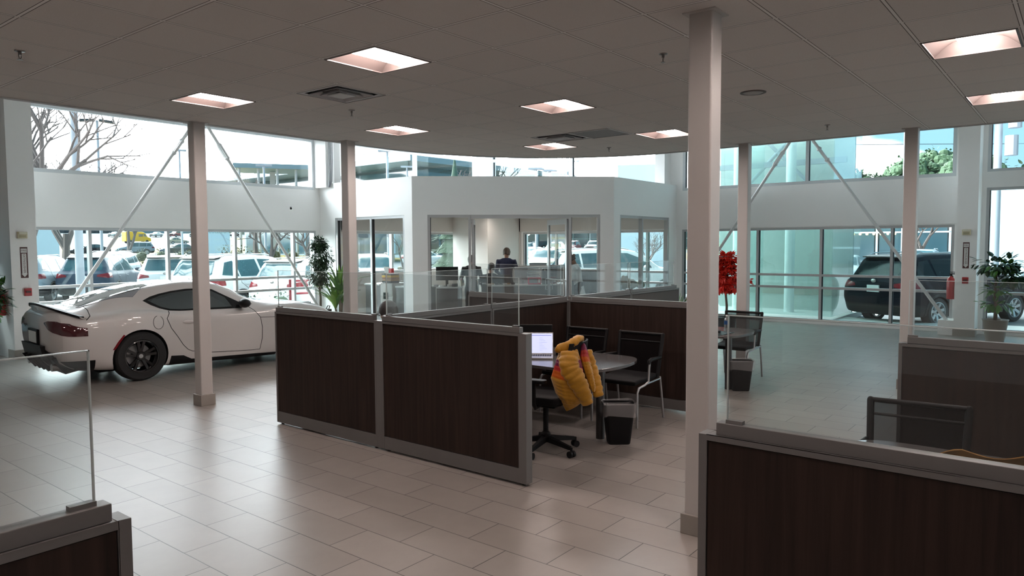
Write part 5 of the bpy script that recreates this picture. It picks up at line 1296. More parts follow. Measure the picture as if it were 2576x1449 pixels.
    for sx in (-1, 1):
        MB().ball((sx*.078, -.005, -.012), (.012, .02, .032), 10, Th).build('ear', M_SKIN, rt, smooth=True)
        MB().ball((sx*.030, .082, .012), (.012, .008, .009), 10, Th).build('eye', mat('eye', (.5, .5, .5), .2), rt, smooth=True)
    MB().tube([(-.024, .086, -.055), (0, .094, -.056), (.024, .086, -.055)], .006, 8, Th).build('mouth', mat('lips', (.30, .09, .08), .5), rt, smooth=True)
    if glasses:
        q = MB()
        for sx in (-1, 1): q.tube([(sx*.032+.022*math.cos(a), .098, .012+.016*math.sin(a)) for a in [2*math.pi*t/12 for t in range(12)]], .0018, 5, Th, closed=True); q.tube([(sx*.054, .096, .014), (sx*.082, .0, .006)], .0018, 5, Th)
        q.build('glasses', M_BLACK, rt)
    return rt
# standing man with his back turned; faces away and slightly right
person('person in a navy shirt standing in the office with back turned, short dark hair', (14.26, 11.50, 0), YAW-R(90)-R(12), 1.84, M_NAVY, M_TROU, M_HAIRB, headtilt=.35, armsL=[(-.27, .06, 1.18), (-.20, .28, 1.08)], armsR=[(.27, .06, 1.18), (.20, .28, 1.08)])
person('person in a black shirt standing behind the left office door frame, back turned', (13.02, 11.58, 0), YAW-R(90)+R(8), 1.66, M_BLK, M_TROU, M_HAIRD, headtilt=.2, armsL=[(-.27, .04, 1.16), (-.2, .26, 1.05)], armsR=[(.27, .04, 1.16), (.2, .26, 1.05)])
person('person with black hair in dark clothes sitting beyond the man in navy', (14.85, 12.50, 0), YAW-R(90)-R(10), 1.92, M_BLK, M_TROU, M_HAIRD, 'sit', headtilt=.2, armsL=[(-.25, .10, .74), (-.18, .34, .72)], armsR=[(.25, .10, .74), (.18, .34, .72)])
person('person in a pale smock with a hair bun leaning forward behind the right office pane', (14.42, 9.42, 0), R(22), 1.70, M_WHT, M_GREYT, M_HAIRB, lean=.20, headtilt=.45, hairstyle='bun', female=True, glasses=True, armsL=[(-.22, .20, 1.10), (-.13, .42, 1.05)], armsR=[(.22, .20, 1.10), (.13, .42, 1.05)])
person('person with dark hair and glasses sitting behind the long partition, seen from behind', (5.22, 5.80, 0), YAW-R(90)+R(38), 1.76, M_BLK, M_TROU, M_HAIRD, 'sit', headtilt=.45, headturn=-.3, hairstyle='bob', glasses=True, armsL=[(-.25, .12, .78), (-.18, .38, .76)], armsR=[(.25, .12, .78), (.18, .38, .76)])
def stool(x, y, z, rz, label):
    s = thing('desk_chair', label, 'chair', (x, y, 0), rz)
    MB().rbox(-.23, .23, -.22, .24, z-.07, z, .08, 4).build('seat', M_SEATB, s, bevel=.015); MB().cyl((0, 0, .06), (0, 0, z-.06), .025).build('gas_stem', M_BLACK, s)
    b = MB()
    for i in range(5): a = 2*math.pi*i/5; b.tube([(0, 0, .09), (.3*math.cos(a), .3*math.sin(a), .05)], .018, 8); b.ball((.3*math.cos(a), .3*math.sin(a), .028), .028, 8)
    b.build('star_base', M_BLACK, s)
    MB().rbox(-.21, .21, -.29, -.26, z+.08, z+.42, .008).build('backrest', M_SEATB, s, bevel=.01); MB().tube([(0, -.05, z-.04), (0, -.30, z-.02), (0, -.31, z+.2)], .018, 8).build('back_support', M_BLACK, s, smooth=True)
stool(5.22, 5.80, .44, YAW-R(90)+R(38), 'black desk chair under the seated person behind the long partition')
stool(14.85, 12.50, .46, YAW-R(90)-R(10), 'black desk chair under the seated person in the glass office')
tag(MB().box(4.55, 5.95, 6.10, 6.60, .715, .74).box(4.60, 4.64, 6.15, 6.55, 0, .715).box(5.86, 5.90, 6.15, 6.55, 0, .715).build('desk', M_TABLE), 'grey laminate desk in front of the person behind the long partition', 'desk')
# ------------------------------------------------------------------ office contents
ORD = ['lowest', 'second from the bottom', 'third from the bottom', 'fourth from the bottom', 'fifth from the bottom', 'sixth from the bottom', 'seventh from the bottom', 'second from the top', 'topmost']
M_CTR = mat('grey_counter_front', (.13, .12, .12), .6, noise=.05, nscale=10); M_CTOP = mat('white_counter_top', (.66, .66, .65), .35); M_PAPER = mat('paper', (.70, .69, .66), .7)
M_CABG = mat('grey_cabinet', (.30, .30, .31), .5)
def counter(name, pts, label, h=.91, d=.62, top=.035):
    """counter along a polyline in plan; its front is on the right hand of the run"""
    rt = thing(name, label, 'counter', (pts[0][0], pts[0][1], 0))
    o = Vector((pts[0][0], pts[0][1])); P_ = [Vector(p)-o for p in pts]; n = []
    for i in range(len(P_)):
        a = P_[min(i+1, len(P_)-1)]-P_[max(i-1, 0)]; a.normalize(); n.append(Vector((-a.y, a.x)))
    f = [tuple(p+q*.04) for p, q in zip(P_, n)]+[tuple(p+q*d) for p, q in zip(P_, n)][::-1]; MB().prism(f, 0, h-top).build('counter_front', M_CTR, rt)
    f = [tuple(p) for p in P_]+[tuple(p+q*(d+.02)) for p, q in zip(P_, n)][::-1]; MB().prism(f, h-top, h).build('counter_top', M_CTOP, rt, bevel=.004)
    return rt
def chline(t_in, s): return onCH(s, t_in)
counter('reception_counter', [chline(.62, 0.50), chline(.60, .75), chline(.60, 1.0), chline(.68, 1.12)], 'white topped grey counter just inside the office, left of the doorway')
counter('reception_counter', [chline(1.22, 1.72), chline(1.20, 2.1), chline(1.20, 2.5), chline(1.26, 3.0), chline(1.38, 3.45)], 'long curved white topped counter beyond the open office doors')
counter('reception_counter', [(11.62, 13.85), (11.62, 13.3)], 'short grey counter seen through the left side of the office', h=.95, d=.55)
c = thing('filing_cabinet', 'pale filing cabinet with a dark label inside the left side of the office', 'cabinet', (11.78, 13.05, 0))
MB().box(-.15, .35, -.22, .22, 0, .98).build('cabinet_body', mat('pale_cabinet', (.45, .42, .40), .5), c, bevel=.005)
for z_ in (.05, .36, .67): MB().box(-.162, -.15, -.21, .21, z_, z_+.29).build('drawer', mat('pale_cabinet', (.45, .42, .40), .5), c, bevel=.004)
MB().box(-.17, -.162, -.06, .10, .60, .76).build('dark_placard', M_BLACK, c)
counter('reception_counter', [(11.62, 12.75), (11.62, 12.0)], 'white topped counter under the wire basket, left side of the office', h=.92, d=.6)
def book(mb_col, w, d, h): return MB().box(-w/2, w/2, -d/2, d/2, 0, h).build('book', mb_col, bevel=.002)
z_ = .98; cols = [(M_BLACK, .05, 'black'), (mat('tan_binder', (.40, .22, .10), .6), .045, 'tan'), (mat('brown_binder', (.28, .12, .06), .6), .04, 'red brown'), (mat('yellow_binder', (.62, .36, .03), .6), .05, 'yellow'), (mat('dark_binder', (.04, .03, .03), .5), .04, 'dark')]
for m_, h_, nm in cols:
    o = book(m_, .26, .32, h_); o.location = (11.76+random.uniform(-.01, .02), 13.05, z_); o.rotation_euler.z = random.uniform(-.08, .08); z_ += h_+.001
    tag(o, '%s binder lying in the stack on the pale filing cabinet' % nm, 'binder', 'binders stacked on the filing cabinet')
tag(MB().box(11.68, 11.76, 12.93, 13.03, z_, z_+.12).build('red_box', mat('red_card', (.5, .02, .03), .5)), 'small red box standing on the stack of binders', 'box')
tag(MB().box(-.005, .005, -.10, .10, 0, .16, Matrix.Translation((11.75, 13.14, z_)) @ Matrix.Rotation(R(-12), 4, 'Y')).build('paper_card', M_PAPER), 'white card leaning on the stack of binders', 'card')
wb = thing('wire_basket', 'pale wire basket of papers on the white topped counter, left side of the office', 'basket', (11.86, 12.36, .92))
g = MB()
for t in range(9): y_ = -.27+.54*t/8; g.tube([(-.17, y_, .25), (-.15, y_, .005), (.15, y_, .005), (.17, y_, .25)], .004, 5)
for zz, e_ in ((.25, .02), (.13, .01), (.01, 0)): g.tube([(-.15-e_, -.27, zz), (.15+e_, -.27, zz), (.15+e_, .27, zz), (-.15-e_, .27, zz)], .005, 5, closed=True)
g.build('wire_frame', M_ROD, wb); MB().box(-.11, .11, -.25, -.02, .01, .16).build('papers', M_PAPER, wb)
for i in range(6): tag(MB().box(11.75, 12.0, 12.05-.0, 12.22+.01*(i % 3), .921+i*.045, .921+i*.045+.02).build('letter_tray', M_CABG if i % 2 else M_PAPER), 'thin tray, %s in the pile by the wire basket' % ORD[i], 'letter tray', 'trays piled beside the wire basket')
def monitor(loc, rz, label, w=.52, h=.32, m=M_BLACK, z0=.14):
    o = thing('office_monitor', label, 'monitor', loc, rz); MB().rbox(-w/2, w/2, -.02, .02, z0, z0+h, .006).build('display', m, o, bevel=.004)
    MB().box(-w/2+.015, w/2-.015, .020, .0215, z0+.02, z0+h-.02).build('screen', M_DKGLASS, o)
    MB().box(-.03, .03, -.045, -.015, 0, z0+h*.5).box(-.11, .11, -.10, .08, 0, .012).build('monitor_stand', m, o); return o
x_, y_ = chline(.92, .75); monitor((x_, y_, .91), YAW-R(90), 'wide black monitor seen from behind, on the counter left of the doorway')
x_, y_ = chline(1.72, 2.62); monitor((x_, y_, .91), YAW-R(90)+R(4), 'grey backed monitor right of the man in navy', .40, .34, M_CABG, .08)
x_, y_ = chline(1.50, 2.05); monitor((x_, y_, .91), YAW-R(90), 'dark monitor in front of the man in navy', .5, .2, M_BLACK, .04)
x_, y_ = chline(1.95, 3.52); monitor((x_, y_, .91), YAW-R(90)+R(10), 'dark monitor behind the open right office door', .42, .36, M_BLACK, .10)
for i in range(9):
    x_, y_ = chline(1.45, 2.86)
    o = MB().box(-.15, .15, -.11, .11, 0, .014).build('letter_tray', M_CABG if i % 3 else M_PAPER); o.location = (x_+random.uniform(-.02, .02), y_, 1.085+i*.032); o.rotation_euler.z = YAW-R(90)+random.uniform(-.15, .15)
    tag(o, '%s of the trays and files piled on the red box' % ORD[i], 'letter tray', 'trays piled on the red box')
x_, y_ = chline(1.45, 2.88); o = MB().box(-.16, .16, -.12, .12, 0, .17).build('pink_red_box', mat('pink_red_card', (.60, .05, .10), .5), bevel=.005); o.location = (x_, y_, .912); o.rotation_euler.z = YAW-R(90); tag(o, 'pinkish red box on the long counter under the pile of trays', 'box')
MB().box(-.13, .08, -.123, -.121, .03, .14).build('box_window', M_CABG, o); MB().box(.09, .14, -.123, -.121, .04, .13).build('box_label', M_PAPER, o)
x_, y_ = chline(1.47, 3.16); o = MB().box(-.085, .085, -.14, .14, 0, .38).build('file_holder', mat('slate_grey_plastic', (.09, .10, .11), .5), bevel=.004); o.location = (x_, y_, .912); o.rotation_euler.z = YAW-R(90); tag(o, 'upright slate grey file holder on the long counter beside the pile of trays', 'file holder')
MB().box(-.045, -.005, -.142, -.14, .33, .36).build('file_label', M_PAPER, o)
cb = thing('cubicle_divider', 'pale fabric divider with pinned papers behind the long counter', 'divider', (15.45, 11.2, 0), YAW-R(90)-R(3))
MB().prism([(-.95, 0), (.75, 0), (.75, 1.33), (-.62, 1.33), (-.80, 1.26), (-.95, 1.10)], -.03, .03, 'Y').build('divider_panel', mat('pale_grey_fabric', (.42, .41, .40), .85, bump=.2, bscale=200), cb)
for i in range(5): MB().box(-.45+i*.24, -.31+i*.24, -.034, -.031, .95+.05*(i % 2), 1.14+.05*(i % 2)).build('pinned_note', M_PAPER, cb)
la = thing('bent_desk_lamp', 'thin black bent arm lamp on the long counter beside the file holder', 'lamp', (*chline(1.6, 3.36), .91)); MB().tube([(0, 0, 0), (.04, .02, .2), (-.02, .0, .38), (.03, .02, .5)], .006, 6).build('lamp_arm', M_BLACK, la, smooth=True); MB().cyl((.03, .02, .48), (.05, .02, .42), .012, .035, 12).build('lamp_head', M_BLACK, la, smooth=True); MB().cyl((0, 0, 0), (0, 0, .015), .05).build('lamp_base', M_BLACK, la)
# clutter on the near left counter
for (s_, t_, w_, d_, h_, m_, nm, lb) in [(.50, .80, .10, .08, .05, M_CABG, 'tape_dispenser', 'grey tape dispenser on the counter left of the doorway'), (.62, .72, .09, .07, .04, M_PAPER, 'paper_stack', 'small paper stack on the counter left of the doorway'),
    (.80, .70, .13, .06, .06, M_PAPER, 'tissue_box', 'white tissue box on the counter left of the doorway'), (.93, .72, .14, .09, .07, M_BLACK, 'stapler_box', 'black desk box on the counter left of the doorway')]:
    x_, y_ = chline(t_, s_); o = MB().box(-w_/2, w_/2, -d_/2, d_/2, 0, h_).build(nm, m_, bevel=.01); o.location = (x_, y_, .91); o.rotation_euler.z = .3; tag(o, lb, nm.replace('_', ' '))
x_, y_ = chline(.75, 1.08); b = thing('sauce_bottle', 'tan squeeze bottle with a red cap on the counter left of the doorway', 'bottle', (x_, y_, .912)); MB().lathe([(0, 0), (.035, .005), (.038, .06), (.028, .12), (.012, .15), (0, .15)], 16).build('bottle_body', mat('tan_plastic', (.36, .28, .14), .4), b, smooth=40); MB().lathe([(0, .15), (.014, .15), (.008, .19), (0, .19)], 12).build('bottle_cap', M_RED, b)
for i in range(9):
    x_, y_ = chline(1.40+.12*(i % 2), 1.55+i*.10); w_ = random.uniform(.05, .12); o = MB().box(-w_/2, w_/2, -.04, .04, 0, random.uniform(.02, .07)).build('desk_item', [M_BLACK, M_CABG, M_PAPER, mat('tan_binder', (.40, .22, .10), .6)][i % 4], bevel=.006); o.location = (x_, y_, .912); o.rotation_euler.z = i; tag(o, 'small desk item on the long counter, %s' % ['first from the left', 'second from the left', 'third from the left', 'fourth from the left', 'fifth from the left', 'sixth from the left', 'seventh from the left', 'eighth from the left', 'rightmost'][i], 'desk item', 'small desk items along the long counter')
# storage wall behind the woman
c = thing('storage_cabinet', 'grey storage cabinet with papers on top behind the person in the smock', 'cabinet', (15.55, 9.75, 0), YAW-R(90))
MB().box(-.55, .45, 0, .45, 0, 1.22).build('cabinet_body', mat('blue_grey_cabinet', (.16, .19, .20), .5), c, bevel=.005); MB().box(-.50, .40, .05, .40, 1.22, 1.25).build('loose_papers', M_PAPER, c)
# right side of the office: table with cups, boxes and bags
t = thing('side_table', 'dark table with cups and bags seen through the right side of the office', 'table', (15.9, 9.1, 0)); MB().box(-1.0, 1.1, -.35, .35, .70, .74).build('table_top', M_TABLE, t, bevel=.004)
for a, b in ((-.95, -.3), (1.05, -.3), (-.95, .3), (1.05, .3)): MB().box(a-.02, a+.02, b-.02, b+.02, 0, .70).build('leg', M_GREYLEG, t)
for i, (dx, dy, h_, m_) in enumerate([(-.62, .1, .15, 'red_cup'), (-.50, -.02, .12, 'red_cup'), (-.32, .05, .15, 'red_cup')]):
    o = MB().lathe([(0, 0), (.03, 0), (.042, h_), (.036, h_), (.026, .01), (0, .01)], 16).build('paper_cup', mat('red_brown_cup', (.32, .07, .05), .5), smooth=40); o.location = (15.9+dx, 9.1+dy, .742+.12); tag(o, ['left', 'middle', 'right'][i]+' one of three red brown cups on the flat office box', 'cup', 'red brown paper cups')
tag(MB().box(15.15, 15.70, 8.98, 9.26, .742, .86).build('flat_box', M_CABG, bevel=.01), 'flat grey box under the paper cups inside the right side of the office', 'box')
def bag(loc, r_, m_, lb, seed):
    rnd = random.Random(seed); b = MB(); b.ball((0, 0, r_[2]), r_, 14); b.v = [Vector((v.x*(1+rnd.uniform(-.12, .12)), v.y*(1+rnd.uniform(-.12, .12)), max(0, v.z*(1+rnd.uniform(-.1, .1))))) for v in b.v]; o = b.build('bag', m_, smooth=60); o.location = loc; tag(o, lb, 'bag', 'bags on the table in the office'); return o
MT2 = mat('tan_bag_fabric', (.34, .31, .26), .8, bump=.3, bscale=30)
bag((15.98, 9.08, .742), (.15, .14, .17), MT2, 'bulging tan bag on the table inside the right side of the office, left one', 1)
bag((16.28, 9.05, .742), (.17, .14, .12), MT2, 'lower tan bag on the table inside the right side of the office, right one', 2)
bag((16.66, 9.0, .742), (.14, .12, .09), mat('olive_bag_fabric', (.20, .20, .14), .8), 'olive cloth bag at the right end of the office table', 3)
# office ceiling lights
for (x_, y_), lb in (((12.9, 12.2), 'flat ceiling light in the office above the left counter'), ((15.0, 10.4), 'flat ceiling light in the office above the long counter'), ((15.6, 13.0), 'flat ceiling light at the back of the office')):
    o = MB().box(-.3, .3, -.3, .3, -.02, 0).build('office_ceiling_light', M_PAN); o.location = (x_, y_, 2.715); MB().box(-.27, .27, -.27, .27, -.024, -.02).build('light_diffuser', mat('office_diffuser', (.9, .9, .9), .4, emit=(1, .90, .82), estr=2.8), o); tag(o, lb, 'ceiling light')
# acrylic easel reflected papers by the office right pillar: a leaning white board
# ------------------------------------------------------------------ outside: vehicles
def suv_rows(k='suv'):
    if k == 'suv': return [
     (-0.93, .45, .70, .82, .52, .87, .66, .86, .84, .80, .99, .60, 1.06, 1.08),
     (-0.86, .30, .72, .85, .40, .90, .66, .89, .88, .83, 1.05, .64, 1.16, 1.18),
     (-0.70, .26, .74, .88, .36, .915, .66, .905, .92, .84, 1.08, .65, 1.38, 1.41),
     (-0.55, .24, .74, .89, .34, .92, .66, .91, .94, .845, 1.09, .64, 1.56, 1.60),
     (-0.35, .24, .74, .90, .34, .925, .66, .915, .95, .85, 1.10, .635, 1.60, 1.655),
     (0.3, .24, .74, .90, .34, .925, .66, .915, .95, .855, 1.09, .635, 1.625, 1.69),
     (1.2, .24, .74, .90, .34, .92, .66, .91, .93, .855, 1.07, .635, 1.62, 1.69),
     (1.75, .24, .74, .90, .34, .92, .66, .91, .93, .855, 1.06, .63, 1.56, 1.62),
     (2.15, .24, .74, .90, .34, .92, .66, .91, .93, .85, 1.05, .66, 1.33, 1.38),
     (2.50, .24, .74, .90, .34, .925, .66, .91, .93, .83, 1.05, .70, 1.10, 1.13),
     (2.85, .24, .74, .90, .34, .93, .66, .90, .92, .80, 1.01, .60, 1.05, 1.07),
     (3.3, .26, .70, .86, .36, .89, .64, .86, .85, .74, .94, .52, .98, 1.00),
     (3.55, .32, .62, .76, .42, .78, .60, .75, .76, .64, .86, .45, .90, .92)]
    return [
     (-1.00, .42, .62, .76, .50, .82, .62, .80, .80, .72, .92, .52, .98, 1.00),
     (-0.88, .26, .68, .84, .36, .88, .62, .86, .85, .76, .97, .56, 1.04, 1.06),
     (-0.45, .22, .70, .87, .30, .905, .62, .885, .87, .78, .99, .56, 1.10, 1.12),
     (0.05, .20, .70, .88, .28, .905, .60, .89, .86, .79, .98, .56, 1.32, 1.36),
     (0.5, .20, .70, .88, .28, .90, .58, .89, .85, .80, .96, .56, 1.39, 1.44),
     (1.1, .20, .70, .88, .28, .90, .58, .89, .84, .80, .94, .56, 1.39, 1.45),
     (1.6, .20, .70, .88, .28, .90, .58, .89, .84, .80, .93, .58, 1.26, 1.31),
     (2.1, .20, .70, .88, .28, .90, .58, .89, .84, .79, .93, .62, .99, 1.02),
     (2.7, .20, .68, .87, .28, .90, .58, .87, .82, .76, .89, .52, .92, .94),
     (3.3, .24, .62, .80, .32, .82, .54, .78, .72, .66, .79, .45, .82, .84),
     (3.55, .30, .52, .66, .38, .70, .52, .66, .66, .55, .72, .38, .75, .76)]
def make_suv(name, label, pm, kind='suv', bright=M_TAIL, glassm=M_SKYGLASS, rails=True, flares=False, detailed=True):
    rt = thing(name, label, 'car'); raw = loft_body(suv_rows(kind), 44, 3).mesh(name+'_raw', [])
    WX = (0.0, 2.69); RW = .37 if kind == 'suv' else .34; zc_ = .345 if kind == 'suv' else .32
    finish_body(wells(raw.copy(), WX, RW, .62, 1.2, zc_), 'body', pm, rt, WX, RW, zc_)
    S = lambda n_, poly, a, b, ax, m_, d=.004: panel(raw, n_, poly, a, b, ax, m_, rt, d)
    for sg in (-1, 1):
        if kind == 'suv':
            S('side_window', [(-.62, 1.17), (-.40, 1.50), (-.10, 1.545), (-.02, 1.12)], sg*.45, sg*1.1, 'Y', glassm)
            S('side_window', [(.04, 1.11), (-.03, 1.55), (.80, 1.575), (.86, 1.10)], sg*.45, sg*1.1, 'Y', glassm)
            S('side_window', [(.95, 1.10), (.90, 1.575), (1.45, 1.555), (1.78, 1.43), (2.18, 1.16), (2.22, 1.09)], sg*.45, sg*1.1, 'Y', glassm)
            S('tail_light', [(sg*.50, .93), (sg*.52, 1.00), (sg*.78, 1.05), (sg*1.0, 1.10), (sg*1.0, .90), (sg*.86, .88)], -1.1, -.60, 'X', bright)
            S('lower_cladding', [(-1.1, .50), (-.36, .50), (-.36, .10), (-1.1, .10)], sg*.60, sg*1.2, 'Y', M_TRIMB, .003)
            S('lower_cladding', [(.36, .43), (2.33, .43), (2.33, .10), (.36, .10)], sg*.60, sg*1.2, 'Y', M_TRIMB, .003)
            for xc in WX:
                a_ = [(xc+.43*math.cos(R(q)), zc_+.43*math.sin(R(q))) for q in range(-15, 196, 14)]; b_ = [(xc+.365*math.cos(R(q)), zc_+.365*math.sin(R(q))) for q in range(195, -16, -14)]
                S('wheel_arch_trim', a_+b_, sg*.60, sg*1.2, 'Y', M_TRIMB, .008)
        else:
            S('side_window', [(-.05, 1.02), (.15, 1.28), (.50, 1.345), (.78, 1.355), (.80, .985)], sg*.45, sg*1.1, 'Y', glassm)
            S('side_window', [(.87, .985), (.85, 1.355), (1.15, 1.345), (1.50, 1.23), (1.90, 1.00)], sg*.45, sg*1.1, 'Y', glassm)
            S('tail_light', [(sg*.50, .80), (sg*.52, .90), (sg*.95, .92), (sg*.95, .76)], -1.2, -.78, 'X', bright)
        S('headlight', [(sg*.50, .74 if kind != 'suv' else .82), (sg*.52, .66), (sg*.92, .70), (sg*.92, .86)], 3.2, 3.7, 'X', M_HEAD)
        if detailed:
            S('door_seam', stroke([(.90, 1.09), (.89, .8), (.90, .40)], .012), sg*.5, sg*1.1, 'Y', M_SEAM, .002)
            S('door_seam', stroke([(.0, 1.10), (-.02, .95), (.28, .75), (.42, .55), (.42, .42)], .012), sg*.5, sg*1.1, 'Y', M_SEAM, .002)
            S('door_seam', stroke([(2.10, 1.05), (2.12, .8), (2.06, .42)], .012), sg*.5, sg*1.1, 'Y', M_SEAM, .002)
            for hx in (.12, 1.05): MB().ball((hx+.08, sg*.918, .90), (.10, .018, .018), 12).build('door_handle', pm, rt, smooth=True)
        m_ = MB(); m_.ball((1.98, sg*1.03, 1.12), (.08, .10, .075), 12); m_.build('mirror', pm, rt, smooth=True)
        if rails and kind == 'suv': MB().tube([(-.40, sg*.60, 1.655), (-.25, sg*.60, 1.70), (1.3, sg*.60, 1.715), (1.5, sg*.60, 1.675)], .016, 8).build('roof_rail', M_STEEL, rt, smooth=True)
        for x_ in WX: wheel(rt, x_, sg*.80, zc_, .23, M_STEEL, 7, False, .0, 1 if sg < 0 else -1, M_BLACK, .68)
    if kind == 'suv':
        S('rear_window', [(-.62, 1.16), (.60, 1.16), (.66, 1.20), (.56, 1.54), (-.56, 1.54), (-.66, 1.20)], -1.1, -.42, 'X', glassm, .005)
        S('windscreen', [(1.72, .58), (2.46, .66), (2.56, 0), (2.46, -.66), (1.72, -.58), (1.66, 0)], 1.10, 1.8, 'Z', glassm)
        MB().prism([(-.38, 1.66), (-.64, 1.625), (-.66, 1.60), (-.50, 1.585)], -.60, .60, 'Y').build('roof_spoiler', M_TRIMB if detailed else pm, rt, bevel=.006)
        S('rear_bumper', [(-1.0, .52), (1.0, .52), (1.0, .15), (-1.0, .15)], -1.2, -.6, 'X', M_TRIMB)
        MB().box(-1.005, -.975, -.16, .16, .80, .96).build('licence_plate', M_PLATE, rt)
        MB().ball((-.985, 0, 1.06), (.012, .07, .045), 14).build('badge', M_CHROME, rt)
        MB().tube([(-.80, -.15, 1.22), (-.68, .25, 1.40)], .010, 6).build('rear_wiper', M_BLACK, rt)
        S('grille', [(-.50, .88), (.50, .88), (.44, .50), (-.44, .50)], 3.2, 3.8, 'X', M_TRIMB)
    else:
        S('rear_window', [(-.40, .60), (.05, .50), (.05, -.50), (-.40, -.60)], 1.0, 1.6, 'Z', glassm)
        S('windscreen', [(1.45, .55), (2.05, .66), (2.12, 0), (2.05, -.66), (1.45, -.55)], .95, 1.6, 'Z', glassm)
        MB().box(-1.07, -1.04, -.16, .16, .62, .78).build('licence_plate', M_PLATE, rt)
        S('grille', [(-.40, .66), (.40, .66), (.46, .42), (-.46, .42)], 3.2, 3.8, 'X', M_TRIMB)
    return rt
def join_tree(rt, name):
    """one mesh holding a whole vehicle, for the ones far away"""
    bpy.context.view_layer.update(); dg = bpy.context.evaluated_depsgraph_get(); mb = MB(); ms = []
    inv = rt.matrix_world.inverted()
    def walk(o):
        if o.type == 'MESH':
            me = o.data; mt = inv @ o.matrix_world; base = len(mb.v)
            for v in me.vertices: mb.v.append(mt @ v.co)
            for p in me.polygons:
                m_ = me.materials[p.material_index]
                if m_ not in ms: ms.append(m_)
                mb.f.append([base+i for i in p.vertices]); mb.mi.append(ms.index(m_))
        for c in o.children: walk(c)
    walk(rt); me = mb.mesh(name, ms, smooth=35, merge=False); return me, ms
def far_car(me, name, label, loc, rz, pm=None, group=None, scale=1.0):
    if pm:
        key = me.name+pm.name
        if key not in MATS:
            m2 = me.copy()
            for i, m_ in enumerate(m2.materials):
                if m_.name.startswith('bright_white_paint'): m2.materials[i] = pm
            MATS[key] = m2
        me = MATS[key]
    o = bpy.data.objects.new(name, me); COL.objects.link(o); o.location = loc; o.rotation_euler.z = rz; o.scale = (scale,)*3; return tag(o, label, 'car', group)
def at_rear(o, B, th, z=-.12, off=.95): a = R(th); o.location = (B[0]+off*math.cos(a), B[1]+off*math.sin(a), z); o.rotation_euler.z = a; return o
rav = make_suv('suv', 'dark slate blue SUV with red tail lights parked outside the left window', P_BLUE)
at_rear(rav, (10.75, 28.3), 50)
def recolour(src, pm_from, pm_to):
    c = copy_tree(src)
    def walk(o):
        if o.type == 'MESH' and pm_from in list(o.data.materials):
            o.data = o.data.copy()
            for i, m_ in enumerate(o.data.materials):
                if m_ == pm_from: o.data.materials[i] = pm_to
        for q in o.children: walk(q)
    walk(c); return c
c = recolour(rav, P_BLUE, P_SILVER); at_rear(c, (8.95, 29.4), 50); tag(c, 'silver blue SUV at the left edge of the row parked outside')
c = recolour(rav, P_BLUE, P_OUTWHITE); at_rear(c, (12.3, 25.3), 60); tag(c, 'white SUV seen from behind, right of the dark blue one outside'); wsuv = c
c = copy_tree(wsuv); at_rear(c, (10.1, 19.35), 19); c.scale = (1.07, 1.04, 1.03); tag(c, 'white SUV with its long side towards the left window, right of the column')
c = copy_tree(wsuv); at_rear(c, (11.3, 17.25), 15); c.scale = (1.0, 1.0, .97); tag(c, 'pale SUV nearest the left window, rear end behind the diagonal brace rod')
c = copy_tree(wsuv); at_rear(c, (20.9, 14.75), -51); c.scale = (1.08, 1.06, 1.09); tag(c, 'large pale SUV outside the office windows, its side towards the building')
c = copy_tree(wsuv); at_rear(c, (27.2, 15.0), 133); tag(c, 'white SUV facing left behind the large pale SUV outside the office')
c = recolour(rav, P_BLUE, P_BLACK); c.scale = (1.06, 1.05, 1.04); c.location = (20.15, 3.55, -.14); c.rotation_euler.z = R(-28); tag(c, 'big black SUV parked close outside the far right window')
for q in c.children_recursive:
    if q.type == 'MESH' and q.name.startswith(('side_window', 'rear_window', 'windscreen')): q.data = q.data.copy(); q.data.materials[0] = M_BLKGLASS
sed = make_suv('sedan', 'white sedan passing on the lane outside the left side of the office', P_OUTWHITE, 'sedan'); sed.location = (42.2, 44.0, .05); sed.rotation_euler.z = R(-43)
ME_SED, _ = join_tree(sed, 'sedan_far'); ME_SUV, _ = join_tree(wsuv, 'suv_far')
def gz(x, y):
    d = math.hypot(x, y); P_ = [(0, -.14), (32, -.14), (45, .0), (75, .45), (130, 1.1), (180, 2.6), (200, 2.9), (250, 5.6), (330, 8), (900, 20)]
    for (a, za), (b, zb) in zip(P_, P_[1:]):
        if d <= b: return za+(zb-za)*(d-a)/(b-a)
    return P_[-1][1]
def from_az(az, d): return (d*math.cos(R(az)), d*math.sin(R(az)))
rc = random.Random(5)
pal = [None, P_SILVER, None, P_BLACK, P_GOLD, None, P_BLUE, P_RED, None]
# rows of parked cars: (azimuth start, end, step in metres, distance, heading offset)
def row(az0, az1, d, step, facing, grp, where, sc_=1.0):
    n = 0; az = az0
    while az > az1:
        x, y = from_az(az, d); pm = pal[rc.randrange(len(pal))]; me = (ME_SED, ME_SUV)[rc.random() < .5]
        nm = {None: 'white', P_SILVER: 'silver', P_BLACK: 'black', P_GOLD: 'champagne', P_BLUE: 'dark blue', P_RED: 'dark red'}[pm]
        kd = 'sedan' if me is ME_SED else 'SUV'
        far_car(me, 'parked_'+('sedan' if me is ME_SED else 'suv'), '%s %s, %s from the left %s' % (nm, kd, ['first', 'second', 'third', 'fourth', 'fifth', 'sixth', 'seventh', 'eighth', 'ninth', 'tenth', 'eleventh', 'twelfth', 'thirteenth', 'fourteenth'][min(n, 13)], where),
                (x, y, gz(x, y)), R(az+facing+rc.uniform(-2, 2)), pm, grp, sc_); n += 1
        az -= math.degrees(step/d)
row(71, 64.2, 42, 2.9, 160, 'second row of cars outside the left window', 'in the second row beyond the left window')
row(68, 62, 108, 5.2, 95, 'cars parked behind the hedge', 'in the row behind the clipped hedge')
row(67, 57.5, 235, 5.3, 150, 'cars on the distant lot', 'on the distant lot beyond the road')
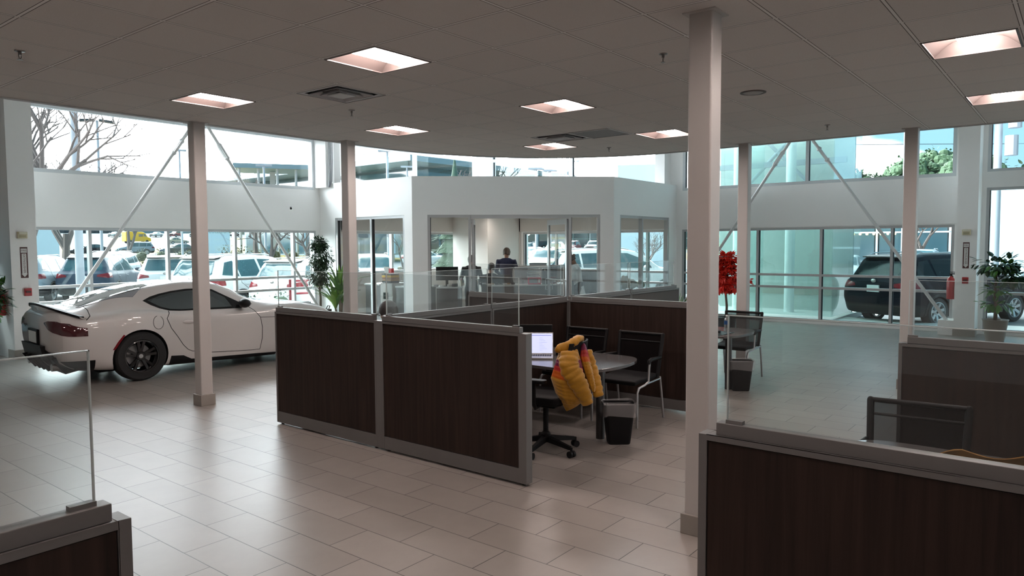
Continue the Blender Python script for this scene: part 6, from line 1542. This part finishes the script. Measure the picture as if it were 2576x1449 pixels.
for k_, (d_, nm_) in enumerate(((44, 'nearest'), (53, 'second'), (64, 'third'), (80, 'fourth'), (100, 'farthest'))):
    row(39.2 if d_ < 90 else 37.0, 33.6 if d_ < 90 else 31.5, d_, 3.0, 168, 'rows of cars outside the office window', 'in the %s row outside the office window' % nm_)
row(13.6, 8, 37, 3.0, 175, 'cars beyond the black SUV', 'in the row beyond the black SUV')
row(29.6, 26, 52, 3.0, 60, 'cars at the far right of the office view', 'beside the pale blue panels'); row(49.5, 45, 31, 3.1, 185, 'cars near the conifer', 'near the conifer outside the office')
row(51.5, 49.2, 36, 3.2, 200, 'cars beyond the left office window', 'beyond the left office window')
# yellow van and champagne saloon on the road
v = thing('delivery_van', 'yellow high roofed van on the distant road', 'van', (*from_az(65.9, 190), gz(*from_az(65.9, 190))), R(65.9-62))
MB().prism([(-2.6, .45), (-2.6, 2.6), (-2.4, 2.7), (1.3, 2.65), (1.9, 2.35), (2.5, 1.45), (3.2, 1.2), (3.3, .45)], -.98, .98, 'Y').build('van_body', P_YELLOW, v, bevel=.08)
MB().prism([(1.55, 1.5), (1.45, 2.2), (1.75, 2.2), (2.35, 1.5)], -.99, .99, 'Y').box(.35, 1.35, -.99, .99, 1.5, 2.1).build('side_window', M_DKGLASS, v)
MB().prism([(1.98, 2.30), (2.55, 1.45), (2.52, 1.42), (1.94, 2.28)], -.85, .85, 'Y').box(3.25, 3.33, -.8, .8, .5, 1.15).build('windscreen', M_DKGLASS, v)
for x_ in (-1.6, 2.3):
    for sg in (-1, 1): MB().cyl((x_, sg*.75, .38), (x_, sg*1.0, .38), .38, .38, 20).build('wheel', M_TYRE, v)
far_car(ME_SED, 'road_sedan', 'champagne sedan following the yellow van on the distant road', (*from_az(63.6, 176), gz(*from_az(63.6, 176))), R(63.6-70), P_GOLD)

# ------------------------------------------------------------------ outside: ground
def ground_mat():
    m = bpy.data.materials.new('ground_cover'); m.use_nodes = True; n = m.node_tree; b = n.nodes['Principled BSDF']; b.inputs['Roughness'].default_value = .9; b.inputs['Specular IOR Level'].default_value = .1
    t = n.nodes.new('ShaderNodeTexCoord'); sp = n.nodes.new('ShaderNodeSeparateXYZ'); n.links.new(t.outputs['Object'], sp.inputs[0])
    le = n.nodes.new('ShaderNodeVectorMath'); le.operation = 'LENGTH'; cb = n.nodes.new('ShaderNodeCombineXYZ'); n.links.new(sp.outputs[0], cb.inputs[0]); n.links.new(sp.outputs[1], cb.inputs[1]); n.links.new(cb.outputs[0], le.inputs[0])
    dv = n.nodes.new('ShaderNodeMath'); dv.operation = 'DIVIDE'; dv.inputs[1].default_value = 500; n.links.new(le.outputs['Value'], dv.inputs[0])
    cr_ = n.nodes.new('ShaderNodeValToRGB'); cr_.color_ramp.interpolation = 'CONSTANT'; e = cr_.color_ramp.elements
    asph = (.17, .175, .18, 1); grass = (.30, .235, .10, 1); kerb = (.5, .5, .48, 1)
    stops = [(0, asph), (70, grass), (98, asph), (116, kerb), (117, grass), (165, asph), (214, grass), (228, asph), (300, grass)]
    e[0].position = 0; e[0].color = asph; e[1].position = stops[1][0]/500; e[1].color = stops[1][1]
    for d_, c_ in stops[2:]: q = e.new(d_/500); q.color = c_
    z = n.nodes.new('ShaderNodeTexNoise'); z.inputs['Scale'].default_value = .7; z.inputs['Detail'].default_value = 8; n.links.new(t.outputs['Object'], z.inputs[0])
    mr = n.nodes.new('ShaderNodeMapRange'); mr.inputs['To Min'].default_value = .8; mr.inputs['To Max'].default_value = 1.2; n.links.new(z.outputs[0], mr.inputs[0])
    mx = n.nodes.new('ShaderNodeMix'); mx.data_type = 'RGBA'; mx.blend_type = 'MULTIPLY'; mx.inputs['Factor'].default_value = 1
    n.links.new(dv.outputs[0], cr_.inputs[0]); n.links.new(cr_.outputs[0], mx.inputs['A']); n.links.new(mr.outputs[0], mx.inputs['B']); n.links.new(mx.outputs['Result'], b.inputs['Base Color']); return m
g = MB(); rads = [0, 8, 16, 24, 32, 38, 45, 55, 65, 75, 90, 110, 130, 150, 165, 180, 200, 215, 230, 250, 290, 330, 450, 700]; NA = 72
for r_ in rads[1:]:
    for j in range(NA): a = 2*math.pi*j/NA; g.v.append(Vector((r_*math.cos(a), r_*math.sin(a), gz(r_, 0))))
for i in range(len(rads)-2):
    for j in range(NA): g.f.append((i*NA+j, i*NA+(j+1) % NA, (i+1)*NA+(j+1) % NA, (i+1)*NA+j)); g.mi.append(0)
g.f.append(tuple(range(NA))); g.mi.append(0)
go = g.build('ground', ground_mat(), smooth=60); struct(go)
M_CONC = mat('pale_concrete', (.50, .49, .47), .85, noise=.08, nscale=2)
struct(MB().box(XB, 19.6, 15.25, 17.2, -.13, -.02).box(17.75, 19.9, -8, 17.2, -.13, -.02).build('trim_pavement', M_CONC))
# white bay lines on the near lot
ln = MB()
for i in range(9): x_, y_ = 9+i*2.2, 24-i*1.4; ln.cbox((x_+14, y_+2, -.137), (.10, 5, .01), rz=R(-40))
tag(ln.build('parking_lines', mat('road_paint', (.7, .7, .68), .7)), 'white painted bay lines on the car park', 'road marking', kind='stuff')

# ------------------------------------------------------------------ outside: planting
M_TWIG = mat('bare_twig', (.13, .10, .09), .9); M_TRUNK = mat('tree_bark', (.14, .11, .09), .9)
def bare_tree(loc, h, seed, label, depth=6, spread=.55, r0=None, nb=3):
    rnd = random.Random(seed); mb = MB(); r0 = r0 or h*.022
    def br(p, d, L_, r_, k):
        q = p+d*L_*.5+Vector((rnd.uniform(-1, 1), rnd.uniform(-1, 1), 0))*L_*.04; e = p+d*L_
        mb.tube([p, q, e], [r_, r_*.85, r_*.65], 6 if k < 3 else 4, caps=False)
        if k >= depth: return
        for i in range(nb if k < 4 else 2):
            v = Vector((rnd.gauss(0, 1), rnd.gauss(0, 1), rnd.gauss(0, .5))).normalized(); dd = (d+v*spread*(1+.12*k)+Vector((0, 0, .12))).normalized()
            br(p+d*L_*rnd.uniform(.65, 1.0), dd, L_*rnd.uniform(.62, .82), max(r_*.58, .006), k+1)
    br(Vector((0, 0, 0)), Vector((0, 0, 1)), h*.27, r0, 0)
    o = mb.build('bare_tree', M_TWIG, smooth=True, merge=False); o.location = loc; return tag(o, label, 'tree')
def L3(az, d, dz=0): x, y = from_az(az, d); return (x, y, gz(x, y)+dz)
bare_tree(L3(70.0, 40), 9.5, 3, 'bare winter tree outside the left end of the left window', 6)
bare_tree(L3(66.3, 55), 8.0, 5, 'bare winter tree behind the dark blue SUV', 6)
bare_tree(L3(72.3, 25), 10.0, 9, 'tall bare tree whose branches reach the upper left window', 6)
bare_tree(L3(56.8, 42), 6.6, 12, 'wide bare tree outside the right end of the left window', 6, .7)
bare_tree(L3(54.2, 46), 6.2, 15, 'bare tree partly behind the potted ficus', 6, .7)
bare_tree(L3(42.2, 46), 9.0, 21, 'bare tree above the office roof in the left upper window', 6)
bare_tree(L3(47.0, 36), 4.2, 23, 'small bare tree beyond the left office window', 5)
bare_tree(L3(28.0, 33), 3.4, 24, 'small bare tree in front of the pale blue panels', 5); bare_tree(L3(9.0, 42), 6.5, 26, 'bare tree in front of the dark glass showroom', 5)
bare_tree(L3(57.9, 70), 11.5, 31, 'tall bare tree left of the flat canopy', 6)
M_HEDGE = mat('hedge_leaf', (.045, .055, .022), .8, noise=.4, nscale=3); M_EVG = mat('evergreen_leaf', (.028, .060, .030), .8, noise=.4, nscale=2); M_TREEG = mat('summer_leaf', (.05, .10, .045), .8, noise=.35, nscale=1)
def blob(name, loc, blobs, n, L_, w, m, label, cat, trunk=None, seed=1, group=None, lumps=0):
    rt = thing(name, label, cat, loc, 0, group); rnd = random.Random(seed)
    leafy('foliage', m, rt, blobs, n, L_, w, rnd, droop=0)
    core = MB()
    for c_, r_ in blobs:
        rr = r_ if isinstance(r_, (tuple, list)) else (r_,)*3
        core.ball(c_, [q*.6 for q in rr], 12)
        for _ in range(lumps):
            v = Vector((rnd.gauss(0, 1), rnd.gauss(0, 1), rnd.gauss(0, 1))).normalized(); q = rnd.uniform(.10, .19)*min(rr); core.ball((c_[0]+v.x*rr[0]*.72, c_[1]+v.y*rr[1]*.72, c_[2]+v.z*rr[2]*.72), q, 8)
    core.build('inner_foliage', m, rt, smooth=True, merge=False)
    if trunk: MB().tube([(0, 0, 0), (0, 0, trunk)], [trunk*.05, trunk*.035], 8).build('trunk', M_TRUNK, rt)
    return rt
for i in range(11):
    az = 66.8-i*1.28; blob('clipped_hedge', L3(az, 72), [((0, 0, .62), (.75, .80, .66+.06*(i % 3)))], 240, .16, .10, M_HEDGE, 'clipped hedge shrub beyond the parked cars, %s from the left' % ['first', 'second', 'third', 'fourth', 'fifth', 'sixth', 'seventh', 'eighth', 'ninth', 'tenth', 'eleventh'][i], 'shrub', seed=i, group='hedge shrubs beyond the parked cars')
blob('round_shrub', L3(59.4, 52), [((0, 0, .7), (1.6, 1.6, 1.25))], 700, .16, .09, mat('olive_leaf', (.07, .065, .025), .8, noise=.4), 'large rounded olive shrub in front of the pale blue pylon', 'shrub', seed=40)
for i in range(9):
    blob('low_hedge', (4.9+i*.75, 16.3+.05*(i % 2), -.05), [((0, 0, .38), (.46, .34, .42))], 230, .06, .04, mat('variegated_leaf', (.06, .10, .06), .7, noise=.8, nscale=30), '%s low green shrub from the left just outside the left window' % ['first', 'second', 'third', 'fourth', 'fifth', 'sixth', 'seventh', 'eighth', 'ninth'][i], 'shrub', seed=60+i, group='low hedge under the left window')
cf = thing('conifer', 'dark conical evergreen outside the office, left of the doorway', 'tree', L3(42.9, 27.5)); rk = random.Random(80); m_ = MB(); lf = MB()
for k in range(9):
    z0 = .15+k*.52; r_ = 1.45*(1-k/9.6); m_.lathe([(0, z0), (r_*.75, z0+.02), (r_*.45, z0+.42), (.03, z0+.95)], 16)
    for q in range(230-18*k): a_ = rk.uniform(0, 6.283); t_ = rk.uniform(.55, 1.0); leaf(lf, (math.cos(a_)*r_*t_*.85, math.sin(a_)*r_*t_*.85, z0+.55*(1-t_)+rk.uniform(0, .12)), (math.cos(a_), math.sin(a_), -.25+rk.uniform(-.3, .4)), (0, 0, 1), rk.uniform(.16, .30), .07)
lf.build('foliage', M_EVG, cf, merge=False); m_.build('inner_foliage', M_EVG, cf, smooth=True, merge=False); MB().cyl((0, 0, 0), (0, 0, .4), .12).build('trunk', M_TRUNK, cf)
for i, (az, d_, s_, zt, lb) in enumerate([(13.2, 92, 3.0, 10.2, 'leafy tree just right of the teal glass tower'), (11.4, 103, 3.0, 10.6, 'low leafy tree right of the teal glass tower'), (9.6, 116, 5.0, 14.2, 'round leafy tree left of the lamp post beyond the right upper window'),
        (8.2, 134, 6.2, 17.2, 'big round leafy tree behind the lamp post beyond the right upper window'), (6.1, 112, 4.8, 14.0, 'big leafy tree between the two right columns'), (4.7, 128, 4.0, 12.6, 'smaller leafy tree left of the far right pillar'),
        (1.6, 70, 4.6, 8.6, 'dark tree behind the white clad building'), (-.6, 84, 5.6, 11.0, 'dark tree right of the white clad building'), (-2.2, 98, 5.6, 12.0, 'dark tree at the right edge')]):
    x_, y_ = from_az(az, d_); zt -= gz(x_, y_)
    blob('leafy_tree', L3(az, d_), [((0, 0, zt-s_*.8), (s_, s_, s_*.8)), ((-.2*s_, s_*.3, zt*.45), (s_*.7, s_*.7, zt*.3))], 1100, .5, .34, M_TREEG if i < 6 else M_EVG, lb, 'tree', trunk=zt*.5, seed=100+i, lumps=260)
for i in range(5): az = 64-i*2.2; blob('distant_tree', L3(az, 330), [((0, 0, 5), (5.6, 5.6, 4+i % 3))], 180, 1.6, .9, mat('brown_woodland', (.14, .11, .09), .9, noise=.3), 'brown winter woodland crown on the horizon, %s from the left' % ['first', 'second', 'third', 'fourth', 'last'][i], 'tree', seed=130+i, group='winter woodland on the horizon', lumps=20)

# ------------------------------------------------------------------ outside: poles, signs, buildings
M_POLE = mat('galvanised_pole', (.36, .38, .42), .6); M_BLDB = mat('blue_grey_cladding', (.16, .24, .30), .5, noise=.1); M_BLDG = mat('building_glass', (.03, .07, .09), .08, spec=.9)
M_CLAD = mat('pale_blue_cladding', (.50, .62, .68), .5, noise=.03); M_STONE = mat('beige_stone', (.42, .36, .28), .8, noise=.15, nscale=2); M_DKB = mat('dark_fascia', (.04, .045, .05), .6)
def face_az(az): return R(az-90)      # local -Y looks back at the showroom
p = thing('lamp_post', 'thick pale lamp post outside the left window', 'lamp post', L3(69.3, 24.5)); MB().cyl((0, 0, 0), (0, 0, 12), .12, .10, 14).build('pole', M_POLE, p, smooth=True); MB().cyl((0, 0, 0), (0, 0, .6), .3, .3, 14).build('pole_base', M_CONC, p)
p = thing('lamp_post', 'T topped lamp post seen through the upper left window', 'lamp post', L3(67.95, 55), face_az(68)); MB().cyl((0, 0, 0), (0, 0, 10), .10, .08, 12).build('pole', M_POLE, p)
for sg in (-1, 1): MB().prism([(sg*.1, 9.95), (sg*1.0, 9.85), (sg*1.0, 10.0), (sg*.1, 10.08)], -.25, .25, 'Y').build('lamp_head', M_DKB, p)
for az, d_, h_, lb in ((62.9, 62, 9, 'slim lamp post behind the white SUV'), (61.6, 64, 9, 'slim lamp post left of the pale blue pylon'), (57.2, 50, 7, 'pale lamp post beyond the round olive shrub'), (48.1, 40, 7, 'white lamp post beyond the left office window'), (36.5, 45, 6.5, 'slim lamp post among the rows of cars outside the office'), (35.4, 52, 7, 'second slim lamp post among the rows of cars outside the office'), (10.1, 45, 12, 'tall lamp post between the trees beyond the right upper window'), (46.6, 60, 8, 'slim lamp post beyond the small bare tree')):
    p = thing('lamp_post', lb, 'lamp post', L3(az, d_), face_az(az)); MB().cyl((0, 0, 0), (0, 0, h_), .09, .07, 12).build('pole', M_POLE, p, smooth=True); MB().box(-.5, .5, -.2, .2, h_, h_+.12).build('lamp_head', M_POLE, p)
p = thing('globe_lamp', 'lamp post with a lit white head among the cars outside the office', 'lamp post', L3(37.2, 60), 0); MB().cyl((0, 0, 0), (0, 0, 2.6), .06, .05, 12).build('pole', M_DKB, p); MB().ball((0, 0, 2.7), .28, 14).build('lamp_globe', mat('white_globe', (.8, .8, .78), .4, emit=(1, .95, .85), estr=2.0), p, smooth=True)
def utility_pole(loc, h, az, label, xf=True):
    p = thing('utility_pole', label, 'utility pole', loc, face_az(az)); MB().cyl((0, 0, 0), (0, 0, h), .17, .13, 12).build('pole', M_POLE, p, smooth=True)
    for z_ in (h-.8, h-2.6): MB().box(-1.1, 1.1, -.06, .06, z_, z_+.12).build('crossarm', M_POLE, p)
    m_ = MB()
    for z_ in (h-.68, h-2.48):
        for x_ in (-1.0, -.5, .5, 1.0): m_.cyl((x_, 0, z_), (x_, 0, z_+.25), .05, .03, 8)
    m_.build('insulator', M_CLAD, p)
    if xf:
        for x_, z_ in ((.55, h-4.0), (-.5, h-4.1), (.45, h-5.1)): MB().cyl((x_, -.1, z_), (x_, -.1, z_+.8), .24, .24, 12).build('transformer', M_POLE, p)
    w_ = MB()
    for x_, z_ in ((-1.0, h-.4), (1.0, h-.4), (0, h-3.2)): w_.tube([(x_-40, 3, z_-1.5), (x_-18, 1, z_-1.0), (x_, 0, z_), (x_+18, -1, z_-1.0), (x_+40, -3, z_-1.5)], .02, 4)
    w_.build('power_line', M_DKB, p); return p
utility_pole(L3(34.05, 70), 12.0, 34, 'utility pole in the upper window above the office', False)
utility_pole(L3(4.75, 36), 10.6, 5, 'wooden utility pole with transformers beyond the far right upper window')
# pylon signs
s = thing('pylon_sign', 'pale blue pylon sign reading COLLISION beyond the column', 'sign', L3(60.45, 60), face_az(60.45)); MB().rbox(-.80, .80, -.2, .2, 0, 6.5, .05).build('sign_panel', M_CLAD, s)
MB().prism([(-.1, 3.0), (.35, 2.5), (.7, 1.6), (.79, .6), (.74, .6), (.62, 1.6), (.28, 2.4), (-.1, 2.9)], -.206, -.201, 'Y').build('sign_swoosh', mat('swoosh_grey', (.35, .42, .48), .5), s)
text('sign_lettering', 'COLLISION', .30, mat('green_lettering', (.02, .10, .10), .5), s, (.04, -.205, 2.78), (R(90), 0, 0))
s = thing('pylon_sign', 'tall pale blue pylon at the left end of the left window', 'sign', L3(71.5, 48), face_az(71.5)); MB().rbox(-.9, .9, -.2, .2, 0, 3.6, .05).build('sign_panel', M_CLAD, s); MB().box(-.95, .95, -.22, .22, 0, .45).build('sign_base', M_STONE, s)
def building(name, label, loc, az, w, d, h, wallm, nwin=0, winz=(.5, 3), winm=None, roof=None, roofm=None, cols=0, sign=None):
    b = thing(name, label, 'building', loc, face_az(az)); MB().box(-w/2, w/2, 0, d, 0, h).build('wall', wallm, b)
    if nwin:
        s_ = w/nwin; f = MB()
        for i in range(nwin):
            x0 = -w/2+i*s_+.15; MB().box(x0, x0+s_-.3, -.06, .02, winz[0], winz[1]).build('window', winm or M_BLDG, b)
        for i in range(nwin+1): f.box(-w/2+i*s_-.06, -w/2+i*s_+.06, -.12, 0, winz[0], winz[1])
        f.box(-w/2, w/2, -.12, 0, (winz[0]+winz[1])/2-.05, (winz[0]+winz[1])/2+.05); f.build('window_frame', M_CLAD, b)
    if roof: x0, x1, y0, y1, z0, z1 = roof; MB().box(x0, x1, y0, y1, z0, z1).build('roof', roofm or wallm, b)
    for i in range(cols): x_ = roof[0]+.6+(roof[1]-roof[0]-1.2)*i/max(1, cols-1); MB().cyl((x_, roof[2]+.5, 0), (x_, roof[2]+.5, roof[4]), .14, .14, 10).build('column', M_POLE, b)
    return b
cb_ = thing('canopy_building', 'blue grey building with a flat overhanging roof seen above the office', 'building', L3(46.2, 80), R(46.2-47))
MB().box(0, 26, 0, 34, 0, 8.4).build('wall', M_BLDB, cb_); MB().box(.4, 25, .4, 33, 8.4, 10.1).build('clerestory', M_BLDG, cb_)
MB().box(-3.2, 27, -3.2, 35, 10.1, 10.7).build('roof', M_BLDB, cb_)
for i in range(9): MB().box(-.06, .02, .6+i*3.7, 3.9+i*3.7, .4, 6.8).build('window', M_BLDG, cb_)
for i in range(7): MB().box(.6+i*3.7, 3.9+i*3.7, -.06, .02, .4, 6.8).build('window', M_BLDG, cb_)
MB().box(-.2, 0, 1, 15, 7.3, 7.7).build('light_strip', mat('white_strip', (.8, .85, .9), .5), cb_); MB().box(-.2, 0, 16, 30, 7.3, 7.7).build('light_strip', mat('white_strip', (.8, .85, .9), .5), cb_); MB().box(1, 24, -.2, 0, 7.3, 7.7).build('light_strip', mat('white_strip', (.8, .85, .9), .5), cb_)
building('flat_canopy', 'long flat canopy on thin columns beyond the right end of the upper left window', L3(56.6, 86), 56.6, .6, .6, 9.6, M_POLE, 0, roof=(-4.0, 5.0, -3, 3, 9.7, 10.2), roofm=M_BLDB, cols=5)
building('low_block', 'low blue block right of the corner post in the upper window', L3(38.9, 93), 38.9, 4.6, 5, 10.6, M_BLDB)
building('stone_building', 'beige stone building with dark glazing beyond the left office window', L3(51.0, 68), 51, 8, 8, 6.5, M_STONE, 4, (.8, 5.0))
s = thing('message_sign', 'dark roadside message board with red figures beyond the left office window', 'sign', L3(51.3, 55), face_az(51.3)); MB().box(-1.6, 1.6, -.15, .15, 2.3, 4.1).build('sign_panel', M_DKB, s); MB().box(-.1, .1, -.1, .1, 0, 2.3).build('sign_post', M_DKB, s)
text('sign_figures', '3:10', .55, mat('red_led', (.1, 0, 0), .5, emit=(1, .05, .05), estr=1.2), s, (-.1, -.17, 2.75), (R(90), 0, 0))
b = building('dealership', 'long low showroom with a white fascia beyond the rows of cars', L3(33.6, 125), 33.6, 40, 14, 5.2, M_BLDB, 16, (.3, 3.4), M_BLDG, (-20.5, 20.5, -3, 14, 3.6, 4.9), M_CLAD, 8)
b = building('grey_house_block', 'grey and beige block far left beyond the road', L3(58.3, 260), 58.3, 22, 12, 8, M_STONE, 6, (1, 6)); b = building('far_showroom', 'long blue grey showroom on the horizon beyond the distant lot', L3(62.0, 290), 62.0, 46, 14, 8, M_BLDB, 12, (1, 5.5), M_BLDG)
building('far_showroom', 'low grey showroom behind the yellow van on the horizon', L3(69.2, 285), 69.2, 24, 14, 7, M_DKB, 8, (1, 5), M_BLDG); tag(MB().box(-2.5, 2.5, -.2, .2, 6, 9.2).build('blue_banner', mat('vivid_blue', (.02, .22, .65), .5)), 'small bright blue banner high at the left end of the left window', 'banner'); o = bpy.data.objects['blue_banner']; o.location = L3(70.3, 270); o.rotation_euler.z = face_az(70)
b = building('glass_showroom', 'dark glass showroom with a row of warm lights behind the black SUV', L3(9.5, 55), 9.5, 17, 10, 4.9, M_DKB, 8, (.2, 4.7), M_BLDG)
M_WARM = mat('warm_bulb', (.8, .6, .3), .4, emit=(1, .62, .22), estr=4.5)
for i in range(14): q = MB().ball((-7.0+i*.42+(.5 if i > 6 else 0), -.4, 2.35), .075, 10).build('warm_bulb', M_WARM, b)
q = MB().ball((2.3, -.5, 2.95), .22, 10).build('warm_lamp', mat('orange_lamp', (.8, .3, .1), .4, emit=(1, .3, .08), estr=4.0), b)
b = building('panel_wall', 'pale blue clad wall outside the right side of the office, left part', L3(29.0, 48), 29.0, 1.9, .8, 7, M_CLAD); building('panel_wall', 'pale blue clad wall outside the right side of the office, right part', L3(27.1, 48), 27.1, 1.7, .8, 7, M_CLAD)
b = building('slanted_panel', 'pale slanted panel at the top right of the far right lower window', L3(4.9, 40), 4.9, .1, .1, .1, M_CLAD); MB().prism([(-1.9, 4.6), (.6, 4.6), (.6, 1.6)], -.1, .1, 'Y').build('panel', M_CLAD, b)
b = building('white_clad_building', 'white and pale blue clad building behind the potted plant at the right edge', L3(2.6, 47), 2.6, 3.2, 6, 5.6, M_CLAD, 0); MB().box(.9, 2.2, -.5, 0, 3.4, 5.2).build('side_wing', M_CLAD, b); MB().rbox(.55, 1.1, -.62, -.5, 4.0, 4.7, .1).build('badge_sign', M_PLATE, b)
building('grey_shop', 'grey shop front at the right edge beyond the plant', L3(-.6, 55), -.6, 9, 5, 3.6, mat('grey_brown_shop', (.12, .11, .11), .8), 3, (.3, 2.5))
# teal glass tower outside the right windows
tw = thing('glass_tower', 'tall teal glass entrance tower standing just outside the right windows', 'tower', (18.55, 6.6, 0))
M_TEAL = glass('frosted_teal_glass', (.84, .93, .92), .06, .05, dirt=.10)
T0 = MB(); T0.box(0.25, .27, -1.70, 2.0, .06, 8.2); T0.build('glass_front', M_TEAL, tw); MB().box(.27, 3.0, -1.72, -1.70, .06, 8.2).build('glass_side', M_TEAL, tw); MB().box(.27, 3.0, 2.0, 2.02, .06, 8.2).build('glass_side', M_TEAL, tw)
M_TOWW = mat('tower_back_wall', (.52, .55, .52), .8, noise=.03)
MB().box(2.3, 2.4, -1.7, 2.0, 0, 8.2).build('back_wall', M_TOWW, tw); MB().box(2.27, 2.3, -1.6, 1.9, .45, .62).build('wall_vent', mat('vent_beige', (.34, .31, .26), .7, noise=.5, nscale=60), tw)
for y_ in (-.30, 1.15): MB().cyl((1.5, y_, 0), (1.5, y_, 8.2), .13, .13, 16).build('tower_column', M_WALL, tw, smooth=True)
MB().box(1.2, 1.3, .35, .75, 0, 8.2).build('glass_fin', M_TEAL, tw)
k = MB(); k.tube([(1.9, -1.5, 2.6), (1.9, 1.9, 6.2)], .05, 8); k.build('cross_brace', M_POLE, tw); MB().tube([(1.9, 1.9, 2.6), (1.9, -1.5, 6.2)], .05, 8).build('cross_brace', M_POLE, tw); MB().box(1.85, 1.95, -1.6, 1.9, 4.0, 4.15).build('cross_beam', M_POLE, tw)
MB().box(-.05, 3.1, -1.8, 2.1, -.12, .02).build('tower_floor', M_CONC, tw)
tw2 = thing('glass_annex', 'dark teal glass annex outside the window left of the left pillar', 'building', (1.2, 16.3, -.1)); MB().box(-2.2, 3.3, 0, 3, 0, 3.2).build('wall', mat('dark_teal_panel', (.02, .07, .075), .4, spec=.3), tw2)
for i in range(4): MB().box(-1.9+i*1.3, -.75+i*1.3, -.03, 0, .15, 3.0).build('window', M_BLDG, tw2)
# red pipe rail by the pale SUV
r_ = thing('pipe_rail', 'rusty red pipe rail outside the right end of the left window', 'rail', (11.0, 16.0, -.1)); MB().cyl((0, 0, 0), (0, 0, 1.12), .045).build('rail_post', P_RED, r_)
for z_ in (.75, 1.08): MB().cyl((0, 0, z_), (2.2, .15, z_-.04), .028).build('rail_bar', P_RED, r_)
bpy.context.view_layer.update()
